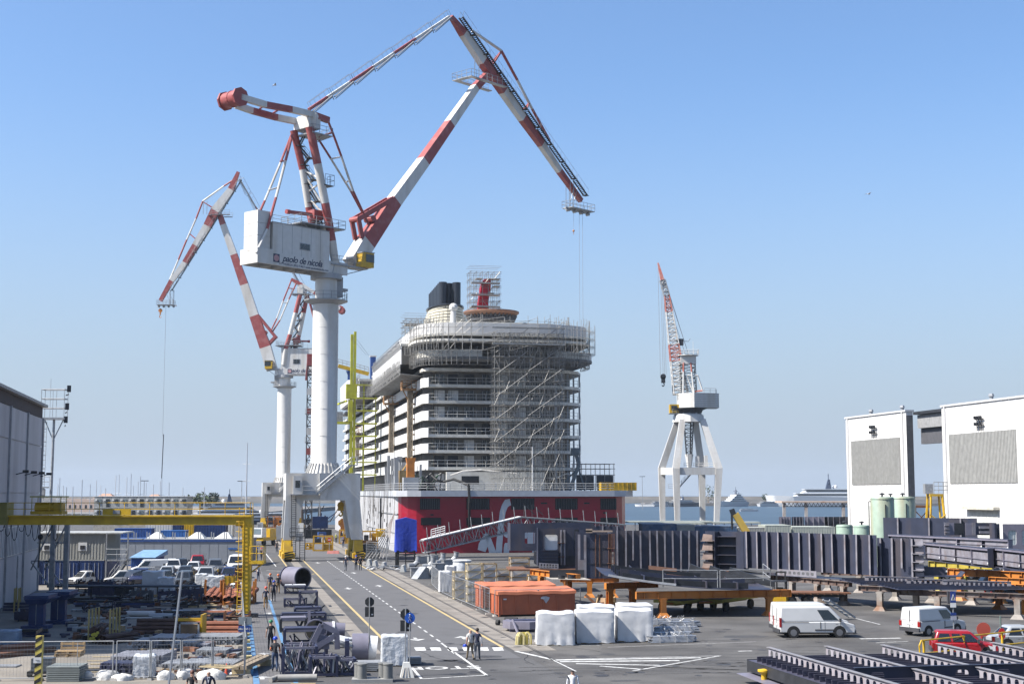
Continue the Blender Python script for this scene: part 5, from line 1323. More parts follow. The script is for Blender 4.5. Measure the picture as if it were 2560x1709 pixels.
def crate(label,loc,yaw,w,d,h,group,tm=wood,fill=None,name='slatted_crate'):
 t=thing(name,label,'crate',loc,yaw,group);m=MB();m.bb(-w/2+.08,w/2-.08,-d/2+.08,d/2-.08,.12,h-.06)
 m.build('wrapped_load',fill or wrap,t);b=.1
 for s in(-1,1):
  for c in(-1,1):
   m=MB();m.bb(s*w/2-b/2,s*w/2+b/2,c*d/2-b/2,c*d/2+b/2,0,h);m.build('corner_post',tm,t)
 n=max(2,int(h/.65))
 for k in range(n+1):
  z=.06+(h-.12)*k/n
  for c in(-1,1):m=MB();m.bb(-w/2+.05,w/2-.05,c*d/2-.03,c*d/2+.03,z-.05,z+.05);m.build('slat',tm,t)
  m=MB();m.bb(-w/2-.03,-w/2+.03,-d/2+.05,d/2-.05,z-.05,z+.05);m.build('slat',tm,t)
 for k in range(n):
  z0,z1=.06+(h-.12)*k/n,.06+(h-.12)*(k+1)/n
  m=MB();m.bar((-w/2+.06,-d/2-.02,z0+.05),(w/2-.06,-d/2-.02,z1-.05),.03,.09,(0,-1,0));m.build('brace',tm,t)
 return t
def mesh_fence(label,pts,h=2.0,group='temporary mesh fence panels',wire=.0045,name='fence_panel',step=.16,off=0):
 out=[]
 for i_,(a,b)in enumerate(zip(pts,pts[1:])):
  a,b=V((a[0],a[1],0)),V((b[0],b[1],0));d=b-a;L=d.length;t=thing(name,label%ORD[i_+off],'fence',a,atan2(d.y,d.x),group)
  m=MB()
  for x in(.04,L-.04):m.tube((x,0,0),(x,0,h),.036,5)
  m.tube((.04,0,h),(L-.04,0,h),.026,5);m.tube((.04,0,.15),(L-.04,0,.15),.026,5)
  if L>2.6:m.tube((L/2,0,.15),(L/2,0,h),.018,4)
  m.build('frame',galv,t);m=MB()
  n=int(L/step)
  for k in range(1,n):m.tube((L*k/n,0,.15),(L*k/n,0,h),wire,3,cap=False)
  for k in range(1,9):m.tube((.04,0,.15+(h-.15)*k/9),(L-.04,0,.15+(h-.15)*k/9),wire,3,cap=False)
  m.build('wire_mesh',galv,t,kind='stuff')
  for x in(0,L):m=MB();m.hexa([(x-.12,-.35,0),(x+.12,-.35,0),(x+.12,.35,0),(x-.12,.35,0),(x-.09,-.3,.13),(x+.09,-.3,.13),(x+.09,.3,.13),(x-.09,.3,.13)]);m.build('foot_block',concrete,t)
  out.append(t)
 return out
def covered_box(label,loc,yaw,w,d,h,seed,group,mat=wrap):
 t=thing('wrapped_box',label,'wrapped box',loc,yaw,group);rg=random.Random(seed)
 bm=bmesh.new();bmesh.ops.create_cube(bm,size=1);bmesh.ops.subdivide_edges(bm,edges=bm.edges,cuts=11,use_grid_fill=True)
 for v in bm.verts:
  x,y,z=v.co;f=z+.5
  sag=.05*sin(x*9+seed)*sin(y*7+seed*2)if z>.49 else 0
  fl=(1-f)**3*.05*sin((x+y)*21+seed*3)+.012*sin((x-y)*34+seed)*(1.1-f)
  rd=.97 if(abs(x)>.49 and abs(y)>.49)else 1
  v.co=((x*w*(1+fl)*rd)+rg.uniform(-.015,.015),(y*d*(1+fl)*rd)+rg.uniform(-.015,.015),max(.02,f*h+sag-(.05 if(abs(x)>.49 or abs(y)>.49)and z>.49 else 0)+(rg.uniform(0,.1)if z<-.49 else rg.uniform(-.01,.01))))
 me=bpy.data.meshes.new('cover');bm.to_mesh(me);bm.free();me.materials.append(mat);me.polygons.foreach_set('use_smooth',[True]*len(me.polygons))
 o=bpy.data.objects.new('cover',me);sc.collection.objects.link(o);o.parent=t
 try:me.set_sharp_from_angle(angle=radians(55))
 except Exception:pass
 m=MB();m.bb(-w/2+.1,w/2-.1,-d/2+.1,d/2-.1,0,.12);m.build('pallet',wood,t)
 return t
def tube_bundle(label,loc,yaw,n,L,r,rows,mat,group=None,name='pipe_bundle',cat='pipes',jit=.2,hollow=True,sides=7,part='pipe',seed=0):
 t=thing(name,label,cat,loc,yaw,group);rg=random.Random(seed);c=0;row=0
 per=max(1,int(n/rows));first=None
 mm=MB();mm.tube((-L/2,0,0),(L/2,0,0),r,sides,hollow=hollow)if sides!=4 else mm.bb(-L/2,L/2,-r,r,-r,r);first=mm.build(part,mat,t,smooth=True)
 k=0
 for row in range(rows):
  w=per-row*(1 if rows>1 and sides!=4 else 0)
  for q in range(max(1,w)):
   Mx=Matrix.Translation((rg.uniform(-jit,jit),(q-w/2+.5)*r*(2.05 if sides!=4 else 2.5),r+row*r*(1.76 if sides!=4 else 2.1)))@Matrix.Rotation(rg.uniform(-.006,.006)*4*jit,4,'Z')
   if k==0:first.matrix_basis=Mx
   else:inst(first,Mx)
   k+=1
 return t
def pallet(label,loc,yaw,group=None,w=1.2,d=.8,tm=wood,name='pallet'):
 t=thing(name,label,'pallet',loc,yaw,group)
 for k in range(5):m=MB();y=-d/2+.07+k*(d-.14)/4;m.bb(-w/2,w/2,y-.06,y+.06,.122,.144);m.build('board',tm,t)
 for k in range(3):m=MB();x=(-1+k)*(w/2-.06);m.bb(x-.06,x+.06,-d/2,d/2,.022,.12);m.build('bearer',tm,t)
 for k in range(3):m=MB();y=(-1+k)*(d/2-.06);m.bb(-w/2,w/2,y-.05,y+.05,0,.02);m.build('board',tm,t)
 return t
def bag(label,loc,sx,sy,sz,seed,group,mat,name='bulk_bag',cat='sack'):
 rg=random.Random(seed);m=MB();ph=[rg.uniform(0,6)for _ in range(6)]
 n,mm_=20,10;rows=[]
 for j in range(mm_+1):
  th=pi*.5*j/mm_;row=[]
  for k in range(n):
   a=2*pi*k/n;f=1+.12*sin(3*a+ph[0])+.07*sin(7*a+ph[1]+j*.7)+.05*sin(11*a+ph[2]-j)+rg.uniform(-.03,.03)
   row.append((sx/2*f*sin(th)**.7*cos(a),sy/2*f*sin(th)**.7*sin(a),sz*max(0,cos(th))**.6*(1+.12*sin(4*a+ph[3])*sin(th)+.1*sin(2*a+ph[4]))if j<mm_ else 0))
  rows.append(m.av(*row))
 for j in range(mm_):
  for k in range(n):l=(k+1)%n;m.face((rows[j]+k,rows[j+1]+k,rows[j+1]+l,rows[j]+l))
 o=m.build(name,mat,None,smooth='all');o.location=loc
 return tag(o,label,cat,group)
# ---- people: one continuous skinned body per pose, clothes by region, helmet or hair as a child
skin_m=M('skin',(.46,.27,.19),.55,var=.06);hair_d=M('dark_hair',(.03,.022,.018),.7);shoe_m=M('shoe',(.03,.028,.026),.6)
def body_mesh(pose):
 # joints (x forward, y left, z up) for a 1.76 m adult
 J={'pel':(0,0,.95),'sp1':(0,0,1.12),'sp2':(0,0,1.3),'chs':(-.01,0,1.42),'nek':(0,0,1.52),'hd0':(.02,0,1.6),'hd1':(.025,0,1.69)}
 R_={'pel':(.15,.115),'sp1':(.135,.10),'sp2':(.155,.115),'chs':(.15,.10),'nek':(.06,.06),'hd0':(.08,.085),'hd1':(.085,.095)}
 E=[('pel','sp1'),('sp1','sp2'),('sp2','chs'),('chs','nek'),('nek','hd0'),('hd0','hd1')]
 for s,n in((1,'l'),(-1,'r')):
  st=pose['step']*s;kn=pose.get('knee',.0)
  J['hip'+n]=(0,s*.095,.9);J['kne'+n]=(st*.5+max(0,-st)*.35+.02,s*.1,.5);J['ank'+n]=(st,s*.105,.09+(max(0,-st)*.12));J['toe'+n]=(st+.16,s*.12,.035)
  R_['hip'+n]=(.1,.105);R_['kne'+n]=(.062,.065);R_['ank'+n]=(.045,.05);R_['toe'+n]=(.035,.03)
  E+=[('pel','hip'+n),('hip'+n,'kne'+n),('kne'+n,'ank'+n),('ank'+n,'toe'+n)]
  ar=pose['arm'+n];J['sho'+n]=(-.01,s*.185,1.43);J['elb'+n]=ar[0];J['wri'+n]=ar[1];h=V(ar[1])+(V(ar[1])-V(ar[0])).normalized()*.1;J['han'+n]=tuple(h)
  R_['sho'+n]=(.065,.065);R_['elb'+n]=(.043,.043);R_['wri'+n]=(.03,.03);R_['han'+n]=(.036,.022)
  E+=[('chs','sho'+n),('sho'+n,'elb'+n),('elb'+n,'wri'+n),('wri'+n,'han'+n)]
  f0=V(ar[1])+(V(ar[1])-V(ar[0])).normalized()*.1;fd=(V(ar[1])-V(ar[0])).normalized()
  for q in range(4):
   nm='fin%d'%q+n;o=V(((q-1.5)*.02,0,0));J[nm]=tuple(f0+o+fd*(.07-abs(q-1.3)*.012)+V((.01,0,0)));R_[nm]=(.009,.009);E.append(('han'+n,nm))
  J['thu'+n]=tuple(V(ar[1])+fd*.06+V((.05,0,0)));R_['thu'+n]=(.011,.011);E.append(('wri'+n,'thu'+n))
 names=list(J);me=bpy.data.meshes.new('body');me.from_pydata([J[k]for k in names],[(names.index(a),names.index(b))for a,b in E],[])
 ob=bpy.data.objects.new('body_tmp',me);sc.collection.objects.link(ob)
 mod=ob.modifiers.new('skin','SKIN');mod.use_smooth_shade=True
 for i,k in enumerate(names):me.skin_vertices[0].data[i].radius=R_[k];me.skin_vertices[0].data[i].use_root=(k=='pel')
 sub=ob.modifiers.new('sub','SUBSURF');sub.levels=1;sub.render_levels=1
 dg=bpy.context.evaluated_depsgraph_get();out=bpy.data.meshes.new_from_object(ob.evaluated_get(dg));bpy.data.objects.remove(ob)
 # face: nose, brow, ears pushed out of the same surface
 for v in out.vertices:
  x,y,z=v.co
  if z>1.56 and x>.07:
   if abs(y)<.03 and 1.61<z<1.67:v.co.x+=.022
   if abs(y)<.05 and 1.68<z<1.71:v.co.x+=.006
  if 1.6<z<1.69 and abs(y)>.07 and abs(x)<.05:v.co.y*=1.12
 segs=[(J[a],J[b],a,b)for a,b in E]
 idx=[]
 for p in out.polygons:
  c=p.center;best=None
  for a,b,na,nb in segs:
   a,b=V(a),V(b);d=b-a;f=max(0,min(1,(c-a).dot(d)/d.length_squared));q=(c-(a+d*f)).length
   if best is None or q<best[0]:best=(q,na,nb,f)
  q,na,nb,f=best
  if na=='nek' or nb=='nek' and f>.75 or na=='hd0':r=0
  elif nb[:3]=='wri':r=4
  elif na[:3]=='sho':r=1 if f<.55 else 4
  elif nb[:3]in('han','fin','thu'):r=0
  elif nb[:3]=='toe' or(nb[:3]=='ank' and f>.9):r=3
  elif nb[:3]in('hip','kne','ank')or(na=='pel' and c.z<.98):r=2
  else:r=1
  idx.append(r)
 out.polygons.foreach_set('material_index',idx)
 out.polygons.foreach_set('use_smooth',[True]*len(out.polygons))
 return out
def arms(l,r):return{'arml':l,'armr':r}
POSES={'walk':dict(step=.26,**arms(((-.12,.25,1.17),(-.05,.27,.93)),((.1,-.25,1.17),(.24,-.24,.97)))),
  'walk2':dict(step=-.22,**arms(((.1,.25,1.17),(.22,.24,.97)),((-.1,-.25,1.17),(-.05,-.27,.93)))),
  'stand':dict(step=.04,**arms(((-.02,.25,1.16),(.06,.26,.92)),((-.02,-.25,1.16),(.06,-.26,.92)))),
  'pocket':dict(step=.12,**arms(((-.1,.27,1.18),(.06,.2,.98)),((-.1,-.27,1.18),(.06,-.2,.98)))),
  'carry':dict(step=.2,**arms(((-.06,.25,1.17),(.12,.2,1.1)),((.02,-.25,1.16),(.1,-.26,.92)))),
  'face':dict(step=.05,**arms(((.14,.2,1.22),(.17,.06,1.48)),((-.02,-.24,1.16),(.12,-.12,1.02))))}
BODY={}
HEAD={}
def cloth(name,rgb):return M(name,rgb,.85,var=.15,scale=6)
def person(label,loc,yaw,pose,shirt,trousers,helmet=None,sleeves=None,hair=None,scale=1.0,skin=None,extra=None):
 if pose not in BODY:BODY[pose]=body_mesh(POSES[pose])
 me=BODY[pose].copy();ix=[p.material_index for p in me.polygons];me.materials.clear()
 for m_ in(skin or skin_m,shirt,trousers,shoe_m,sleeves or(skin or skin_m)):me.materials.append(m_)
 me.polygons.foreach_set('material_index',ix)
 t=thing('person',label,'person',loc,yaw);t.scale=(scale,)*3
 o=bpy.data.objects.new('body',me);sc.collection.objects.link(o);o.parent=t
 if helmet:
  m=MB();m.lathe([(.132,1.69),(.135,1.72),(.125,1.78),(.09,1.83),(.03,1.85),(.001,1.852)],(.02,0,0),14);m.bb(.1,.2,-.08,.08,1.69,1.705);m.build('helmet',helmet,t,smooth=True)
 elif hair:
  m=MB();m.ball((.005,0,1.705),.112,12,8,(1.0,.92,1.0));m.build('hair',hair,t,smooth='all')
 m=MB();m.bb(.1,.112,-.045,-.02,1.665,1.68);m.bb(.1,.112,.02,.045,1.665,1.68);m.build('eye',black,t)
 return t,o

# ================================================================== steel yard on the right
KE='hull panels standing on the trestles'
# tall ribbed walls
stiff_panel('ribbed_panel','dark ribbed steel wall panel standing behind the curved shell plate',P2(1533,137),P2(1748,137),2.0,5.85,11,seed=1)
t=stiff_panel('ribbed_panel','long ribbed steel panel with holed bottom web, right of the recessed block',P2(1858,133),P2(2188,120.5),2.55,5.9,12,seed=2,th=.34)
t2=t
m=MB();L=(P2(2188,120.5)-P2(1858,133)).length;m.mi=0
holed(m,(4.6,-.5,-.45),(1,0,0),(0,0,1),4.6,.55,8,.62,.5,.03,.2);m.build('holed_web',primer_lt,t)
m=MB();m.bb(0,L,-.55,1.6,-.5,-.46);m.bb(-.1,4.4,-.6,-.45,-.42,-.25);m.build('bottom_plate',primer,t)
m=MB();m.tube((-1.2,-.6,-.1),(3.9,-1.0,-.35),.11,7);m.build('loose_pipe',dark_steel,t)
t=stiff_panel('ribbed_panel','short dark ribbed steel panel ending in a column of pale brackets',P2(2189,121.5),P2(2292,119),2.2,5.65,4,seed=3)
for k in range(5):
 m=MB();z=.15+k*.68;m.bb(3.3,4.3,-.5,-.02,z,z+.04);m.hexa([(3.45,-.1,z+.06),(4.25,-.1,z+.06),(4.25,-.06,z+.06),(3.45,-.06,z+.06),(3.45,-.1,z+.55),(4.2,-.1,z+.55),(4.2,-.06,z+.55),(3.45,-.06,z+.55)]);m.build('bracket',primer_lt,t)
m=MB();m.bb(-.4,4.6,-.9,1.4,-.5,-.3);m.bb(.0,3.4,-.05,-.02,-.3,0);m.build('bottom_plate',primer,t)
# recessed block between the ribbed walls
q=P2(1750,136,2.2);e=P2(1858,134);yw=atan2(e.y-q.y,e.x-q.x);Lb=hypot(e.x-q.x,e.y-q.y)
t=thing('recessed_block','dark steel block with rusty brackets on its left and shelves in its recess','steel block',q,yw)
m=MB();m.bb(0,Lb,1.2,1.24,0,3.6);m.bb(1.35,1.4,0,1.2,0,3.6);m.bb(3.5,3.55,0,1.2,0,3.6);m.build('shell',primer,t)
for k in range(4):
 m=MB();z=.2+k*.85;m.bb(.1,1.3,-.35,1.2,z-.06,z-.02);m.prism([(.15,-.1,z),(1.2,-.1,z),(1.2,-.1,z+.55),(.3,-.1,z+.62)],(0,0,0),(0,.05,0));m.build('bracket',M('bracket_brown',(.27,.2,.17),.7,var=.3),t)
 m=MB();m.bb(1.4,3.5,.2,1.2,z+.35,z+.4);m.build('shelf',primer,t)
m=MB();holed(m,(1.2,-.3,-.5),(1,0,0),(0,0,1),3.2,.42,9,.55,.6,.03,.1);m.build('holed_web',primer_lt,t)
m=MB();m.bb(.0,Lb,-.35,1.2,-.56,-.52);m.bb(3.6,Lb,-.15,-.1,0,3.6);m.build('base_plate',primer,t)
# block with cut-out windows at the left
q=P2(1276,139,0);yw=AL*.3
t=thing('window_block','dark hull block with two cut-out windows showing the red ship behind','steel block',q,yw)
def wz(y,Y=139):return Zof(y,Y)
def wx(px,Y=139):return(px-1276)/FPX*Y
zb0,zt0=wz(1376),wz(1308)
def cutwall(mb,x0,x1,z0,z1,a0,a1,b0,b1,y,th=.05,r=.25): # wall with one rounded opening
 sq=[(-1,-1),(0,-1),(1,-1),(1,0),(1,1),(0,1),(-1,1),(-1,0)]
 out=[(x0,z0),((a0+a1)/2,z0),(x1,z0),(x1,(b0+b1)/2),(x1,z1),((a0+a1)/2,z1),(x0,z1),(x0,(b0+b1)/2)]
 inn=[]
 n=5
 cs=[(a0+r,b0+r,pi),(a1-r,b0+r,1.5*pi),(a1-r,b1-r,0),(a0+r,b1-r,.5*pi)]
 loops=[[(cx+r*cos(s+pi/2*k/n),cz+r*sin(s+pi/2*k/n))for k in range(n+1)]for cx,cz,s in cs]
 corners=[(x0,z0),(x1,z0),(x1,z1),(x0,z1)]
 for yy in(y,y+th):
  for k in range(4):
   lp=loops[k];c=corners[k]
   i=mb.av((c[0],yy,c[1]),*[(p[0],yy,p[1])for p in lp])
   for q_ in range(n):mb.face((i,i+1+q_,i+2+q_))
   nx=loops[(k+1)%4][0];c2=corners[(k+1)%4];i=mb.av((c[0],yy,c[1]),(c2[0],yy,c2[1]),(nx[0],yy,nx[1]),(lp[-1][0],yy,lp[-1][1]));mb.face((i,i+1,i+2,i+3))
 al=[p for lp in loops for p in lp]
 for p,q_ in zip(al,al[1:]+al[:1]):mb.quad((p[0],y,p[1]),(q_[0],y,q_[1]),(q_[0],y+th,q_[1]),(p[0],y+th,p[1]))
m=MB();cutwall(m,0,wx(1346),zb0,zt0,wx(1312),wx(1337),wz(1358),wz(1330),0,.06,.12);m.build('window_wall',primer,t)
m=MB();x0=wx(1343);cutwall(m,x0,wx(1392),wz(1412),wz(1320),wx(1358),wx(1391),wz(1373),wz(1335),-1.2,.06,.22);m.build('window_wall',primer,t)
m=MB();m.bb(wx(1358),wx(1391),-.9,-.88,wz(1374),wz(1335));m.build('bright_backing_sheet',wrap,t)
m=MB();m.bb(0,.06,0,5,zb0,zt0);m.bb(x0-.06,x0,-1.3,4,wz(1412),wz(1318));m.bb(wx(1392),wx(1446),-.4,-.34,wz(1425),wz(1318));m.bb(wx(1350),wx(1500),4.9,5,zb0,zt0);m.build('side_wall',primer,t)
for k in range(5):m=MB();z=wz(1408)+k*.32;m.bb(x0+.2,wx(1390),-1.3,-1.21,z,z+.04);m.build('stiffener',primer,t)
for px in(1399,1407):m=MB();m.bb(wx(px),wx(px+4),-.7,-.42,wz(1411),wz(1324));m.build('flange_bar',primer_lt,t)
for y in(1357,1391):m=MB();m.bb(wx(1392),wx(1409),-.75,-.4,wz(y),wz(y)+.05);m.build('tie_plate',rust,t)
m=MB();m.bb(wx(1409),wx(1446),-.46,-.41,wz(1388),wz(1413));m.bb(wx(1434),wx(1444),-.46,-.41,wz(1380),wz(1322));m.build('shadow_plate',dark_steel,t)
m=MB();holed(m,(wx(1344),-1.5,wz(1417)),(1,0,-.06),(0,0,1),wx(1392)-wx(1344),.5,6,.5,.7,.03,.1);m.build('holed_web',primer_lt,t)
m=MB();m.bb(-.2,wx(1448),-1.6,4,wz(1424),wz(1420));m.build('base_plate',rust,t)
# tall box section nearer the camera
q=P2(1444,127);t=thing('box_block','tall dark box block with rusty vertical bars and a slotted pale end plate','steel block',q,0)
def bz(y,Y=127):return Zof(y,Y)
def bx(px,Y=127):return(px-1444)/FPX*Y
m=MB();a0,a1=bx(1444),bx(1465)
m.bb(a0,a1,0,.05,bz(1448),bz(1399));m.bb(a0,bx(1450),0,.05,bz(1399),bz(1335));m.bb(bx(1459),a1,0,.05,bz(1399),bz(1336));m.build('slotted_plate',primer_lt,t)
m=MB();m.bb(a1,bx(1526),.1,.15,bz(1445),bz(1332));m.bb(a0,bx(1526),5,5.05,bz(1445),bz(1332));m.bb(bx(1526),bx(1526)+.05,.1,5,bz(1445),bz(1332));m.bb(bx(1450),bx(1459),.4,.45,bz(1399),bz(1325));m.build('wall',primer,t)
for k in range(5):m=MB();x=bx(1520+k*3.4);m.bb(x,x+.04,-.1,.1,bz(1432),bz(1333));m.build('edge_bar',rust,t)
for y in(1371,1408):m=MB();m.bb(bx(1517),bx(1535),-.18,.1,bz(y),bz(y)+.05);m.build('tie_plate',rust,t)
for px in(1488,1498):m=MB();m.bar((bx(px),.06,bz(1440)),(bx(px),.06,bz(1336)),.05,.06);m.build('stiffener',rust,t)
for y in(1370,1409):m=MB();m.bb(bx(1466),bx(1516),.05,.1,bz(y),bz(y)+.04);m.build('stiffener',dark_steel,t)
m=MB();m.bb(bx(1464),bx(1530),-.1,.0,bz(1329),bz(1325));m.bb(bx(1464),bx(1480),-.1,0,bz(1331),bz(1321));m.build('top_bar',M('bar_tan',(.36,.28,.22),.7),t)
t=thing('holed_flange_plate','loose pale flange plate with two ring holes under the tall box block','steel plate',P2(1380,122,bz(1447,122)),0)
m=MB();m.prism([(0,0,0),(3.2,-1.2,0),(2.6,2.8,0),(-.5,2.4,0)],(0,0,0),(0,0,.04));m.build('plate',M('plate_sand',(.42,.39,.34),.7,var=.2),t)
for x in(.8,1.6):m=MB();m.lathe([(.3,0),(.3,.3),(.22,.3),(.22,.02)],(x,.2,.04),14,cap=False);m.build('ring',dark_steel,t)
m=MB();m.bb(-.2,2.8,1.6,1.66,.04,.7);m.build('rear_plate',dark_steel,t)
# plates behind, over the wall tops
for px0,px1,Y,z0,z1,n,lab in((1345,1560,150,3.5,6.0,6,'dark ribbed panel behind the window block, its top edge fringed with tabs'),):
 t=stiff_panel('ribbed_panel',lab,P2(px0,Y),P2(px1,Y),z0,z1,n,seed=9)
 for k in range(12):m=MB();x=.4+k*.7;m.bb(x,x+.05,-.1,0,2.4,2.75);m.build('edge_tab',primer_lt,t)

# orange and brown trestles
og='orange steel trestles'
trestle('orange trestle carrying the front edge of the curved shell plate',P2(1588,109.5),P2(1970,112),Zof(1477,110),orange,posts=(.17,.86),bw=.55,group=og)
trestle('orange trestle at the left below the box block, tall posts',P2(1512,117),P2(1640,119),Zof(1456,117),orange,posts=(.08,.52),bw=.5,group=og)
trestle('short orange trestle under the left end of the window block',P2(1330,130),P2(1445,122),Zof(1428,126),orange,posts=(.2,.8),bw=.5,group=og)
trestle('orange trestle set back under the box block',P2(1400,131),P2(1545,131),Zof(1440,131),orange,posts=(.1,.5,.9),bw=.5,group=og)
bg_='rusty steel trestles under the flat panels'
for a,b,h,ps,lab in((P2(1925,131),P2(2120,121),2.0,(.28,.6,.92),'rusty trestle under the long ribbed panel with the holed web'),
     (P2(2142,117),P2(2290,114.5),1.95,(.35,.95),'rusty trestle at the left end of the flat deck panels'),
     (P2(2243,113),P2(2560,108),1.9,(.3,.92),'long rusty trestle under the front of the flat deck panels'),
     (P2(2050,139),P2(2200,136),2.0,(.1,.62),'dark trestle in the shade behind the long ribbed panel'),
     (P2(2200,128),P2(2480,121),1.9,(.12,.45,.8),'shaded trestle under the back of the flat deck panels')):
 trestle(lab,a,b,h,M('trestle_brown',(.12,.075,.06),.8,dirt=(.3,.28,.26),damt=.6,dscale=1.4,var=.3),posts=ps,bw=.42,group=bg_)
# flat deck panels on those trestles
def flat_panel(label,p0,du,dv,z,girders,nst,name='flat_steel_panel'):
 t=thing(name,label,'steel panel',V((p0.x,p0.y,z)),AL*.2);m=MB();m.bb(0,du,0,dv,0,.035);m.build('plate',primer,t)
 for(x0,y0,L,yaw_,n)in girders:
  ex=V((cos(yaw_),sin(yaw_),0));m=MB();holed(m,(x0,y0,.04),ex,(0,0,1),L,.46,n,.62,.68,.03,.25)
  m.bar(V((x0,y0,.52)),V((x0,y0,.52))+ex*L,.16,.03);m.build('holed_girder',primer_lt,t)
 for k in range(nst):m=MB();y=dv*(k+.5)/nst;m.bb(.1,du-.1,y,y+.03,.036,.2);m.build('stiffener',primer,t)
 return t
t=flat_panel('flat panel with pale holed girder on the trestles behind the white delivery van',P2(2146,117),5.6,6.5,2.0,[(1.2,3.0,4.6,-.42,12)],7)
flat_panel('flat panel with long pale holed girder at the right edge above the trestles',P2(2240,111.5),10.4,7,1.95,[(4.6,3.4,5.2,-.35,13),(2.4,5.6,4.6,-.3,10)],8)
t=thing('bent_plate','bent dark flange plate lying across the two flat panels','steel plate',P2(2290,118,2.65),-.12)
m=MB();m.prism([(0,0,0),(3.4,0,0),(3.7,0,.35),(3.75,0,.35),(3.45,0,-.05),(0,0,-.05)],(0,0,0),(0,1.8,0));m.bb(-.6,2.4,1.2,1.24,0,.7);m.build('plate',primer,t)

# curved shell plate with frames
t=thing('curved_shell','curved dished shell plate with dark frames and guard rail on the orange trestles','hull plate',P2(1520,109.4,-.12),AL*.3)
def zc_(f):return 2.32+1.0*(2*f-1.12)**2*.75-.5*.75
m=MB();n=22;Lc=12.6
def shell_pt(f,g):return V((f*Lc,g*8.5,2.05+1.15*(1-f)**2*(1-g*.2)+.12*f*f+.5*g*g))
for k in range(n):
 for g in range(4):
  a,b,c,d=shell_pt(k/n,g/4),shell_pt((k+1)/n,g/4),shell_pt((k+1)/n,(g+1)/4),shell_pt(k/n,(g+1)/4)
  up=V((0,0,.05));m.hexa([a,b,c,d,a+up,b+up,c+up,d+up])
m.build('shell_plate',primer,t)
for q in range(7):
 g=(q+.6)/7.4;m=MB();h=.5+.25*(q%3==1)
 for k in range(2,n-3):
  a,b=shell_pt(k/n,g),shell_pt((k+1)/n,g);u0,u1=V((0,0,.06)),V((0,0,h));th=V((0,.05,0));m.hexa([a+u0,b+u0,b+u0+th,a+u0+th,a+u1,b+u1,b+u1+th,a+u1+th])
 m.build('frame',primer if q%2 else dark_steel,t)
for q in range(4):
 f=.22+q*.19;m=MB()
 for g in range(6):a,b=shell_pt(f,g/6),shell_pt(f,(g+1)/6);m.bar(a+V((0,0,.3)),b+V((0,0,.3)),.05,.5)
 m.build('cross_frame',primer,t)
m=MB()
for k in range(9):a,b=shell_pt(k/n,0),shell_pt((k+1)/n,0);m.bar(a+V((0,-.05,.12)),b+V((0,-.05,.12)),.1,.16)
m.build('lit_edge',M('lit_edge_pale',(.5,.5,.5),.6,var=.2),t)  # light on the left rim, painted as a pale bar
for x,y,z in((2.6,4.5,2.9),(5.2,4.4,2.7),(7.5,6.5,3.2),(9.4,6.2,3.0),(4.0,6.0,3.3)):
 m=MB();m.hexa([(x,y,z),(x+2.2,y-.4,z-.25),(x+2.2,y-.35,z-.25),(x,y+.05,z),(x,y,z+.45),(x+2.2,y-.4,z+.22),(x+2.2,y-.35,z+.22),(x,y+.05,z+.45)]);m.build('loose_flat_bar',M('flat_bar_brown',(.25,.13,.085),.75,var=.25),t)
for k in range(3):
 x=7.0+k*1.6;m=MB();m.prism([(x,5.6,2.7),(x+3.6,4.4,2.1),(x+3.6,4.4,2.5),(x+.3,5.6,3.9-k*.15)],(0,0,0),(.1,.25,0));m.build('side_frame',dark_steel,t)
m=MB();railing(m,[(4.2,.2,2.4),(8.4,.2,2.35)],1.3,.03,2.6,2);railing(m,[(8.6,.2,2.35),(12.6,.6,2.4),(12.6,3,2.7)],1.3,.03,2.6,2);m.build('guard_rail',galv,t)
# flat yellow trailers below
for px,Y,lab in((1716,116,'flat yellow-edged trailer under the curved shell plate, left one'),(1810,117.5,'flat yellow-edged trailer under the curved shell plate, right one')):
 t=thing('flat_trailer',lab,'trailer',P2(px,Y),.95+pi,'low flat trailers')
 m=MB();m.bb(-3.2,3.2,-1.3,1.3,.85,1.0);m.build('deck',M('deck_black',(.03,.03,.032),.8),t)
 m=MB();m.bb(-3.22,3.22,-1.33,-1.3,.8,1.02);m.bb(-3.22,3.22,1.3,1.33,.8,1.02);m.bb(3.2,3.24,-1.3,1.3,.8,1.02);m.bb(-3.24,-3.2,-1.3,1.3,.8,1.02);m.bb(-2.8,2.8,-.5,.5,.6,.85);m.build('edge_frame',M('trailer_olive',(.4,.36,.06),.6,var=.2),t)
 m=MB();m.prism([(3.2,-.5,.75),(4.6,0,.75),(3.2,.5,.75)],(0,0,0),(0,0,.12));m.build('drawbar',orange,t)
 for x in(-2.2,2.2):
  for s in(-1,1):m=MB();m.tube((x,s*1.0,.38),(x,s*1.28,.38),.38,12);m.build('wheel',tyre,t)
t=thing('flat_trailer','rust coloured flat trailer parked beyond the white panel van','trailer',P2(2030,122),-.08,'low flat trailers')
m=MB();m.bb(-2.7,2.9,-1.2,1.2,1.0,1.12);m.build('deck',rust,t)
for k in range(10):m=MB();m.bb(-2.7+k*.56,-2.6+k*.56,-1.26,-1.2,.95,1.12);m.build('stake_pocket',rust,t)
for x in(-2.0,-.6):
 for s in(-1,1):m=MB();m.tube((x,s*.8,.42),(x,s*1.1,.42),.42,12);m.build('wheel',tyre,t)
m=MB();m.bb(-2.5,2.6,-.4,.4,.7,1.0);m.bar((2.4,0,.5),(2.4,0,1),.15);m.build('chassis',dark_steel,t)
t=thing('loading_ramp','small steel ladder ramp propped behind the white panel van','ramp',P2(2098,108),.4)
m=MB()
for s in(-.4,.4):m.bar((-1.4,s,1.5),(.9,s,.15),.08,.14)
m.build('rail',galv,t)
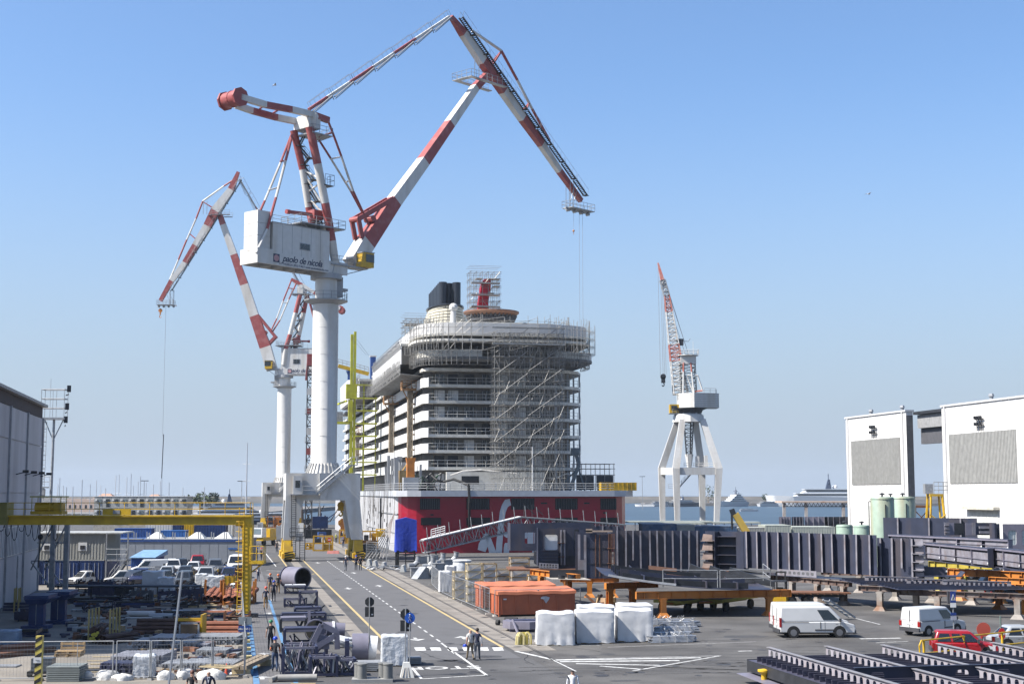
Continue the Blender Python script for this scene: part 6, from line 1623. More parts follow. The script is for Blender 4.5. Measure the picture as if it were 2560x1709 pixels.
for k in range(6):m=MB();f=k/5;m.bar((-1.3+2.1*f,-.4,1.42-1.2*f),(-1.3+2.1*f,.4,1.42-1.2*f),.12,.04);m.build('rung',galv,t)
t=thing('forklift','yellow and black forklift parked beside the right orange trestle post','forklift',P2(1945,119),1.3)
m=MB();m.bb(-1.3,1.1,-.6,.6,.35,1.0);m.bb(-1.3,-.4,-.55,.55,1.0,1.3);m.build('body',yellow,t)
m=MB();m.bb(-.3,.4,-.3,.3,1.0,1.3);m.bb(-.4,-.2,-.3,.3,1.3,1.7)
for x in(-.7,.75):
 for s in(-.5,.5):m.bar((x,s,1.0),(x*.9,s,2.15),.08)
m.bb(-.75,.75,-.55,.55,2.15,2.22);m.build('overhead_guard',dark_steel,t)
m=MB()
for s in(-.35,.35):m.bb(1.15,1.3,s-.06,s+.06,.1,2.9);m.bb(1.3,2.4,s-.06,s+.06,.08,.14)
for z in(.4,1.4,2.8):m.bb(1.17,1.28,-.3,.3,z,z+.12)
m.build('mast',black,t)
for x in(-.9,.8):
 for s in(-1,1):m=MB();m.tube((x,s*.35,.32),(x,s*.62,.32),.32,12);m.build('wheel',tyre,t)
person('person in white shirt, dark vest and blue helmet standing by the rusty trailer',P2(2096,126),-1.6,'stand',cloth('vest_dark',(.04,.05,.04)),cloth('trouser_navy',(.02,.025,.04)),M('helmet_blue',(.02,.06,.45),.3),cloth('shirt_white',(.6,.6,.58)))

# girder assemblies at right
def frame_girder(label,p0,p1,z0,z1,n,seed,name='frame_girder'):
 d=p1-p0;L=hypot(d.x,d.y);t=thing(name,label,'steel girder',V((p0.x,p0.y,z0)),atan2(d.y,d.x));H=z1-z0
 m=MB();m.bb(0,L,-.22,.6,H,H+.05);m.bb(0,L,-.3,.6,-.05,0);m.bb(0,L,.25,.3,0,H);m.build('web',primer,t)
 for k in range(n+1):
  x=L*k/n;m=MB();m.bb(max(0,x-.03),x+.03,-.2,.25,0.002,H-.002);m.build('stiffener',primer_mauve if k%2 else primer,t)
 for k in range(n):
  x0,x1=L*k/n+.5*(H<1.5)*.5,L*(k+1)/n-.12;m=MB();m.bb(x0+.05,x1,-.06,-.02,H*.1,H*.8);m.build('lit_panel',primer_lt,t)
  m=MB();m.tube((x1+.06,-.23,H*.22),(x1+.06,-.21,H*.22),.09,8);m.build('lug',wrap,t)
 m=MB();m.bb(0,L,-.24,-.22,H-.14,H);m.bar((0,-.15,H*.42),(L,-.15,H*.42),.04,.04);m.build('flange_edge',primer_mauve,t)
 return t
frame_girder('long pale-topped frame girder behind, running from the bracket column to the right',P2(2222,148),P2(2520,131),4.25,5.15,5,1)
frame_girder('large frame girder with square mauve panels on the yellow trestles',P2(2314,134),P2(2470,120),3.25,4.75,4,2)
frame_girder('frame girder with square mauve panels at the right picture edge',P2(2468,122),P2(2640,108),3.3,4.8,4,3)
for a,b,h,mt,lab in((P2(2318,137),P2(2475,133),3.0,M('trestle_yellow',(.45,.36,.05),.6,dirt=(.25,.2,.05),damt=.5),'yellow trestle beam under the left frame girder'),
 (P2(2366,128),P2(2600,121),2.75,orange,'orange trestle beam under the frame girders, behind'),(P2(2468,118),P2(2640,113),2.6,orange,'orange trestle beam under the frame girders, in front'),(P2(2534,113.5),P2(2660,110),2.3,orange,'low orange trestle at the right picture edge')):
 trestle(lab,a,b,h,mt,posts=(.12,.55),bw=.6,group='painted trestles under the frame girders')
# mauve block with cabin windows at right edge, and plates behind
q=P2(2500,142);t=thing('cabin_block','mauve ship block with rounded windows at the right picture edge','steel block',q,AL*.3)
def rz_(y,Y=142):return Zof(y,Y)
xw=lambda px:(px-2500)/FPX*142
m=MB();cutwall(m,xw(2504),xw(2545),1.5,rz_(1309),xw(2517),xw(2538),rz_(1362),rz_(1325),0,.06,.2);cutwall(m,xw(2545),xw(2600),1.5,rz_(1309),xw(2552),xw(2574),rz_(1362),rz_(1325),0,.06,.2);m.build('wall',primer_mauve,t)
for a,b in((2517,2538),(2552,2574)):
 m=MB();m.bb(xw(a),xw(b),.1,.12,rz_(1362),rz_(1325));w=m.build('window_pane',M('curtain_pane',(.5,.58,.56),.4,var=.3,scale=6),t);m=MB()
 for k in range(5):x=xw(a)+(xw(b)-xw(a))*(k+.5)/5;m.bb(x,x+.02,.08,.1,rz_(1362),rz_(1325))
 m.build('curtain_fold',wrap,w)
m=MB();m.bb(xw(2480),xw(2485),-.3,1,2,rz_(1306));m.bb(xw(2486),xw(2504),.8,.85,2,rz_(1309));m.build('dark_side',primer,t)
for k in range(3):m=MB();z=3+k*.9;m.bb(xw(2488),xw(2506),-.2,.6,z,z+.07);m.build('ledge',primer_lt,t)
q=P2(2358,150);t=thing('plate_block','pale and dark plates of a ship block behind the long frame girder','steel block',q,AL*.3)
xw=lambda px:(px-2358)/FPX*150
for a,b,y0,y1,dy,mt in((2358,2370,1337,1305,0,primer_lt),(2371,2384,1337,1306,.1,primer_mauve),(2385,2411,1337,1307,.4,dark_steel),(2413,2428,1337,1307,.1,primer_mauve),(2429,2437,1337,1306,.05,primer_lt),(2440,2476,1337,1306,.2,primer)):
 m=MB();m.bb(xw(a),xw(b),dy,dy+.06,Zof(y0,150),Zof(y1,150));m.build('plate',mt,t)
for k in range(2):m=MB();z=Zof(1333-k*12,150);m.bb(xw(2447),xw(2472),0,.2,z,z+.25);m.build('ledge',primer_lt,t)
for k in range(3):m=MB();z=Zof(1331-k*9,150);m.bb(xw(2358),xw(2369),-.3,0,z,z+.06);m.build('bracket',primer_lt,t)
stiff_panel('plate_wall','long plain dark plate wall right of the green tanks',P2(2206,163),P2(2440,158),2.5,Zof(1294,160),3,seed=14)
# ---- foreground deck panel at bottom right
A0=G(1922,1622,1.62)
t=thing('grillage_panel','large dark deck panel with rows of pale holed girders in the bottom right foreground','steel panel',(A0.x,A0.y,1.05),AL-pi/2) # local x runs toward the camera, y to the right
LG,SPN=14.5,3.06
m=MB();m.bb(-.4,LG,-1.0,SPN*4+3,0,.03);m.build('plate',M('panel_purple',(.07,.068,.1),.5,dirt=(.12,.1,.11),damt=.4),t)
for k in range(5):
 m=MB();holed(m,(0,k*SPN,.04),(1,0,0),(0,0,1),LG,.62,22,.52,.64,.03,.12);g=m.build('holed_girder',M('girder_pale',(.33,.31,.34),.55,dirt=(.3,.2,.15),damt=.4,dscale=2),t)
 m=MB();m.bb(-.05,LG,k*SPN-.11,k*SPN+.11,.665,.695);m.build('girder_flange',M('flange_mauve',(.25,.245,.26),.5,dirt=(.2,.16,.14),damt=.4),t)
for k in range(22):
 m=MB();x=.12+(LG-.24)*(k+.5)/22;m.bb(x-.012,x+.012,-.8,SPN*4+3,.03,.26);m.bb(x-.03,x+.03,-.8,SPN*4+3,.26,.285);m.build('bulb_stiffener',MATS['panel_purple'],t)
m=MB();holed(m,(9.4,.3,.03),(0,1,0),(0,0,1),SPN*4+2,.72,7,.32,.5,.03,.1);m.bb(9.3,9.52,.3,SPN*4+2.3,.75,.78);m.build('transverse_web',primer,t)
m=MB();m.bb(-.45,-.41,-1.0,1.3,-.55,.06);m.bb(-.4,LG,-1.02,-.98,-.5,.03);m.build('edge_web',dark_steel,t)
m=MB();m.prism([(-.3,-1.6,-.62),(9,-1.6,-.7),(9,1,-.7),(-.3,1,-.62)],(0,0,0),(0,0,.03));m.build('lower_flange',primer_mauve,t)
for x in(1,7,13):
 for y in(.2,6,12):m=MB();m.bb(x-.15,x+.15,y-.15,y+.15,-1.05,-.02);m.build('prop',dark_steel,t)
# ---- vehicles
p=G(2036,1590);vehicle('panel_van','white panel van with black side trim, nose to the right, nearer the middle','van',p,.05,'van',white_car,None)
p=G(1985,1560);vehicle('panel_van','white van mostly hidden behind the white panel van','van',G(2023,1580),.05,'van',white_car,None)
p=G(2333,1584);vehicle('delivery_van','small white delivery van with dark bumper, tail toward the camera, right of the panel van','van',p,.55,'small_van',white_car)
p=G(2411,1640);vehicle('parked_car','red hatchback behind the yellow railing at right','car',p,-.18,'hatch',red_car)
p=G(2555,1620);vehicle('parked_car','grey sedan cut by the right picture edge behind the yellow railing','car',p,.1,'sedan',silver_car)
for px,Y,yw,kd,pm,lab in((2382,158,.1,'suv',white_car,'white car parked far behind, left one under the orange beams'),(2430,160,.0,'sedan',white_car,'white low car parked far behind under the orange beams, in the middle'),(2470,158,.05,'suv',silver_car,'silver car parked far behind the orange beams, right one'),(2480,141,0,'sedan',black_car,'black sedan in the shade between the orange posts'),(2525,125,0,'suv',black_car,'black car close behind the yellow post at the right edge')):
 vehicle('parked_car',lab,'car',P2(px,Y),yw,kd,pm,'cars parked behind the trestles')
# yellow railing, signs, bollard
ry=M('rail_yellow',(.68,.42,.02),.5,var=.1)
a,b=G(2308,1655),G(2600,1622)
t=thing('guard_railing','bright yellow tube railing with curved end in front of the red car','railing',(a.x,a.y,0),atan2(b.y-a.y,b.x-a.x));L=(b-a).length
for k in range(4):m=MB();x=.1+k*(L-.2)/3;m.tube((x,0,0),(x,0,1.22),.07,8);m.build('post',ry,t)
m=MB();m.path([(.1,0,0.05),(-.25,0,.35),(-.3,0,.95),(-.1,0,1.22),(L,0,1.22)],.045,6);m.build('top_rail',ry,t);m=MB();m.tube((.1,0,.5),(L,0,.5),.045,6);m.build('mid_rail',ry,t)
a,b=G(2600,1400),G(2555,1500)
q=G(2386,1622);t=thing('crossing_sign','blue pedestrian crossing sign with plates below on a thin grey pole','road sign',q,0)
m=MB();m.tube((0,0,0),(0,0,3.45),.035,6);m.build('pole',galv,t)
def zs_(y):return D(2386,y,q.y).z
sb=M('sign_blue',(.02,.05,.22),.4)
m=MB();m.bb(-.17,.17,-.06,-.03,zs_(1505),zs_(1477));pl=m.build('sign_face',sb,t)
m=MB();z=(zs_(1505)+zs_(1477))/2;m.prism([(-.13,-.07,z-.2),(.13,-.07,z-.2),(0,-.07,z+.2)],(0,0,0),(0,.005,0));m.build('sign_triangle',wrap,pl)
m=MB();m.bar((0,-.075,z-.02),(-.05,-.075,z-.17),.03,.01,(0,1,0));m.bar((0,-.075,z-.02),(.05,-.075,z-.17),.03,.01,(0,1,0));m.bb(-.02,.02,-.08,-.075,z-.03,z+.06);m.build('walking_figure',black,pl)
m=MB();m.bb(-.32,-.2,-.06,.12,zs_(1508),zs_(1477));m.build('side_box',bumper_m,t)
for y0,y1,mt in((1517,1506,wrap),(1537,1530,sb),(1549,1539,M('plate_grey',(.4,.42,.5),.5))):m=MB();m.bb(-.17,.17,-.06,-.03,zs_(y0),zs_(y1));m.build('lower_plate',mt,t)
q=G(2460,1625);t=thing('round_sign','large round orange red disc sign behind the yellow railing','road sign',q,0)
m=MB();m.tube((0,-.06,1.25),(0,-.03,1.25),.42,24);m.build('disc',M('disc_red',(.5,.09,.06),.5,var=.1),t);m=MB();m.tube((0,0,0),(0,0,1.6),.035,6);m.build('pole',galv,t)
q=G(2506,1628);t=thing('stop_sign','small red octagonal stop sign low on a grey post at right','road sign',q,0)
m=MB();n8=[(.22*cos(pi/8+k*pi/4),-.05,1.05+.36*sin(pi/8+k*pi/4))for k in range(8)];m.prism(n8,(0,0,0),(0,.02,0));pl=m.build('sign_face',M('stop_red',(.45,.015,.02),.4),t)
text_mesh('STOP',.15,wrap,'lettering',pl,frame(V((0,-.055,1.05)),V((1,0,0)),V((0,0,1.6)),V((0,-1,0))),.002)
m=MB();m.tube((-.05,0,0),(-.05,0,2.1),.05,8);m.build('pole',M('post_green',(.12,.17,.15),.6),t)
q=G(1911,1720);m=MB();m.lathe([(.2,0),(.16,.06),(.14,.62),(.17,.7),(.31,.82),(.31,.9),(.1,.94)],(0,0,0),18);o=m.build('mooring_bollard',ry,None,smooth=True);o.location=q;tag(o,'yellow mushroom-topped bollard at the bottom edge left of the deck panel','bollard')
# ---- white boxes, scaffold bundles
wg='white sheeted boxes at the road junction'
for k,(px,py,w,d,h,lab)in enumerate(((1389,1613,2.35,2.3,1.98,'white sheeted box at the left end of the front row'),(1487,1608,2.4,2.3,2.0,'white sheeted box in the middle of the front row'),(1588,1604,2.3,2.3,2.0,'white sheeted box at the right end of the front row'),
  (1492,1593,2.4,2.6,2.02,'white sheeted box in the back row behind the middle front box'),(1590,1590,2.3,2.6,2.04,'white sheeted box in the back row behind the right front box'))):
 q=G(px,py)+V((0,d/2,0));covered_box(lab,q,.02,w,d,h,k+1,wg)
for k,(px,py,L,lab)in enumerate(((1672,1560,3.0,'bundle of galvanised scaffold tubes, upper back one'),(1690,1580,2.7,'bundle of galvanised scaffold frames beside the white boxes'),(1668,1594,2.9,'strapped bundle of galvanised scaffold tubes, low middle one'),(1680,1604,2.8,'strapped bundle of galvanised scaffold tubes nearest the camera'),(1700,1566,2.6,'bundle of galvanised scaffold tubes at the back right'))):
 q=G(px,py);t=tube_bundle(lab,q,.05+k*.05,45,L,.045,5,M('zinc_bright',(.5,.51,.52),.3,.6,var=.2),'galvanised scaffold bundles','scaffold_bundle','scaffold bundle',.25,seed=k,part='tube')
 m=MB();rg=random.Random(k)
 for s in(-.9,.1,.9):m.bb(s-.02,s+.02,-.43,-.41,.0,.4);m.bb(s-.02,s+.02,-.41,.3,.43,.45)
 m.build('strap',M('strap_white',(.55,.55,.55),.6),t);m=MB()
 for s in range(14):x=rg.uniform(-1.2,1.2);m.tube((x,rg.uniform(-.4,.4),.42),(x+rg.uniform(-.3,.3),rg.uniform(-.4,.4),.62),.02,4)
 m.build('coupler',galv,t,kind='stuff')
# ---- orange containers
oc=M('container_orange',(.46,.12,.05),.55,dirt=(.4,.12,.06),damt=.5,dscale=.6,var=.12);oct_=M('tarp_orange',(.58,.19,.09),.5,var=.1)
def ocont(label,p,yaw,L=6.1,H=1.88,ext=False):
 t=thing('open_top_container',label,'container',p,yaw,'orange tarped containers')
 m=MB();m.bb(0,L,0,2.35,.15,H-.12);m.build('body',oc,t)
 for k in range(6):m=MB();x=.25+k*(L-.6)/5;m.prism([(x,-.05,.2),(x+.1,-.05,.2),(x-.1+.1,-.05,H-.15),(x-.1,-.05,H-.15)],(0,0,0),(0,.05,0));m.build('rib',oc,t)
 for x,y in((-.02,-.02),(L-.12,-.02),(-.02,2.25)):m=MB();m.bb(x,x+.14,y,y+.14,0,H-.1);m.build('corner_post',oc,t)
 m=MB();n=12
 for k in range(n):
  x0,x1=-.1+(L+.2)*k/n,-.1+(L+.2)*(k+1)/n;a,b=.03*sin(k*1.7),.03*sin((k+1)*1.7)
  m.hexa([(x0,-.1,H-.22+a),(x1,-.1,H-.22+b),(x1,2.45,H-.22),(x0,2.45,H-.22),(x0,-.06,H+.0+a),(x1,-.06,H+.0+b),(x1,2.4,H+.22+b),(x0,2.4,H+.22+a)])
 m.build('tarpaulin',oct_,t,smooth=True)
 for k in range(2):m=MB();m.bb(-.06,0,.3+k*1.0,1.0+k*1.0,.3,H-.3);m.build('end_door',oc,t)
 m=MB();m.bb(.35,.6,-.075,-.055,H-.6,H-.5);m.bb(L*.55,L*.55+.28,-.075,-.055,H-.58,H-.46);m.build('sticker',wrap,t)
 if ext:
  m=MB();c=L*.6;m.prism([(c-.35,-.06,1.35),(c-.1,-.06,1.25),(c+.1,-.06,.95),(c+.3,-.06,1.2),(c+.4,-.06,1.4),(c+.1,-.06,1.5),(c-.2,-.06,1.48)],(0,0,0),(0,.01,0));m.build('badge',M('badge_grey',(.5,.5,.52),.5),t)
 return t
ocont('orange container with pale badge and sagging tarpaulin, the front one',G(1247,1541),.27,ext=True)
ocont('orange container with tarpaulin, half hidden behind the front orange container',G(1207,1523),.27)
# ---- crates
cg='timber crates of wrapped goods'
for px,py,w,d,h,tm,lab in((1148,1497,1.05,1.2,2.45,pale_wood,'tall pale timber crate at the left of the crate row'),(1184,1505,1.25,1.4,3.35,pale_wood,'tallest pale timber crate, double stacked, beside the orange containers'),(1222,1478,1.3,1.3,2.7,wood,'brown timber crate right behind the tallest crate'),(1256,1473,1.35,1.2,2.0,wood,'brown timber crate with loose film top, third from left'),(1300,1462,1.9,1.3,1.6,wood,'wide brown timber crate with a pale crate on it'),(1341,1466,1.6,1.2,1.2,wood,'low brown timber crate at the right end of the row')):
 crate(lab,G(px,py)+V((0,d/2,0)),.16,w,d,h,cg,tm)
q=G(1298,1462);crate('pale crate stacked on top of the wide brown crate',V((q.x,q.y+.7,1.62)),.16,1.9,1.1,1.2,cg,wood)
for px,py,h,lab in((1111,1480,2.0,'white wrapped pallet load at the left end inside the mesh fence'),(1126,1466,2.1,'white wrapped pallet load behind the leftmost one')):
 covered_box(lab,G(px,py)+V((0,.5,0)),.15,1.1,1.0,h,int(px),'wrapped pallet loads by the fence')
t=thing('wrapped_tank','round tank wrapped in film with blue side, behind the crates','tank',G(1155,1432),.2)
m=MB();m.lathe([(1.1,0),(1.15,.9),(1.05,1.35),(.9,1.45)],(0,0,0),18);m.build('wrapped_drum',plastic,t,smooth=True);m=MB();m.bb(.6,1.5,-1.2,.2,.1,1.2);m.build('blue_panel',navy,t);m=MB();m.lathe([(1.12,1.36),(1.16,1.5),(.9,1.62)],(0,0,0),18);m.build('lid',plastic,t,smooth=True)
# galvanised duct parts
rg=random.Random(21)
for k,(px,py,kind)in enumerate(((1042,1440,0),(1062,1445,1),(1095,1428,0),(1035,1420,2),(1072,1422,2),(1052,1408,0),(1100,1412,2),(1118,1418,0),(1080,1405,0),(1130,1408,2))):
 t=thing('duct_part',['grey galvanised duct box with flange lying on the verge','grey galvanised wedge hopper with a white drum end','grey galvanised bent duct on the verge'][kind]+[' by the fence corner',' near the crates',' third along',' behind the wedge',' at the middle',' by the truss leg',' beyond the crates',' next to the tank',' close to the hull',' farthest right'][k],'duct',G(px,py),rg.uniform(0,1),'galvanised duct parts')
 m=MB()
 if kind==0:m.bb(-.7,.7,-.5,.5,0,1.0);m.bb(-.8,.8,-.6,.6,.95,1.02);m.build('duct',galv,t);m=MB();m.bb(-.5,.5,-.56,-.5,.15,.8);m.build('flange',crane_grey,t)
 elif kind==1:m.prism([(-1.4,-.5,0),(1.0,-.5,0),(.9,-.5,.9),(-.2,-.5,1.3)],(0,0,0),(0,1.2,0));m.build('hopper',galv,t);m=MB();m.tube((.7,-.7,.75),(.7,.3,.75),.55,14);m.build('drum',crane_white,t,smooth=True)
 else:m.path([(-.8,0,.35),(0,0,.4),(.5,0,.8),(.6,0,1.5)],.33,9);m.build('bend',galv,t,smooth=True);m=MB();m.tube((.6,0,1.5),(.61,0,1.56),.42,12);m.build('flange',crane_grey,t)
# purple plate, pipes, hose stand, stands
t=thing('octagon_plate','mauve octagonal base plate lying beside the white sheeted boxes','steel plate',G(1306,1577),.1)
m=MB();m.prism([(-.9,-.5,.2),(.4,-.9,.2),(1.5,-.3,.2),(1.5,.9,.2),(.9,1.7,.2),(-.9,1.7,.2),(-1.3,.6,.2)],(0,0,0),(0,0,.5));m.build('plate',primer_mauve,t);m=MB();m.prism([(-.5,0,.7),(1.2,0,.7),(1.2,1.2,.7),(-.8,1.2,.7)],(0,0,0),(0,0,.04));m.bb(-.9,1.4,-.4,1.5,0,.2);m.build('base',navy,t)
for x in(-.6,0,.6,1.1):m=MB();m.bb(x,x+.04,-.72,-.4,.2,.65);m.build('gusset',navy,t)
q=G(1262,1562);m=MB();m.tube((0,0,.3),(.9,-.2,.3),.28,12,hollow=True);m.tube((-.6,.1,.2),(-.4,0,.2),.2,10);o=m.build('pipe_stub',black,None);o.location=q;tag(o,'short black pipe stub with loose collar beside the mauve plate','pipe')
q=G(1285,1582);m=MB();m.tube((-.1,0,.9),(.25,-.6,.1),.09,8);o=m.build('pipe_offcut',primer_mauve,None);o.location=q;tag(o,'thin grey pipe offcut leaning on the ground before the mauve plate','pipe')
t=thing('hose_stand','yellow and white hose stand on the kerb left of the white boxes','hose',G(1303,1610),.2)
rg=random.Random(4)
for k in range(7):
 m=MB();a=V((rg.uniform(-.4,.3),rg.uniform(-.2,.2),0));m.path([a,a+V((.05,0,.5)),a+V((.2,.05,.75)),a+V((.4,0,.55)),a+V((.4,-.05,0))],.06,6);m.build('hose_loop',[M('hose_cream',(.6,.52,.25),.6),M('hose_yellow',(.55,.45,.1),.6)][k%2],t)
t=thing('support_stand','row of navy and white bent support stands right of the front orange container','stand',G(1416,1530),.2)
for k in range(8):m=MB();x=-1.2+k*.35;m.bar((x,0,0),(x-.1,0,1.1-.05*k),.07,.16);m.bar((x,0,.1),(x+.4,-.4,.02),.07,.14);m.build('stand',navy if k%2 else primer_mauve,t)
t=thing('timber_scrap','scrap timber and cartons heaped beside the orange trestle','scrap',G(1508,1512),.2)
for k in range(9):m=MB();a=V((rg.uniform(-1,1),rg.uniform(-.5,.5),.1));m.bar(a,a+V((rg.uniform(-1,1),rg.uniform(-.4,.4),rg.uniform(.1,.9))),.12,.2);m.build('plank',wood if k%3 else rust,t)
m=MB();m.box((.2,-.3,.4),(.8,.6,.5),.5);m.build('carton',M('carton',(.45,.3,.18),.8),t)
# mesh fences round the crates
pf=[G(1077,1425),G(1080,1462),G(1096,1478),G(1128,1494),G(1163,1508),G(1200,1524),G(1224,1535)]
mesh_fence('mesh fence panel along the verge by the timber crates, %s from the far end',pf,2.0,wire=.0028)
mesh_fence('%s mesh fence panel from the left before the orange containers',[G(1236,1540),G(1346,1538),G(1452,1533)],2.0)
# ---- gangway truss to the ship, tarp tower
t=thing('access_gangway','long lattice gangway with white deck rising to the hull then sloping down right','gangway',G(1052,1395),0)
def T3(px,py,Y):return D(px,py,Y)
a,b,c=T3(1056,1349,200),T3(1300,1291,204),T3(1560,1310,206)
for p,q,n in((a,b,16),(b,c,16)):
 m=MB();dz=V((0,0,-.95));lattice(m,p+dz,q+dz,1.8,1.7,n,.07,(0,0,1),.05);m.build('truss',galv,t,world=True)
 m=MB();m.bar(p+V((0,0,.02)),q+V((0,0,.02)),2.0,.12);m.build('deck',wrap if q is b else crane_grey,t,world=True)
 m=MB()
 for k in range(9):f=(k+.5)/9;r=p.lerp(q,f)+V((0,-.95,0));m.tube(r,r+V((-.15,0,1.6)),.05,5)
 m.build('stanchion',galv,t,world=True)
m=MB()
for px in(1072,1090):r=T3(px,1370,200);m.bar((r.x,r.y,0),r+V((0,0,.5)),.22);
for px in(1310,1330):r=T3(px,1290,204);m.tube(r,r+V((0,0,1.7)),.06,5);m.tube(r+V((0,0,1.7)),r+V((1.6,0,.2)),.05,5)
m.build('leg',dark_steel,t,world=True)
m=MB();r=T3(1078,1345,199);railing(m,[r,r+V((1.9,0,.5))],1.2,.05,.6,4);m.build('side_gate',wrap,t,world=True)
t=thing('tarp_tower','scaffold tower under a bright blue tarpaulin at the ship stern corner','scaffold tower',G(1014,1418),.1)
m=MB()
for x in(-1.1,0,1.1):
 for y in(-.9,.9):m.tube((x,y,0),(x,y,2.6),.05,5)
for z in(.8,1.7):m.tube((-1.3,-.9,z),(1.3,-.9,z),.04,4);m.tube((-1.1,-.9,z),(1.1,.9,z),.04,4)
m.bb(-1.2,1.2,-.95,.95,1.9,2.3);m.build('tower_frame',dark_steel,t)
tb=M('tarp_blue',(.02,.05,.38),.45,var=.15,scale=.9,bump=.5,bscale=2.5)
bm=bmesh.new();bmesh.ops.create_cube(bm,size=1);bmesh.ops.subdivide_edges(bm,edges=bm.edges,cuts=7,use_grid_fill=True)
for v in bm.verts:
 x,y,z=v.co;f=z+.5;v.co=(x*2.7*(1+(1-f)*.08*sin(x*17+y*11)),y*2.2*(1+(1-f)*.08*sin(y*19+x*7)),2.3+f*3.7+(.35*(1-abs(x)*2)if z>.49 else 0)-(.3*abs(sin(x*9))if z<-.49 else 0))
me=bpy.data.meshes.new('tarpaulin');bm.to_mesh(me);bm.free();me.materials.append(tb);o=bpy.data.objects.new('tarpaulin',me);sc.collection.objects.link(o);o.parent=t
m=MB();m.bb(-1.35,-.85,-1.0,-.9,0,2.0);m.bb(1.0,1.25,-1.0,-.9,.3,1.9);m.build('hanging_sheet',black,t)

# ================================================================== yellow gantry crane over the left yard
YG=110.0
gx0,gx1=D(-60,1290,YG).x,D(632,1290,YG).x
t=thing('gantry_crane','yellow gantry crane with railed beam spanning the left yard','gantry crane',(gx1,YG,0),0)
zt,zb=Zof(1287,YG),Zof(1311,YG);W0=gx0-gx1
def gx(px):return D(px,1290,YG).x-gx1
gy=M('gantry_yellow',(.72,.45,.02),.5,dirt=(.2,.15,.04),damt=.5,dscale=.5,var=.12)
m=MB();m.bb(W0,.0,-.45,.45,zb,zb+.3);m.bb(W0,.0,-.4,.4,zb+.3,zt-.12);m.bb(W0,0,-.6,.6,zt-.12,zt);m.build('main_beam',gy,t)
m=MB();railing(m,[(W0,-.55,zt),(-.1,-.55,zt),(-.1,.55,zt)],.95,.025,1.9,2);m.build('beam_railing',gy,t)
m=MB();m.hexa([(-.55,-.35,.3),(-.12,-.35,.3),(-.12,.35,.3),(-.55,.35,.3),(-.75,-.4,zb),(.05,-.4,zb),(.05,.4,zb),(-.75,.4,zb)]);m.build('leg',gy,t)
m=MB();m.bb(-1.2,.5,-.3,.3,0,.3);m.build('foot',dark_steel,t)
m=MB()
for x in(-.98,-.62):m.tube((x,-.5,.2),(x+.05,-.5,zt+.6),.025,4)
for k in range(26):m.tube((-.98,-.5,.4+k*.3),(-.6,-.5,.4+k*.3),.018,4)
for k in range(8):z=2+k*.75;m.path([(-.98,-.5,z),(-1.1,-.9,z),(-.8,-1.15,z),(-.5,-.9,z),(-.6,-.5,z)],.02,4)
m.build('caged_ladder',gy,t)
m=MB();z=Zof(1400,YG);m.bb(-.1,1.0,-.5,.5,z-.25,z);railing(m,[(-.1,-.5,z),(.95,-.5,z),(.95,.5,z)],1.1,.025,.5,2);m.bar((.9,0,z-.2),(-.2,0,z-1),.1);m.build('side_platform',gy,t)
m=MB();m.bar((-.6,0,zb),(-1.3,0,zb-.0),.2);m.bar((-.9,0,zb),(-.4,0,zb-.9),.14);m.build('knee_brace',gy,t)
m=MB();m.bb(gx(262),gx(332),-.62,-.55,zt+.02,zt+.5);m.build('notice_board',gy,t);m=MB();m.bb(gx(288),gx(305),-.65,-.62,zt+.1,zt+.4);m.build('board_panel',galv,t)
t2=thing('hoist_trolley','dark yellow hoist trolley under a small canopy riding on the gantry beam','hoist',(gx(122)+gx1,YG,zt+.06),0)
m=MB();m.bb(-1.2,1.2,-.7,.7,0,.25);m.tube((-1.0,0,.5),(1.0,0,.5),.42,12);m.bb(.5,1.1,-.5,.5,.2,.85);m.build('winch',yellow,t2);m=MB();m.bb(-1.25,1.25,-.8,.8,1.3,1.4)
for x in(-1.1,1.1):
 for y in(-.7,.7):m.tube((x,y,.2),(x,y,1.3),.03,4)
m.build('canopy',M('canopy_yellow',(.4,.36,.1),.6),t2)
m=MB();z0=-.06-(zt-zb);m.tube((-.35,-.75,z0),(-.35,-.75,z0-.7),.02,4);m.ball((-.35,-.75,z0-.9),.22,8,6);m.tube((-.35,-.75,z0-1.1),(-.4,-.75,z0-3.2),.05,4);m.build('hook',black,t2)
m=MB();m.bb(gx(-10)+gx1,gx(27)+gx1,YG-.9,YG+.6,zb,Zof(1255,YG));o=m.build('drive_cabinet',M('cab_dim',(.3,.25,.06),.6),t,world=True)
m=MB()
for k in range(9):
 x=gx(2+k*17);d=.5+.35*((k*7)%3);m.path([(x,-.6,zb),(x+.12,-.6,zb-d*.8),(x+.26,-.6,zb-d),(x+.4,-.6,zb-d*.8),(x+.5,-.6,zb)],.025,4)
m.build('festoon_cable',black,t)
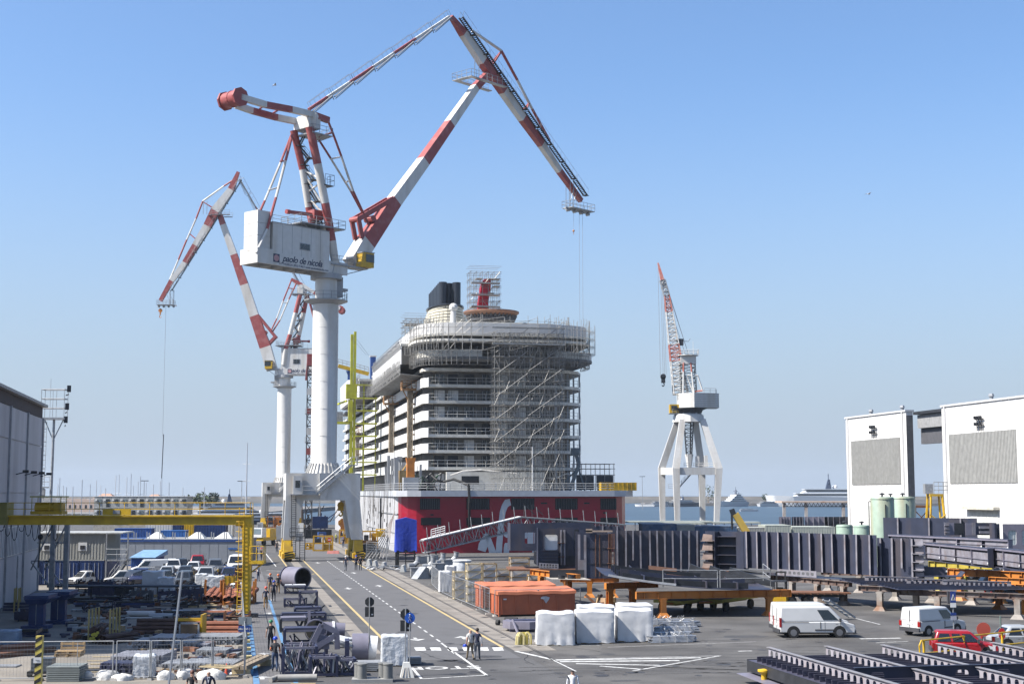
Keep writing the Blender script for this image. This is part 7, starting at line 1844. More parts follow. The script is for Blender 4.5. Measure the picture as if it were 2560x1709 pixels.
# grey trestle towers behind the beam
for px,lab in((137,'grey steel trestle column with diagonal braces, left one'),(171,'grey steel trestle column with diagonal braces, right one')):
 t=thing('crane_trestle',lab,'trestle',P2(px,128),0,'grey trestle columns');m=MB();m.bb(-.2,.2,-.2,.2,0,7);m.build('column',galv,t)
 for a,b in(((-.2,6.4),(-1.9,2.6)),((-.2,3.4),(-1.9,3.4)),((-.2,1.2),(-1.9,3.3)),((-.2,5),(-1.4,5))):m=MB();m.bar((a[0],0,a[1]),(b[0],0,b[1]),.12);m.build('brace',galv,t)
def container(label,p,yaw,L,Wd,H,mt,cat='container',name='container',group=None,rib=True,step=.3):
 t=thing(name,label,cat,p,yaw,group);m=MB();m.bb(0,L,0,Wd,0,H);m.build('body',mt,t)
 if rib:
  m=MB()
  for k in range(int(L/step)):x=.12+k*step;m.bb(x,x+step*.45,-.035,0,.12,H-.12)
  for k in range(int(Wd/step)):y=.12+k*step;m.bb(L,L+.035,y,y+step*.45,.12,H-.12);m.bb(-.035,0,y,y+step*.45,.12,H-.12)
  m.build('corrugation',mt,t,kind='stuff')
 m=MB()
 for z in(0,H-.1):m.bb(-.05,L+.05,-.05,.0,z,z+.1);m.bb(L,L+.05,0,Wd,z,z+.1)
 for x in(-.05,L-.05):m.bb(x,x+.1,-.06,.0,0,H)
 m.build('edge_rail',mt,t);return t
cabin_grey=M('cabin_grey',(.36,.36,.33),.6,dirt=(.25,.24,.2),damt=.4,streak=True,var=.08);blue_c=M('container_blue',(.01,.035,.13),.5,dirt=(.02,.03,.07),damt=.5,var=.2)
Yc=148;xr=P2(266,Yc).x
for k in range(3):
 t=container(['blue freight container at the right under the grey cabins','blue freight container in the middle under the grey cabins','blue freight container at the left under the grey cabins'][k],V((xr-2.44*(k+1)-.12*k,Yc,0)),0,2.4,6,2.45,blue_c,group='blue containers under the grey cabins',rib=False)
 for d in(.1,1.25):m=MB();m.bb(d,d+1.05,-.1,-.06,.15,2.3);m.build('door',blue_c,t)
 for d in(.5,.9,1.5,1.9):m=MB();m.tube((d,-.13,.15),(d,-.13,2.3),.025,5);m.build('lock_bar',galv,t)
for k in range(2):
 t=container(['grey site cabin with white window unit at the right on top of blue containers','grey site cabin with white window unit at the left on top of blue containers'][k],V((xr-3.7*(k+1),Yc,2.5)),0,3.66,6,2.7,cabin_grey,'cabin','site_cabin','grey cabins on the containers',True,.32)
 m=MB();m.bb(1.0,1.9,-.12,-.04,1.0,1.85);w=m.build('window_frame',white,t);m=MB();m.bb(1.2,1.7,-.16,-.12,1.15,1.55);m.build('air_unit',dark_steel,w)
 if k==0:m=MB();m.bb(-4,5.6,-.3,4,2.75,2.9);m.build('canopy_roof',M('canopy_white',(.55,.56,.54),.5,dirt=(.35,.35,.33),damt=.5),t)
t=thing('cabin_stair','grey steel stair and landing beside the site cabins','stair',V((xr+.1,Yc-.5,0)),0);z=2.6
m=MB();m.bb(.2,2.4,0,1.5,z-.12,z);railing(m,[(.2,0,z),(2.4,0,z)],1.1,.03,.8);m.build('landing',galv,t)
for x in(.2,2.4):m=MB();m.bb(x-.06,x+.06,.0,.12,0,5.3);m.build('post',galv,t)
m=MB();m.bar((2.3,.1,z),(.5,.1,.1),.05,.25);m.bar((2.3,1,z),(.5,1,.1),.05,.25);railing(m,[(2.3,.1,z),(.5,.1,.1)],1,.025,.8);m.build('stringer',galv,t)
for k in range(11):m=MB();f=(k+.5)/11;m.box((2.3-1.8*f,.55,z*(1-f)),(.25,.9,.04));m.build('tread',galv,t)
container('blue steel shed with pale blue sloping roof against the long grey wall',P2(334,172),0,2.9,4,1.75,blue_paint,'shed','storage_shed')
t=bpy.context.scene.objects['storage_shed'];m=MB();m.hexa([(-.2,-.3,1.7),(2.9,-.3,1.7),(3.3,4.2,1.9),(.3,4.2,1.9),(-.2,-.3,1.78),(2.9,-.3,1.78),(3.3,4.2,2.5),(.3,4.2,2.5)]);m.build('roof',M('roof_blue',(.2,.34,.5),.5),t)
# long grey low building
YB=187;q=P2(250,YB);Lb=P2(612,YB).x-q.x;hb_=Zof(1347,YB)
t=thing('low_building','long low grey-blue building with blue parapet behind the parked cars','building',q,0)
wl_=M('wall_slate',(.23,.25,.28),.7,dirt=(.18,.19,.21),damt=.4,var=.06)
m=MB();m.bb(0,Lb,0,9,0,hb_-.35);m.build('wall',wl_,t);m=MB();m.bb(-.1,Lb+.1,-.08,9,hb_-.35,hb_-.05);m.build('parapet',M('parapet_blue',(.02,.06,.2),.5),t);m=MB();m.bb(-.1,Lb*.3,-.1,1,hb_-.05,hb_+.05);m.bb(Lb*.3+.02,Lb+.1,.3,8.8,hb_-.05,hb_);m.build('roof_deck',M('roof_pale',(.26,.26,.25),.7,var=.15),t)
m=MB()
for k in range(1,int(Lb/1.2)):m.bb(k*1.2-.015,k*1.2+.015,-.02,0,0,hb_-.35)
m.build('panel_seam',wl_,t,kind='stuff');m=MB();m.bb(0,Lb,-.03,0,0,.15);m.build('plinth',blue_paint,t);m=MB();m.bb(Lb-2,Lb-.9,-.06,-.02,hb_*.62,hb_*.68);m.build('name_plate',M('plate_blue',(.03,.12,.35),.5),t)
for px in(375,478,548):m=MB();x=P2(px,YB).x-q.x;m.hexa([(x-1.2,3,hb_),(x+1.2,3,hb_),(x+1.2,5,hb_),(x-1.2,5,hb_),(x-.1,3.8,hb_+.8),(x+.5,3.8,hb_+.8),(x+.5,4.2,hb_+.8),(x-.1,4.2,hb_+.8)]);m.build('skylight',white,t)
for k in range(9):m=MB();x=4+k*1.7;m.bb(x,x+.12,2,2.1,hb_,hb_+.9);m.bb(x+.3,x+.42,2,2.1,hb_,hb_+.8);m.build('vent_pipe',galv,t)
for px,w,Y,z0,z1,mt,lab in((488,5.0,232,3.1,5.6,blue_c,'blue freight container beyond the low building roof, near the gantry leg'),(366,5.2,245,2.8,5.0,white,'white corrugated container beyond the low building roof'),(434,1.4,244,2.8,5.0,blue_c,'short blue container end beside the white corrugated one'),(290,6,238,2.6,3.6,blue_paint,'low blue container far behind the site cabin stair'),(405,4,236,2.5,3.3,M('bright_blue',(.03,.14,.42),.5),'bright blue low container beyond the skylights'),(460,2.2,250,2.6,5.2,yellow,'yellow cabinet between the containers beyond the low building'),(480,7.5,262,3,5.6,white,'white long shed wall beyond the blue container')):
 container(lab,P2(px,Y),0,w,2.4,z1,mt,group=None,step=.45)
# two storey office cabins
YO=350;q=P2(236,YO);x1=P2(469,YO).x-q.x;zt_=Zof(1239,YO);n=11
t=thing('office_block','two storey grey row of office cabins with air conditioners','building',q,0)
for f in range(2):
 z0=zt_-2.75*(f+1)
 for k in range(n):
  a,b=x1*k/n,x1*(k+1)/n;m=MB();m.bb(a+.03,b-.03,0,6,z0,z0+2.6);c=m.build('cabin',M('office_grey',(.34,.35,.34),.6,var=.1),t)
  m=MB();m.bb(a+1.05,a+1.75,-.08,0,z0+1.0,z0+2.0)if k%4!=1 else m.bb(a+.9,a+1.7,-.08,0,z0,z0+2.0);m.build('cabin_window',glass if(k+f)%3 else glass_light,c)
  m=MB();m.bb(a+.25,a+.8,-.35,0,z0+1.55,z0+2.0);m.build('air_conditioner',white,c)
 m=MB();m.bb(-.05,x1+.05,-.1,6,z0+2.6,z0+2.7);m.build('roof_edge',white,t)
m=MB();m.bb(0,x1,.1,6,0,zt_-5.5);m.build('base',concrete,t)
# ---- far shore on the left: houses, masts, yachts
terra=M('terracotta',(.45,.28,.2),.8,var=.2);pink=M('pink_render',(.55,.42,.34),.8,var=.1)
for px0,px1,Y,y0,y1,rf,lab in((168,236,700,1268,1246,0,'pinkish flat roofed building behind the marina masts'),(236,284,720,1262,1236,1,'house with low terracotta roof behind the office block, left'),(362,402,720,1262,1238,1,'house with terracotta roof behind the office block, right'),(498,540,740,1262,1248,0,'dark low building on the far quay beside trees')):
 a,b=P2(px0,Y),P2(px1,Y);zt_=Zof(y1,Y);t=thing('quay_house',lab,'building',a,0);w=b.x-a.x;m=MB();m.bb(0,w,0,10,0,zt_-(2 if rf else 0));m.build('wall',pink if px0!=498 else slate_car,t)
 if rf:m=MB();m.hexa([(-.6,-.6,zt_-2),(w+.6,-.6,zt_-2),(w+.6,10.6,zt_-2),(-.6,10.6,zt_-2),(w*.3,4.5,zt_+.6),(w*.7,4.5,zt_+.6),(w*.7,5.5,zt_+.6),(w*.3,5.5,zt_+.6)]);m.build('roof',terra,t)
 for k in range(int(w/2.6)):m=MB();m.bb(1+k*2.6,2+k*2.6,-.06,0,zt_-4.6,zt_-3);m.build('window',glass,t)
rg=random.Random(31)
mastm=M('mast_alloy',(.55,.56,.58),.4,.3,var=.1)
MASTS=[(141,1210),(148,1194),(155,1214),(166,1217),(182,1216),(204,1199),(224,1210),(239,1200),(249,1212),(265,1220),(286,1188),(295,1186),(314,1192),(326,1184),(334,1213),(343,1203),(351,1190),(362,1205),(384,1211),(398,1202),(404,1195),(422,1206),(454,1218),(509,1217),(604,1229)]
for k,(px,y)in enumerate(MASTS):
 Y=rg.uniform(560,640)if px!=204 else 520;p=P2(px,Y,-2)
 t=thing('sailing_yacht','moored white sailing yacht, %s mast from the left in the marina'%ORD[k],'sailing boat',p,rg.uniform(.8,2.2),'sailing yachts moored in the left marina')
 m=MB();m.prism([(-5,-1.2,0),(3,-1.6,0),(6,0,0),(3,1.6,0),(-5,1.2,0)],(0,0,0),(0,0,1.4));m.build('hull',white,t);m=MB();m.bb(-2.5,2,-.8,.8,1.4,2.0);m.build('cabin',white,t)
 m=MB();h=Zof(y,Y)+2;m.tube((.6,0,1.4),(.6,0,h),.15,5);m.tube((.6,-1.2,h*.6),(.6,1.2,h*.6),.06,4);m.tube((.6,0,2.6),(-4,0,2.8),.12,5);m.build('mast',mastm,t)
p=P2(616,480,-2);t=thing('sailing_yacht','tall pale mast of a large sailing yacht beside the portal crane legs','sailing boat',p,1.2);m=MB();h=Zof(1107,480)+2;m.tube((0,0,1),(0,0,h),.28,6,.14);m.build('mast',mastm,t)
for f in(.35,.55,.75):m=MB();m.tube((0,-1.6,h*f),(0,1.6,h*f),.07,4);m.build('spreader',mastm,t)
m=MB();m.prism([(-9,-2,0),(5,-2.4,0),(10,0,0),(5,2.4,0),(-9,2,0)],(0,0,0),(0,0,2));m.build('hull',white,t)
yw_=M('yacht_white',(.7,.71,.72),.35,var=.04);yb=M('yacht_navy',(.02,.03,.06),.3)
def yacht(label,p,yaw,L,tiers,hull=yw_,group='motor yachts in the marina',mast=True):
 t=thing('motor_yacht',label,'yacht',p,yaw,group);h=L*.085;w=L*.09
 m=MB();P=[(-L/2,-w),(L*.25,-w),(L*.42,-w*.5),(L/2,0),(L*.42,w*.5),(L*.25,w),(-L/2,w)];i=m.av(*[(x*.94,y*.8,0)for x,y in P],*[(x,y,h*(1+.5*max(0,x/L)))for x,y in P]);n=len(P)
 for k in range(n):m.face((i+k,i+(k+1)%n,i+n+(k+1)%n,i+n+k))
 m.face([i+n+k for k in range(n)]);m.build('hull',hull,t);z=h;a,b=-L*.42,L*.24
 for k in range(tiers):
  th=L*.034;m=MB();m.hexa([(a,-w*.8,z),(b,-w*.8,z),(b,w*.8,z),(a,w*.8,z),(a,-w*.75,z+th),(b-th*1.3,-w*.7,z+th),(b-th*1.3,w*.7,z+th),(a,w*.75,z+th)]);d=m.build('deck_house',yw_,t)
  m=MB();m.bb(a+L*.03,b-th*1.1,-w*.82,w*.82,z+th*.5,z+th*.78);m.build('window_band',glass,d);m=MB();m.bb(a-L*.05,b-th*.6,-w*.86,w*.86,z+th,z+th*1.12);m.build('deck_edge',yw_,d);z+=th*1.14;a+=L*.07;b-=L*.08
 if mast:
  m=MB();c=(a+b)/2;m.prism([(c-L*.025,-w*.15,z),(c+L*.03,-w*.15,z),(c+L*.005,-w*.15,z+L*.09),(c-L*.012,-w*.15,z+L*.09)],(0,0,0),(0,w*.3,0));m.tube((c,0,z+L*.08),(c,0,z+L*.14),L*.004,4);m.bar((c,-w*.5,z+L*.06),(c,w*.5,z+L*.06),L*.01);m.build('radar_mast',M('mast_blue',(.06,.08,.13),.4),t)
  for s in(-1,1):m=MB();m.ball((c-L*.06,s*w*.4,z+L*.02),L*.018,8,6);m.build('radome',yw_,t)
 return t
yacht('very large white motor yacht with dark radar mast left of the white hall',P2(2045,1240,-2),pi,92,2)
yacht('white motor yacht with blue mast seen beyond the dock crane legs',P2(1832,1245,-2),pi+.9,44,4)
yacht('low white motor yacht behind the dock crane left leg',P2(1660,1235,-2),.3,26,2,mast=False);yacht('grey hulled motor yacht behind the dock crane middle legs',P2(1715,1230,-2),.5,34,2,slate_car)
yacht('small white cruiser at the far quay right of the ship stern',P2(1612,1225,-2),2.8,18,1,mast=False);yacht('white cruiser with raked bow left of the pier canopy',P2(1925,1235,-2),.5,26,2,mast=False)
yacht('small white motor boat under way on the water right of the dock crane',P2(1872,900,-2),.1,12,1,mast=False,group=None)
yacht('large white motor yacht with radomes behind the tall mast',P2(600,560,-2),.25,38,3);yacht('white motor yacht moored left of the large one with radomes',P2(565,590,-2),.6,28,2);yacht('navy hulled motor yacht seen through the portal crane legs',P2(690,470,-2),.15,30,2,yb)
leaf=M('leaf_green',(.05,.075,.03),.8,var=.4,scale=.4)
def tree(label,p,h,r,seed,palm=False):
 t=thing('quay_tree',label,'tree',p,0,'trees on the far quays');rg=random.Random(seed);m=MB();m.tube((0,0,0),(0,0,h*.7),.25,6,.15);m.build('trunk',wood,t);m=MB()
 for k in range(150):
  d=V((rg.gauss(0,1),rg.gauss(0,1),rg.gauss(0,.7))).normalized()*r*rg.uniform(.5,1.05)**.6;c=V((0,0,h*.72))+d;a,b=V((rg.uniform(-1,1),rg.uniform(-1,1),rg.uniform(-1,1)))*.7,V((rg.uniform(-1,1),rg.uniform(-1,1),rg.uniform(-1,1)))*.7;m.quad(c-a,c-b,c+a,c+b)
 m.build('crown',leaf,t)
for px,Y,h,r,lab in((502,700,9,3.2,'dark round tree on the far quay left of the yachts'),(532,690,9,3,'dark round tree on the far quay right of the first one'),(470,700,7,3,'low dark tree at the end of the office block'),(1770,1300,14,7,'dark tree on the far quay between the dock crane legs'),(1913,1300,8,3,'small palm-like tree on the far quay left of the pier canopy')):tree(lab,P2(px,Y,.3),h,r,px)
for k in range(9):
 px=1890+k*6 if k>4 else 1780+k*16;vehicle('parked_car','distant car on the far quay among the yachts, %s from the left'%ORD[k],'car',P2(px,1300,.61),.2*k,['suv','sedan','van'][k%3],[white_car,black_car,silver_car][k%3],'cars parked on the far quay')
for px,y0,lab in((1606,1191,'tall lamp mast on the far quay right of the ship'),(360,1202,'lamp mast with cross head in the left marina'),(604,1203,'lamp mast with cross head left of the portal crane')):
 Y=600 if px<1000 else 900;p=P2(px,Y,-1);h=Zof(y0,Y)+1;t=thing('quay_lamp',lab,'lamp post',p,0);m=MB();m.tube((0,0,0),(0,0,h),.2,6,.12);m.build('pole',galv,t);m=MB();m.bb(-1.8,1.8,-.2,.2,h,h+.3);m.build('lamp_head',dark_steel,t)
# ---- quay clutter right of the ship: roofs, containers, canopy, yellow jib, tanks
YQ=262
for k,(px0,px1,y0,y1,mt,lab)in enumerate(((1606,1690,1326,1309,M('sheet_blue',(.06,.12,.22),.6,dirt=(.3,.3,.28),damt=.6,dscale=.5),'blue stained roof sheets behind the ribbed wall, left part'),(1692,1735,1326,1311,cabin_grey,'weathered grey container row behind the ribbed wall'),(1737,1840,1327,1314,MATS['sheet_blue'],'blue tarped container row behind the recessed block'),(1842,1910,1330,1318,cabin_grey,'grey container below the yellow jib'),(1912,1975,1330,1312,M('pale_green',(.42,.45,.4),.6,var=.1),'pale green roofed cabin right of the yellow jib'),(1978,2085,1330,1316,MATS['pale_green'],'long pale green roof beside the small tanks'))):
 a,b=P2(px0,YQ+k*3),P2(px1,YQ+k*3);container(lab,V((a.x,a.y,Zof(y0,YQ)-.6 if False else 0)),0,b.x-a.x,8,Zof(y1,YQ+k*3),mt,step=.5)
mb_=MB();
for k,(px0,px1,y,Y)in enumerate(((1560,1780,1302,330),(1720,1900,1304,335),(1600,1760,1306,300))):
 a,b=P2(px0,Y),P2(px1,Y);t=thing('flat_roof',['long flat grey-green roof edge at the quay below the dock crane','flat pale roof at the foot of the dock crane legs','flat grey roof nearer, left of the dock crane'][k],'roof',a,0);m=MB();z=Zof(y,Y);m.bb(0,b.x-a.x,0,6,z-.35,z);m.build('roof',MATS['pale_green'],t);m=MB()
 for q in range(9):x=(b.x-a.x)*q/8;m.bb(x-.1,x+.1,.2,.4,0,z-.35)
 m.build('post',galv,t)
t=thing('mobile_crane','yellow telescopic jib of a mobile crane angled above the ribbed walls','crane',P2(1862,240),0)
m=MB();m.bar(D(1870,1336,240),D(1838,1284,240),1.1,1.0,(0,1,0));m.build('jib',M('jib_yellow',(.62,.42,.08),.5,var=.08),t,world=True);m=MB();m.bar(D(1836,1290,240),D(1829,1272,240),.8);m.tube(D(1829,1280,240),D(1830,1322,240),.18,5);m.build('jib_head',dark_steel,t,world=True);m=MB();m.bb(-1.5,2.5,-1,1,0,2.2);m.build('carrier',yellow,t)
t=thing('pier_canopy','rusty white pier canopy with truss on posts in front of the large yacht','canopy',P2(1957,345),0);x1=P2(2140,345).x-P2(1957,345).x;zt_,zb_=Zof(1252,345),Zof(1266,345)
m=MB();m.bb(-.3,x1,-.3,9,zt_-.4,zt_);m.build('roof',M('canopy_rust',(.55,.45,.37),.7,dirt=(.4,.2,.1),damt=.7,dscale=1),t);m=MB();m.bb(0,x1,0,.15,zb_,zb_+.15)
for k in range(18):x=x1*k/18;m.bar((x,0,zb_),(x+x1/36,0,zt_-.4),.12);m.bar((x+x1/36,0,zt_-.4),(x+x1/18,0,zb_),.12)
m.build('truss',dark_steel,t)
for px in(1960,2015,2108):m=MB();x=P2(px,345).x-P2(1957,345).x;m.bb(x-.35,x+.35,0,.5,0,zt_-.4);m.build('post',M('post_cream',(.5,.46,.42),.6,dirt=(.3,.16,.1),damt=.6),t)
for px0,px1,lab,mt in((1946,1976,'grey steel hull block at the quay under the pier canopy, left',primer_mauve),(1978,2008,'dark steel hull block at the quay beside the canopy post',primer),(2010,2065,'mauve steel hull block at the quay right of the canopy post',primer_mauve),(2060,2118,'black steel hull block at the quay next to the white hall',dark_steel)):
 a,b=P2(px0,325),P2(px1,325);stiff_panel('quay_block',lab,a,b,.1,Zof(1291,325),4,mt,seed=px0,th=.5)
tank_m=M('tank_green',(.3,.4,.32),.55,dirt=(.4,.26,.12),damt=.6,dscale=.5,streak=True,var=.08)
for px,Y,r,y,lab in((2205,185,1.5,1241,'tall pale green tank with ladder pipe at the left of the big pair'),(2256,205,1.75,1240,'tall pale green tank at the right of the big pair'),(2226,215,1.7,1241,'tall pale green tank mostly hidden behind the big pair'),(2109,195,1.12,1310,'small pale green tank at the left of the low pair'),(2152,200,1.12,1311,'small pale green tank at the right of the low pair')):
 p=P2(px,Y);h=Zof(y,Y);t=thing('storage_tank',lab,'tank',p,0,'pale green storage tanks');m=MB();m.lathe([(r,0),(r,h-.25),(r*.92,h-.05),(.1,h)],(0,0,0),24);m.build('shell',tank_m,t,smooth=True)
 m=MB();m.lathe([(r*1.03,h-.34),(r*1.03,h-.26)],(0,0,0),24);m.build('rim',tank_m,t);m=MB();m.lathe([(.12,h-.1),(.12,h+.25),(.35,h+.28),(.35,h+.38),(.1,h+.5)],(0,0,0),8);m.build('vent',dark_steel,t)
 if r>1.4:m=MB();m.bb(-.06,.06,-r-.06,-r+.02,1,h-1);m.path([(-r-.25,0,0),(-r-.25,0,h-.6),(-r+.1,0,h-.6)],.06,5);m.build('side_pipe',dark_steel,t)
p=P2(2337,232);t=thing('trestle_tower','yellow four legged tower frame with a grey cage on top beside the hall','tower',p,0);h=Zof(1240,232)
for sx in(-1,1):
 for sy in(-1,1):m=MB();m.tube((sx*1.5,sy*1.5,0),(sx*.9,sy*.9,h),.2,6);m.build('leg',yellow,t)
m=MB();m.bb(-1.1,1.1,-1.1,1.1,h,h+.4)
for z in(1.5,4):m.tube((-1.4,-1.4,z),(1.3,-1.3,z+2),.1,5);m.tube((1.4,-1.4,z),(-1.3,-1.3,z+2),.1,5)
m.build('top_frame',yellow,t);m=MB();m.bb(-1.7,-.4,-.6,.6,h+.4,h+2.0);railing(m,[(-.4,-1,h+.4),(1.8,-1,h+.4),(1.8,1,h+.4)],1.9,.05,.7,3);m.build('cage',galv,t)
p=P2(2302,236);t=thing('trestle_tower','dark rusty tower frame half hidden beside the yellow one','tower',p,0)
for sx in(-1,1):m=MB();m.bar((sx*1.5,0,0),(sx*1.0,0,7),.3);m.build('leg',rust,t)
m=MB();m.bb(-1.2,1.2,-.8,.8,7,7.4)
for z in(1,4):m.bar((-1.4,0,z),(1.1,0,z+2.6),.14);m.bar((1.4,0,z),(-1.1,0,z+2.6),.14)
m.build('brace',rust,t)

# ================================================================== parked cars in the left yard
pg='cars parked along the low building'
for px,py,yw,kd,pm,lab in((307,1462,pi+.4,'small_van',white_car,'white small van nearest the pipe stacks, nose left'),(178,1458,pi+.1,'small_van',white_car,'white small van beside the trestle columns'),(214,1462,pi+.9,'hatch',white_car,'white hatchback left of the nearest white van'),(374,1434,pi+.35,'van',white_car,'white van with small logo in front of the blue shed'),(353,1461,-1.5,'suv',blue_car,'dark blue car right of the nearest white van'),(401,1462,-1.7,'hatch',slate_car,'dark grey hatchback facing the camera behind the wrapped pallets'),(433,1433,-1.35,'suv',white_car,'white suv facing the camera in the back row'),
 (452,1432,-1.3,'suv',black_car,'black suv beside the white suv in the back row'),(418,1446,-1.5,'sedan',silver_car,'silver sedan in the second row left'),(460,1463,-1.5,'hatch',slate_car,'slate blue hatchback facing the camera in the front row'),(464,1445,-1.5,'sedan',slate_car,'slate sedan behind the slate hatchback'),(484,1433,-1.5,'sedan',white_car,'white sedan facing the camera before the red pickup'),(494,1421,-1.4,'pickup',red_car,'red pickup in the back row against the wall'),(516,1456,-1.5,'suv',silver_car,'grey suv with roof bars in the front row'),(538,1433,-1.35,'suv',grey_car,'dark grey suv in the back row'),(572,1452,-1.5,'hatch',blue_car,'blue hatchback by the yellow gantry leg'),(592,1428,-1.5,'van',white_car,'white van facing the camera near the gantry leg'),(594,1444,-1.5,'sedan',black_car,'black sedan in front of the white van near the gantry leg')):
 t=vehicle('parked_car' if 'van' not in kd else 'parked_van',lab,'car' if 'van' not in kd else 'van',G(px,py),yw,kd,pm,pg)
 if 'nearest the pipe' in lab or 'small logo' in lab:t.scale=(.84,)*3
 if 'roof bars' in lab:m=MB();m.bb(-.9,-.8,-.7,.7,1.72,1.8);m.bb(.1,.2,-.7,.7,1.72,1.8);m.build('roof_bar',galv,t)
# ---- pipe stacks, beams, racks
sqm=M('tube_grey',(.3,.3,.33),.5,.2,dirt=(.18,.16,.17),damt=.5,dscale=2,var=.25);sqz=M('tube_zinc',(.38,.39,.4),.45,.3,dirt=(.22,.22,.23),damt=.5,dscale=2,var=.25);rp=M('pipe_rust',(.27,.095,.05),.75,dirt=(.13,.06,.04),damt=.6,dscale=1.5,var=.25)
dyaw=pi/2+AL-.22
for k,(px,py,n,L,r,rows,mt,yw,sd,lab)in enumerate(((530,1587,9,3.6,.17,3,rp,.02,8,'stack of rust red pipes, right stack behind the zinc tubes'),(415,1583,14,4.2,.14,4,M('pipe_dark',(.09,.05,.04),.8,var=.3),.02,7,'stack of dark brown pipes in the shade left of the timber box'),(545,1540,7,4.6,.12,2,rp,.02,7,'long rusty pipes on low supports by the gantry leg'),(470,1530,5,6.8,.1,1,sqz,.01,7,'long grey pipes lying across the rusty pipes'),(500,1517,2,3.4,.1,1,pale_wood,.02,4,'pale yellow timber beam on the long pipes'),(345,1536,12,4.0,.1,2,MATS['pipe_dark'],dyaw-.5,6,'dark pipes slanting away in the shade at the yard centre'),(348,1540,1,2.2,.22,1,white,.02,10,'white tube lying in the shade at the yard centre'),(405,1545,1,1.8,.2,1,silver_car,.0,8,'grey tube lying beside the white tube in the shade'),
  (300,1546,1,6.0,.07,1,white,.03,6,'thin white pole on the ground below the white tube'),(20,1632,8,4.0,.13,2,rp,dyaw-.55,7,'rusty pipes and bars at the left edge inside the fence'),(60,1636,8,4.2,.07,2,rust,dyaw-.5,4,'rusty flat bars beside the pipes at the left edge'),(290,1606,6,2.6,.16,2,MATS['pipe_dark'],dyaw-.35,7,'short dark pipes right of the yellow stakes'),(320,1600,5,2.4,.12,2,MATS['pipe_dark'],dyaw-.3,7,'dark pipe offcuts at the shade edge by the fence'))):
 tube_bundle(lab,G(px,py),yw,n,L,r,rows,mt,'pipe stacks in the left yard',seed=k,sides=sd,hollow=sd>4)
for k,(px,py,w,n,rows,L,mt,lab)in enumerate(((420,1618,.06,75,5,2.6,sqm,'neat block of mauve square tubes behind the fence centre'),(535,1610,.06,80,4,2.6,sqz,'wide stack of zinc square tubes near the blue sign'),(528,1640,.06,36,3,1.9,sqz,'short stack of zinc square tubes in the middle row'),(520,1678,.055,84,4,2.3,sqz,'low block of zinc square tubes behind the white sacks'),(312,1668,.06,50,5,3.0,sqm,'mauve square tubes left of the film draped stack'),(375,1665,.06,50,5,3.0,sqm,'mauve square tubes right behind the film draped stack'),(290,1684,.055,60,5,1.4,navy,'dark tube block at the fence left of the sacks'),(440,1672,.05,36,3,2.0,sqz,'grey tubes beside the barrier arm'),(365,1622,.06,44,4,2.4,sqm,'dark mauve tube stack in the second row left'),(458,1625,.06,36,4,2.2,sqz,'pale tube stack half behind the barrier arm'),(580,1640,.04,12,2,1.6,sqz,'thin zinc rods leaning near the walkway fence'),(505,1622,.05,20,3,2.0,sqm,'grey tubes under the wide zinc stack'))):
 tube_bundle(lab,G(px,py)+V((0,L*.45,0)),dyaw,n,L,w,rows,mt,'square tube stacks behind the fence','tube_stack','tubes',.12,False,4,'tube',k)
ys=M('stake_yellow',(.42,.33,.12),.7,dirt=(.25,.15,.08),damt=.5,var=.15)
t=thing('stake_rack','rack of tall faded yellow stakes holding dark bars with yellow ends','rack',G(243,1606),.15)
for k in range(4):
 for x in(-.55,.75):m=MB();y=k*.55;x+=k*.13;m.bb(x-.05,x+.05,y-.06,y+.06,0,2.1);m.build('stake',ys,t)
rg=random.Random(8)
for k in range(30):m=MB();x,z=rg.uniform(-.4,.6),rg.uniform(.12,1.0);m.tube((x,-.5,z),(x,2.4,z),.09,7);m.build('bar',MATS['pipe_dark'],t)
for k in range(9):m=MB();x,z=rg.uniform(-.35,.3),rg.uniform(.12,.7);m.tube((x,-.56,z),(x,-.51,z),.1,8);m.build('end_cap',M('cap_yellow',(.6,.5,.05),.5),t)
t=thing('stake_rack','two brownish yellow stakes with dark load by the hall wall','rack',G(45,1530),.2)
for x,y in((-.3,0),(.0,.1),(-.3,1),(0,1)):m=MB();m.bb(x-.06,x+.06,y-.06,y+.06,0,1.9);m.build('stake',ys,t)
for k in range(3):m=MB();m.bb(-1.2,1.4,.2+k*.25,.4+k*.25,.1+.22*k,.3+.22*k);m.build('beam',navy,t)
for px,py,s,lab in((92,1570,1.0,'dark blue T shaped pedestal nearest the hall wall'),(146,1557,.95,'dark blue T shaped pedestal behind the first, farther right')):
 t=thing('steel_pedestal',lab,'pedestal',G(px,py),.1,'blue T pedestals');m=MB();m.bb(-.5,.5,-.4,.4,.25,1.7);m.build('column',blue_c,t);m=MB();m.hexa([(-.6,-.5,1.7),(.6,-.5,1.7),(.6,2.2,1.7),(-.6,2.2,1.7),(-.8,-.6,2.05),(.85,-.6,2.05),(1.1,2.4,2.05),(-.8,2.4,2.05)]);m.bb(-.8,.85,-.6,2.4,2.06,2.3);m.build('cap',blue_c,t);m=MB();m.bb(-.9,.9,-.9,.9,0,.25);m.build('base',blue_c,t);m=MB();m.bb(-.02,.02,-.43,-.4,.3,1.7);m.build('rib',sqz,t)
for px,py,w,h,mt,lab in((170,1462,1.1,.9,black,'dark block of bundled pipe ends by the white van'),(236,1452,1.2,1.2,black,'square bundle of dark pipe ends before the nearest white van'),(205,1468,1.3,.7,dark_steel,'dark low machine parts between the pipe bundles')):
 t=tube_bundle(lab,G(px,py),pi/2+.05,22,1.6,.09,4,mt,'pipe bundles by the vans',seed=px)
 m=MB();m.bb(-.9,-.7,-.65,.65,.62,.68);m.build('top_strap',sqz,t)
t=thing('pipe_rack','orange pipe rack with thick rusty pipes pointing at the camera','rack',G(535,1510),.2,'orange pipe racks')
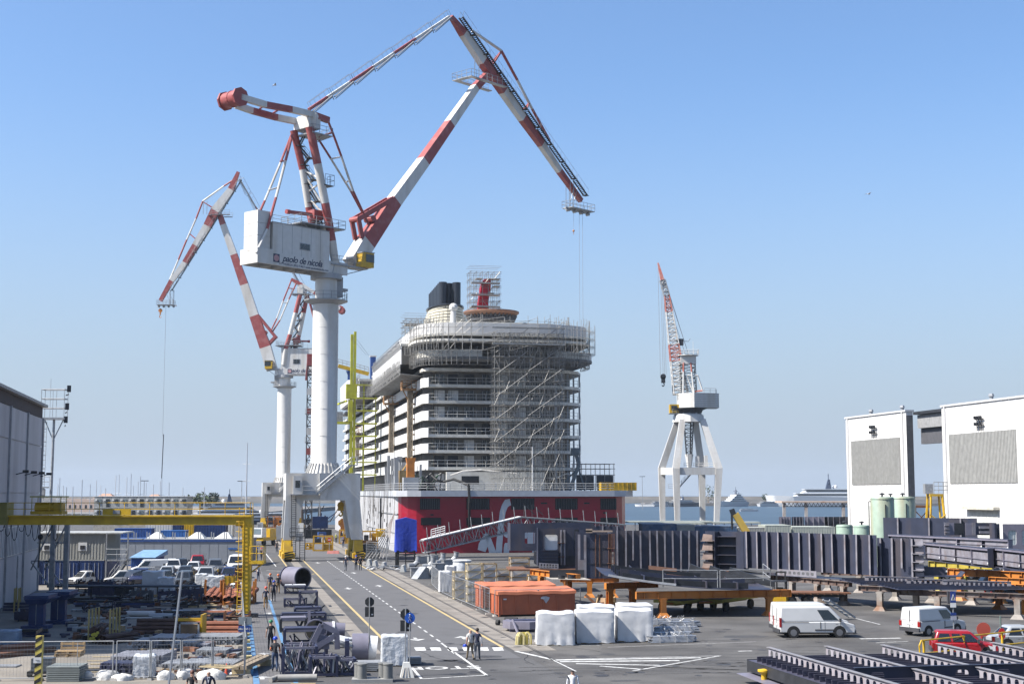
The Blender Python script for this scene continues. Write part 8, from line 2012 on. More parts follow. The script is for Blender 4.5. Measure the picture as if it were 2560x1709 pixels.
for x in(-.75,.75):m=MB();m.bb(x-.09,x+.09,-.2,0,0,1.9);m.bb(x-.09,x+.09,1.6,1.8,0,2.0);m.build('stanchion',orange,t)
for k in range(5):m=MB();x=-.5+.28*k;m.tube((x-.3,-1.0,.55+.12*(k%2)),(x+.25,1.8,1.1+.12*(k%2)),.2,10,hollow=True);m.build('pipe',rp,t,smooth=True)
m=MB();m.bb(-.75,.75,-.15,1.7,0,.25);m.build('base',orange,t)
t2=copy_tree(t,G(582,1512),.35,'second orange pipe rack with rusty pipes beside the gantry leg');copy_tree(t,G(612,1508),.1,'narrow orange rack tight against the gantry leg')
for px,py,w,d,h,mt,lab in((378,1487,1.9,1.4,2.2,wrap,'tall white wrapped frame with pale window panels in the yard'),(411,1489,1.5,1.2,1.7,plastic,'film wrapped layered pallet right of the tall white one'),(501,1466,1.2,1.0,1.3,plastic,'film wrapped pallet in front of the grey suv'),(535,1468,1.7,1.2,1.15,plastic,'film wrapped pallet with black strap near the orange rack'),(595,1482,1.6,1.0,.9,plastic,'low film wrapped bundle beside the gantry leg'),(8,1612,1.6,1.2,.9,M('film_blue',(.25,.32,.42),.3,var=.3),'bluish film wrapped load in shade at the left edge')):
 covered_box(lab,G(px,py)+V((0,d/2,0)),.1,w,d,h,px,'film wrapped pallets in the left yard',mt)
def bin_(label,px,py,w,d,h,mt,yaw=.1,name='steel_bin'):
 t=thing(name,label,'bin',G(px,py),yaw);m=MB();m.bb(-w/2,w/2,0,d,.1,.16)
 for y in(0,d-.04):m.bb(-w/2,w/2,y,y+.04,.17,h)
 m.build('tub',mt,t)
 for s in(-1,1):m=MB();m.bb(s*w/2-.03,s*w/2+.03,.05,d-.05,.17,h);m.build('side',mt,t)
 for k in range(3):m=MB();x=-w/2+w*(k+.5)/3;m.bb(x-.03,x+.03,-.04,0,.0,h);m.build('rib',mt,t)
 rg=random.Random(px)
 for k in range(6):m=MB();a=V((rg.uniform(-w/2,w/2)*.8,rg.uniform(.1,d-.2),.3));m.bar(a,a+V((rg.uniform(-.3,.3),rg.uniform(-.2,.3),h-.1)),.1,.12);m.build('scrap',[galv,dark_steel,rust][k%3],t)
for a in(('yellow steel bin of scrap fittings in front of the grey suv',527,1441,1.5,1.0,.8,yellow),('yellow open rack of silver fittings below the orange board',571,1464,1.4,1.0,1.0,yellow),('rusty orange board crate behind the gantry leg',597,1450,1.6,.5,1.25,orange),('dark blue bin with grey contents at the yard centre',420,1500,1.8,1.0,.8,navy),('navy plate box with mauve side by the blue pedestals',250,1490,2.2,1.2,1.3,navy),('dark machine frame box left of the tall wrapped frame',300,1488,2.4,1.2,.9,dark_steel),('navy steel box near the pipe racks',480,1498,2.0,1.0,.9,navy),('dark blue covered bin in the shade centre',350,1508,1.9,1.0,1.1,slate_car),('navy bin with bent rail in front of the racks',490,1512,1.6,1.0,.7,navy),('dark steel bin in the shade by the hall',70,1552,2.0,1.2,.7,navy)):bin_(*a)
t=thing('timber_box','timber sided box with yellow steel frame between the pipe stacks','box',G(478,1600),.0)
m=MB();m.bb(-.7,.4,0,1.2,.05,1.0);m.build('box',M('ply_brown',(.24,.15,.08),.8,var=.25),t);m=MB();m.bb(-.8,-.7,-.05,.1,0,1.15);m.bb(.4,.5,-.05,.1,0,1.15);m.bb(-.8,.5,-.05,.05,1.05,1.15);m.build('frame',galv,t);m=MB();m.bb(.5,.62,.3,1.6,0,1.6);m.bb(-1.4,.6,1.4,1.6,1.1,1.3);m.build('rack_post',yellow,t)
t=thing('pipe_line','long dark blue pipe rail on low posts across the yard','pipe',G(200,1492),.02)
m=MB();m.tube((-3,0,1.0),(11,0,1.0),.12,8);m.build('pipe',slate_car,t)
for x in range(-2,11,3):m=MB();m.bb(x-.06,x+.06,-.06,.06,0,1.0);m.build('post',dark_steel,t)
for k in range(8):
 px,py=[(60,1592),(130,1500),(185,1508),(265,1505),(330,1518),(440,1545),(505,1550),(230,1516)][k];t=thing('beam_pile',['pile of dark blue beams in the hall shade','dark blue beams stacked behind the pedestals','navy beams lying right of the pedestals','navy beams before the plate box','dark flat beams at the yard centre','dark trestle beams under the long pipes, left','dark trestle beams under the long pipes, right','mauve flat beams on the ground in shade'][k],'beams',G(px,py),.1*(k%3),'beam piles in the left yard')
 for q in range(6):m=MB();m.bar((rg.uniform(-1.6,-.8),rg.uniform(0,1),.1+.17*(q%3)),(rg.uniform(.8,1.9),rg.uniform(0,1),.1+.17*(q%3)),.2,.16);m.build('beam',[navy,blue_c,dark_steel][q%3],t)
def yard_rack(label,px,py,w,d,h,mt,seed):
 t=thing('scrap_rack',label,'rack',G(px,py),.08,'steel racks in the left yard');rg=random.Random(seed)
 for x in(0,w):
  for y in(0,d):m=MB();m.bb(x-.05,x+.05,y-.05,y+.05,0,h);m.build('post',mt,t)
 m=MB();m.bb(.06,w-.06,0,d,.15,.22);m.build('shelf',mt,t);m=MB();m.bb(.06,w-.06,0,d,h*.55,h*.6);m.build('shelf',mt,t)
 for k in range(16):m=MB();z=(.23,h*.62)[k%2];a=V((rg.uniform(.1,w-.3),rg.uniform(.05,d-.1),z+rg.uniform(.03,.2)));m.bar(a,a+V((rg.uniform(.2,.7),rg.uniform(-.2,.2),rg.uniform(-.05,.35))),rg.uniform(.06,.16),rg.uniform(.05,.2));m.build('part',[dark_steel,galv,navy,rust,sqz][k%5],t)
for k,(px,py,w,h,mt)in enumerate(((190,1478,2.2,1.1,dark_steel),(262,1474,2.0,1.0,navy),(330,1478,1.8,1.1,dark_steel),(440,1478,1.6,.9,dark_steel),(462,1486,1.8,1.0,navy),(300,1512,2.2,.9,dark_steel),(395,1514,2.0,.9,navy),(440,1518,1.8,.8,dark_steel),(560,1490,1.5,1.0,dark_steel),(210,1530,2.2,.8,navy),(450,1562,2.2,.8,dark_steel),(560,1556,1.8,.8,rust))):
 yard_rack('dark steel rack of mixed parts in the left yard, %s counting from the back'%ORD[k],px,py,w,.9,h,mt,k)
# pallets, plates, sacks along the near fence
for k in range(2):q=G(158,1682)+V((.02*k,.9,.78+k*.16));pallet(['wooden pallet lying flat on the stack of grey plates','wooden pallet on top of the lower pallet'][k],q,.05+.04*k,'wooden pallets on the plates',1.35,.9)
t=thing('pallet','wooden pallet standing on edge behind the flat ones','pallet',G(158,1682)+V((0,1.5,.78)),.03,'wooden pallets on the plates')
for k in range(3):m=MB();m.bb(-.65,.65,0,.03,.1+k*.22,.22+k*.22);m.build('board',wood,t)
for x in(-.6,0,.6):m=MB();m.bb(x-.05,x+.05,.03,.12,.06,.7);m.build('bearer',wood,t)
t=thing('plate_stack','stack of grey sheet plates under the wooden pallets by the fence','plates',G(157,1703),.03)
for k in range(7):m=MB();j=rg.uniform(-.02,.02);m.bb(-.82+j,.82+j,-.1,1.6,.02+k*.108,.1+k*.108);m.build('plate',M('plate_greygreen',(.2,.22,.21),.6,var=.15),t)
sg='white sacks along the fence'
for k,(px,py,a,b,c,lab)in enumerate(((208,1697,1.0,.7,.5,'small pale blue-white sack right of the plate stack'),(262,1700,1.5,.9,.62,'white sack left of the film draped stack'),(300,1702,1.3,.7,.45,'flat white sack at the foot of the draped stack'),(408,1700,1.1,.8,.6,'white sack left of the barrier arm'),(457,1698,1.1,.9,.7,'bulging white sack right of the barrier arm'),(527,1699,1.8,1.0,.7,'large white sack covered with timber strips'),(580,1690,.5,.4,.25,'small grey bag by the traffic cone'))):bag(lab,G(px,py)+V((0,.4,0)),a*.82,b*.8,c*.72,k,sg,M('sack_cloth',(.68,.67,.64),.7,dirt=(.4,.37,.33),damt=.5,dscale=3,var=.15,bump=.5,bscale=5)if k<6 else sqz,'white_sack')
covered_box('stack draped with loose white film behind the fence, tallest of the sack row',G(352,1696)+V((0,.7,0)),.15,1.1,1.0,1.15,77,sg,plastic)
m=MB()
for k in range(9):m.bar((-.8+.05*k,-.4+.09*k,.62+.02*(k%3)),(.8+.04*k,-.5+.1*k,.55),.07,.04)
o=m.build('timber_strip',pale_wood,None,kind='stuff');o.location=G(535,1697)+V((0,.5,0));
o['kind']='stuff';tag(o,'loose timber strips lying on the large white sack','timber')
q=G(566,1684);m=MB();m.lathe([(.16,0),(.16,.03),(.11,.035),(.03,.55),(.02,.56)],(0,0,0),12);o=m.build('traffic_cone',M('cone_orange',(.6,.08,.03),.5),None,smooth=True);o.location=q;tag(o,'small red traffic cone by the zinc tube block','traffic cone')
t=thing('timber_baulks','two long weathered timber baulks laid along the walkway fence','timber',G(588,1690),dyaw-.05)
for k in range(2):m=MB();m.bb(0,5.2,-.17-k*.42,.17-k*.42,.35,.55);m.build('baulk',M('baulk_grey',(.3,.24,.17),.85,var=.2),t)
for x in(.2,4.6):m=MB();m.bb(x,x+.2,-.7,.25,0,.35);m.build('bearer',pale_wood,t)
# boards scattered
for k,(px,py)in enumerate(((262,1642),(250,1652),(258,1660),(245,1670),(238,1680))):
 q=G(px,py);m=MB();m.box((0,0,.04),(1.4,.1,.04));o=m.build('loose_board',pale_wood,None);o.location=q;o.rotation_euler=(0,0,.05*k);tag(o,['pale board on the ground, farthest of five left of the tube stacks','pale board, second of five left of the tube stacks','pale board, middle of five left of the tube stacks','pale board, fourth of five left of the tube stacks','pale board, nearest of five left of the tube stacks'][k],'board','loose boards by the tube stacks')
q=G(10,1665);m=MB();m.box((0,0,.05),(1.6,1.0,.06));o=m.build('road_plate',galv,None);o.location=q;tag(o,'flat dark road plate on the ground at the left edge','steel plate')
t=thing('pallet_truck','dark blue crate on a wheeled base behind the striped post','truck',G(101,1692),.05);m=MB();m.bb(-.5,.55,0,.8,.3,.95);m.build('crate',slate_car,t);m=MB();m.bb(-.7,.6,0,.8,.16,.29);m.build('base',black,t)
for x in(-.55,.45):m=MB();m.tube((x,-.05,.14),(x,.08,.14),.14,10);m.build('wheel',tyre,t)
rg=random.Random(404);m=MB()
for k in range(760):
 px,py=rg.uniform(150,600),1440+250*rg.random()**.9
 if py>1600 and px<330:continue
 c=G(px,py);L_,yw=rg.uniform(.15,1.1),rg.choice((0.05,dyaw,rg.uniform(0,3)));w_=rg.uniform(.04,.3);m.box((c.x,c.y,w_*.5+.02),(L_,w_*1.2,w_),yw,rg.choice((0,0,1,1,2,3,4)))
m.build('steel_scrap',[dark_steel,rust,navy,galv,wood],None,kind='stuff');tag(sc.objects['steel_scrap'],'scattered steel offcuts, bars and scrap over the left yard','scrap')
# fences
def fpx(pts):return[G(*p)for p in pts]
mesh_fence('%s mesh fence panel from the left along the near edge of the yard',fpx([(-10,1702),(100,1701),(283,1699)]),1.95,'near yard fence panels')
mesh_fence('%s mesh fence panel from the left along the near edge of the yard',fpx([(288,1699),(375,1698),(452,1697),(530,1695),(612,1692)]),1.95,'near yard fence panels',off=2)
u0=uv(G(617,1690)).x;v0=uv(G(617,1690)).y
mesh_fence('mesh fence panel along the walkway beside the yard, %s from the near end',[R(u0-.1,v0+k*3.4)for k in range(15)],2.0,'walkway fence panels',.006)
for k in range(22):
 c=R(u0+.18,v0+.6+k*2.2);m=MB();m.bb(-.15,.15,-.3,.3,0,.28);o=m.build('kerb_block',M('block_yellow',(.5,.42,.2),.7)if k%2 else mark_blue,None);o.location=c;o.rotation_euler=(0,0,AL);tag(o,'painted %s kerb block at the foot of the walkway fence, %s from the near end'%('yellow' if k%2 else 'blue',ORD[k]),'kerb block','yellow and blue kerb blocks along the walkway fence')
p=D(98,1640,64);m=MB();t=thing('striped_post','yellow and black striped steel post in front of the near fence','post',(p.x,p.y,0),.05);zt_=Zof(1588,64)
m=MB();m.bb(-.14,.14,-.14,.14,0,zt_);m.build('post',M('post_yellow',(.6,.48,.1),.5),t)
for k in range(9):m=MB();z=.3+k*.36;m.prism([(-.143,-.143,z),(.143,-.143,z+.17),(.143,-.143,z+.34),(-.143,-.143,z+.17)],(0,0,0),(0,-.006,0));m.build('stripe',black,t)
m=MB();m.bb(-.2,.14,-.17,-.15,Zof(1655,64),Zof(1641,64));pn=m.build('notice',wrap,t);m=MB();m.bar((.06,-.175,Zof(1648,64)),(-.1,-.175,Zof(1648,64)),.01,.03,(0,1,0));m.build('notice_arrow',black,pn)
a,b=D(421,1716,62),D(456,1428,62);t=thing('raised_barrier','raised grey barrier arm with red bands leaning up across the yard view','barrier',(a.x,a.y,0),0)
m=MB();m.bar(a,b,.06,.2,(0,1,0));m.build('arm',M('arm_grey',(.36,.38,.41),.5,var=.08),t,world=True)
for f in(.03,.17,.44,.55,.93):m=MB();q,e=a.lerp(b,f),a.lerp(b,f+.05);m.bar(q+V((0,-.04,0)),e+V((0,-.04,0)),.02,.1,(0,1,0));m.build('red_band',M('band_red',(.3,.03,.05),.5),t,world=True)
m=MB();m.bb(-.2,.2,-.2,.2,0,max(.5,a.z));m.build('housing',M('housing_grey',(.4,.4,.4),.5),t)
q=G(612,1640);t=thing('direction_sign','blue direction sign with white arrow on a grey post by the walkway','sign',q,0);zz=lambda y:D(612,y,q.y).z
m=MB();m.tube((.06,.05,0),(.06,.05,zz(1541)),.05,6);m.build('post',galv,t);m=MB();m.bb(-.4,.36,-.03,.0,zz(1578),zz(1563));pl=m.build('sign_face',M('dir_blue',(.015,.05,.22),.4),t)
text_mesh('Uffici SAF',.15,wrap,'lettering',pl,frame(V((-.13,-.035,zz(1571))),V((1,0,0)),V((0,0,1)),V((0,-1,0))),.003)
m=MB();z=zz(1571);m.bar((.16,-.035,z),(.3,-.035,z),.012,.03,(0,1,0));m.bar((.24,-.035,z+.08),(.31,-.035,z),.012,.03,(0,1,0));m.bar((.24,-.035,z-.08),(.31,-.035,z),.012,.03,(0,1,0));m.build('arrow',wrap,pl)
for x0,x1 in((-.4,.02),(.1,.36)):m=MB();m.bb(x0,x1,-.02,.01,zz(1560),zz(1541));m.build('blank_plate',M('plate_dull',(.2,.23,.25),.5),t)
# ================================================================== middle strip: steel parts between walkway and road
ng='purple steel parts stored along the road'
t=thing('flanged_pipe','very large mauve pipe section with open dark end at the head of the parts row','pipe',G(726,1470),-.8);m=MB();m.tube((-1.0,.6,1.05),(1.25,.6,1.05),1.05,28,hollow=True);m.build('shell',primer_mauve,t,smooth=True);m=MB();m.tube((-1.3,.6,1.05),(-1.1,.6,1.05),1.1,28,hollow=True);m.build('flange',navy,t);m=MB();m.tube((-.9,.6,1.05),(1.2,.6,1.05),.942,24,hollow=True);m.tube((-.4,.6,1.05),(-.3,.6,1.05),.8,24);m.build('bore_shade',black,t)  # black inner tube and disc paint the shade inside the open pipe
def frame_box(label,px,py,w,d,h,mt,yaw=AL,n=5,top=None,seed=0):
 t=thing('parts_cradle',label,'steel frame',G(px,py),yaw,ng);rg=random.Random(seed+px)
 for x in(0,w):
  for y in(0,d):m=MB();m.bb(x-.07,x+.07,y-.07,y+.07,0,h);m.build('post',mt,t)
 for y in(0,d):
  for z in(.12,h-.07):m=MB();m.bb(.08,w-.08,y-.06,y+.06,z-.06,z+.06);m.build('rail',mt if z<h/2 else primer_mauve,t)
 for x in(0,w):m=MB();m.bb(x-.06,x+.06,.08,d-.08,h-.13,h-.01);m.build('rail',mt,t)
 for k in range(n):m=MB();a=V((rg.uniform(.1,w-.1),rg.uniform(.05,d*.8),rg.uniform(.1,.3)));b=a+V((rg.uniform(-.5,.5),rg.uniform(-.2,.3),rg.uniform(.4,1)*h));m.bar(a,b,rg.uniform(.04,.1),rg.uniform(.05,.14));m.build('strut',[mt,primer_mauve,dark_steel,galv][k%4],t)
 if top:m=MB();m.bb(.0,w,-.05,d,h+.002,h+.1);m.build('top_sheet',top,t)
 return t
for a in(('navy frame with white sheet on top below the very large pipe',713,1484,1.9,1.2,.75,navy,AL,4,wrap),('tall navy open frame on the right of the parts row',750,1517,1.4,1.5,1.3,navy,AL,5,None),('low navy frame with wrapped fittings in the upper parts row',712,1517,1.6,1.2,.7,navy,AL,6,None),('flat navy frame in the middle of the parts row',738,1535,2.0,1.2,.45,navy,AL,4,navy),('long flat navy plates frame crossing the parts row',705,1552,3.2,1.0,.5,navy,AL,5,navy),('grey topped frame table left of the elbow pipe',702,1580,1.7,1.3,.9,dark_steel,AL,3,primer_mauve),('navy box frame with ledge left of the triangular bracket',712,1612,2.1,1.4,.95,navy,AL,4,navy),('navy open basket of loose struts nearest the walkway, in front',708,1687,1.7,1.4,1.45,navy,AL,26,None),('navy cage frame of small parts right of the strut basket, in front',776,1692,1.35,1.0,1.05,navy,AL,18,None),('low navy cage of fittings beside the bollards',828,1690,1.2,.9,.9,navy,AL,16,None),('navy frame under the triangular bracket',720,1645,2.2,1.2,.8,navy,AL,8,None)):frame_box(*a)
t=thing('elbow_pipe','mauve elbow pipe with wide dark open mouth and white wrapped collar','pipe',G(795,1602),.0)
m=MB();c=V((-.1,0,.72));m.tube(c+V((.03,-.55,0)),c+V((0,-.35,0)),.72,26,hollow=True);m.tube(c+V((0,-.3,0)),c+V((.05,.3,-.05)),.64,26,.5);m.build('mouth_ring',primer_mauve,t,smooth=True);m=MB();m.tube(c+V((.02,-.33,0)),c+V((.02,-.32,0)),.66,26);m.build('mouth_shade',M('mouth_dark',(.035,.035,.03),.8),t);m=MB();m.tube(c+V((.2,.2,.05)),c+V((1.75,.45,-.05)),.45,18);m.build('branch',primer_mauve,t,smooth=True);m=MB();m.tube(c+V((.95,.32,0)),c+V((1.1,.35,0)),.52,14);m.build('wrapped_collar',wrap,t)  # dark disc paints the shade inside the open mouth
t=thing('bracket_arm','mauve triangular bracket arm leaning over the navy frames','bracket',G(770,1650),AL)
for a,b in(((0,0,.5),(.75,0,2.0)),((.75,0,2.0),(1.7,0,1.5)),((0,0,.5),(1.5,0,1.35)),((1.6,0,1.5),(1.65,0,.6))):m=MB();m.bar(a,b,.3,.16,(0,1,0));m.build('arm',primer_mauve,t)
m=MB();m.prism([(.5,.1,.6),(1.2,.1,.6),(1.2,.1,1.3),(.5,.1,1.5)],(0,0,0),(0,.08,0));m.build('web',primer_mauve,t)
for px,py,dx,lab in((773,1562,-.15,'mauve upright flat bar behind the elbow pipe, tall one'),(766,1565,-.35,'mauve leaning flat bar behind the elbow pipe, short one')):q=G(px,py);m=MB();m.bar((0,0,0),(dx*.3,.2,1.2+dx),.2,.06);o=m.build('flat_bar',primer_mauve,None);o.location=q;tag(o,lab,'steel bar')
rg=random.Random(2);t=thing('wrapped_rods','heap of white wrapped rods beside the elbow pipe','rods',G(852,1618),.1)
for k in range(9):m=MB();a=V((rg.uniform(-.9,-.2),rg.uniform(-.1,.6),.25+.06*k));m.tube(a,a+V((1.3,rg.uniform(-.5,.1),rg.uniform(-.4,.1))),.09,7);m.build('rod',wrap if k%3 else plastic,t)
t=thing('drum_section','large mauve drum section with white lining and dark end plate by the road','drum',G(905,1660),.12);m=MB();m.tube((-.55,.7,.85),(.35,.7,.85),.78,26);m.build('drum',primer_mauve,t,smooth=True);m=MB();m.tube((.36,.7,.8),(.8,.7,.75),.72,22);m.build('lining',wrap,t,smooth=True);m=MB();m.bb(-.95,-.7,-.1,1.4,.0,1.3);m.build('end_plate',navy,t)
covered_box('white and bluish film wrapped crate beside the mauve drum',G(983,1665)+V((0,.6,0)),.1,1.45,1.2,1.65,5,None,plastic)
t=thing('grating_pile','pile of galvanised gratings behind the grey bollards','grating',G(905,1676),.1)
for k in range(5):m=MB();m.bb(-.8+.04*k,.8+.04*k,-.4,.9,.06+k*.09,.12+k*.09);m.build('grating',sqz,t)
t=thing('grating_pile','low pile of grey gratings right of the wrapped crate','grating',G(1022,1660),.2)
for k in range(4):m=MB();m.bb(-.4,.7,0,.9,.04+k*.09,.1+k*.09);m.build('grating',sqz,t)
t=thing('bollard_base','pair of grey twin mooring bollards on a concrete base by the road','bollards',G(932,1704),.06);m=MB();m.bb(-1.05,1.0,-.15,.8,0,.16);m.build('base',M('base_grey',(.3,.3,.29),.8,var=.15),t)
for x,y in((-.55,.2),(-.72,.6),(.75,.2),(.5,.6)):m=MB();m.lathe([(.24,.16),(.24,.82),(.27,.84),(.27,.9),(.2,.92)],(x,y,0),18);m.build('bollard',M('bollard_grey',(.2,.2,.19),.5,var=.1),t,smooth=True)
t=thing('loose_pipe','long grey pipe with cut ends on the ground in front of the navy basket','pipe',G(745,1703),.03);m=MB();m.tube((-1.0,0,.2),(.95,0,.22),.17,12,hollow=True);m.tube((-1.35,-.2,.12),(-1.0,.3,.2),.14,10);m.build('pipe',M('pipe_grey',(.3,.29,.27),.6,var=.15),t,smooth=True);pallet('wooden pallet under the parts row at the bottom edge',G(757,1716),.05)
# stop sign backs and pedestrian sign
blk=M('sign_back',(.02,.022,.024),.5)
def stop_back(px,py,lab,y0,y1,y2):
 q=G(px,py);zz=lambda y:D(px,y,q.y).z;t=thing('road_sign',lab,'road sign',q,0,'stop signs seen from behind');m=MB();m.tube((0,0,0),(0,0,zz(y0)+.05),.035,6);m.build('pole',galv,t);r=(zz(y0)-zz(y1))/2;c=(zz(y0)+zz(y1))/2
 m=MB();m.prism([(r*1.08*cos(pi/8+k*pi/4),.04,c+r*1.08*sin(pi/8+k*pi/4))for k in range(8)],(0,0,0),(0,.02,0));m.build('octagon',blk,t);m=MB();m.bb(-r,r,.04,.06,zz(y2),zz(y1)-.03);m.build('lower_plate',blk,t);m=MB();m.bb(r*.4,r*.8,.035,.04,zz(y2)+.12,zz(y2)+.2);m.build('label',wrap,t)
stop_back(923,1590,'black back of a stop sign on a thin pole beside the left yellow line',1492,1515,1541);stop_back(1013,1688,'black back of a stop sign on the white concrete foot',1521,1548,1577)
q=G(1024,1688);zz=lambda y:D(1024,y,q.y).z;t=thing('footpath_sign','round blue pedestrian sign on the white concrete foot','road sign',q,0);m=MB();m.tube((0,-.08,0),(0,-.08,zz(1527)),.03,6);m.build('pole',galv,t);m=MB();c=zz(1543);m.tube((0,-.13,c),(0,-.11,c),.27,22);pl=m.build('disc',M('disc_blue',(.01,.08,.4),.4),t)
m=MB();y=-.14;m.ball((0,y,c+.16),.035,8,5);m.bar((0,y,c+.11),(.0,y,c-.03),.01,.07,(0,1,0));m.bar((0,y,c-.03),(-.08,y,c-.19),.01,.035,(0,1,0));m.bar((0,y,c-.03),(.07,y,c-.19),.01,.035,(0,1,0));m.bar((0,y,c+.1),(-.09,y,c-.02),.01,.025,(0,1,0));m.bar((0,y,c+.1),(.09,y,c),.01,.025,(0,1,0));m.build('walking_figure',wrap,pl)
t=thing('concrete_foot','white concrete barrier block carrying the two road signs','barrier block',G(1018,1692),.1);m=MB();m.hexa([(-.36,-.2,0),(.36,-.2,0),(.36,.5,0),(-.36,.5,0),(-.2,.0,.75),(.12,.0,.75),(.12,.3,.75),(-.2,.3,.75)]);m.build('block',M('block_white',(.6,.6,.57),.8,var=.12),t)
for x in(-.25,-.08,.1):m=MB();m.bar((x,-.2,.06),(x*.6,-.06,.5),.06,.03);m.build('groove',concrete,t)
# ================================================================== under the portal: cages, containers, barriers
yo=M('cage_orange',(.6,.33,.02),.5,dirt=(.35,.18,.03),damt=.4,var=.12)
def cage(label,px,py,w,d,h,mt=yo,grp='yellow steel cages under the portal crane'):
 t=thing('steel_cage',label,'cage',G(px,py),AL*.5,grp)
 for x in(0,w/2,w):
  for y in(0,d):m=MB();m.bb(x-.09,x+.09,y-.09,y+.09,0,h);m.build('post',mt,t)
 for z in(.1,h*.5,h-.09):
  for y in(0,d):m=MB();m.bb(.1,w-.1,y-.07,y+.07,z-.08,z+.08);m.build('rail',mt,t)
 m=MB();m.bb(w*.55,w-.1,.1,.16,.2,h*.45);m.bb(w*.6,w-.2,.5,.56,h*.55,h*.9);m.build('side_sheet',mt,t);m=MB();m.tube((w*.5,.3,h*.68),(w*.5,.3,h*.88),.22,9);m.tube((w*.5,.3,.3),(w*.5,.3,h*.3),.22,9);m.build('white_roll',wrap,t);m=MB();m.bb(.2,w*.4,.3,d-.2,h*.55,h*.8);m.build('stored_part',dark_steel,t)
cage('large two level yellow cage on the road under the portal crane',783,1377,3.1,2.0,2.5);cage('low yellow cage left of the large one',764,1373,1.2,1.4,1.1);cage('tall yellow cage beside the right portal leg',848,1358,1.6,1.4,2.6);cage('orange machine cage right of the right portal leg',906,1380,2.4,2,3.4);cage('orange cage far left of the portal, behind the lorry',668,1318,3.4,2,3.2,orange);cage('orange cage beyond the left portal leg',695,1320,4.4,2,2.6,orange)
container('blue skip container standing on blocks under the portal crane',V((*G(781,1342).xy,1.9)),.1,3.2,2.4,2.5,blue_c);container('dark container under the blue skip container',G(762,1345),.1,5.5,2.4,1.8,dark_steel)
t=thing('octagon_sheet','tall orange octagonal sheet leaning by the ship under the portal','sheet',G(858,1342),.3);m=MB();m.prism([(-.7,0,0),(.9,0,0),(1.0,0,3.0),(.6,0,3.9),(-.4,0,4.0),(-1.1,0,3.4),(-1.1,0,2.7),(-.6,0,2.2)],(0,0,0),(0,.12,0));m.build('sheet',orange,t);m=MB();m.prism([(-1.1,-.01,2.7),(-.3,-.01,4.0),(-.25,-.01,4.0),(-.95,-.01,2.7)],(0,0,0),(0,-.03,0));m.build('fold',yellow,t)
t=thing('no_entry_sign','round red no entry sign on a thin pole under the portal crane','road sign',G(823,1380),0);m=MB();m.tube((0,0,0),(0,0,2.3),.04,5);m.build('pole',galv,t);m=MB();m.tube((0,-.06,2.0),(0,-.03,2.0),.32,16);d=m.build('disc',MATS['stop_red'],t);m=MB();m.bb(-.22,.22,-.08,-.06,1.94,2.06);m.build('bar',wrap,d)
t=thing('water_barrier','low red and white plastic barrier on the road under the portal','barrier',G(818,1383),.02);m=MB();m.hexa([(0,-.3,0),(1.9,-.3,0),(1.9,.3,0),(0,.3,0),(.05,-.15,.45),(1.85,-.15,.45),(1.85,.15,.45),(.05,.15,.45)]);m.build('barrier',M('barrier_pink',(.55,.2,.17),.6),t)
t=thing('utility_lorry','yellow lorry with white cab beside the left portal leg','lorry',G(662,1362),pi/2-.3);m=MB();m.bb(-3.2,2.2,-1.2,1.2,.9,1.5);m.bb(-.4,2.0,-1.2,1.2,1.5,3.0);m.build('body',yellow,t);m=MB();m.hexa([(-3.4,-1.1,1.5),(-1.6,-1.1,1.5),(-1.6,1.1,1.5),(-3.4,1.1,1.5),(-3.1,-1,3.2),(-1.6,-1,3.2),(-1.6,1,3.2),(-3.1,1,3.2)]);m.build('cab',white_car,t);m=MB();m.hexa([(-3.35,-.8,2.1),(-3.3,-.8,2.1),(-3.3,.8,2.1),(-3.35,.8,2.1),(-3.18,-.75,3.0),(-3.13,-.75,3.0),(-3.13,.75,3.0),(-3.18,.75,3.0)]);m.build('windscreen',glass_light,t)
for x in(-2.3,1.4):
 for s in(-1,1):m=MB();m.tube((x,s*.8,.5),(x,s*1.2,.5),.5,12);m.build('wheel',tyre,t)
t=thing('covered_machine','dark sheeted wedge machine right of the right portal leg','machine',G(922,1396),.2);m=MB();m.prism([(-1.4,0,0),(1.6,0,0),(1.6,0,1.2),(.6,0,2.2),(-1.0,0,2.0)],(0,0,0),(0,2,0));m.build('cover',M('cover_dark',(.05,.05,.055),.7),t);m=MB();m.bb(-1.2,1.2,.3,1.8,2.2,2.6);m.build('top_rack',orange,t)
for k,(px,py,lab)in enumerate(((923,1412,'white concrete barrier block at the quay fence, left'),(938,1416,'white concrete barrier block at the quay fence, second'),(1008,1428,'white hazard striped block by the tarp tower'),(960,1420,'white concrete barrier block at the quay fence, third'))):t=thing('barrier_block',lab,'barrier block',G(px,py),AL+1.3,'white barrier blocks by the quay fence');m=MB();m.hexa([(-.9,-.3,0),(.9,-.3,0),(.9,.3,0),(-.9,.3,0),(-.9,-.12,.8),(.9,-.12,.8),(.9,.12,.8),(-.9,.12,.8)]);m.build('block',MATS['block_white'],t)
t=thing('scrap_heap','heap of white and grey scrap sections beside the quay fence','scrap',G(968,1424),.1);rg=random.Random(12)
for k in range(26):m=MB();a=V((rg.uniform(-2.2,2.2),rg.uniform(-1,1),rg.uniform(.05,.5)));m.bar(a,a+V((rg.uniform(-1.3,1.3),rg.uniform(-.6,.6),rg.uniform(-.2,.3))),.2,.12);m.build('section',[wrap,galv,crane_grey][k%3],t)
mesh_fence('%s mesh fence panel from the left at the quay edge by the ship',[G(915,1410),G(940,1412),G(966,1414),G(990,1416)],3.0,'quay fence panels',.012,step=.3)
t=thing('mooring_rope','slack mooring ropes from the ship hull to the quay fence','ropes',G(925,1405),0)
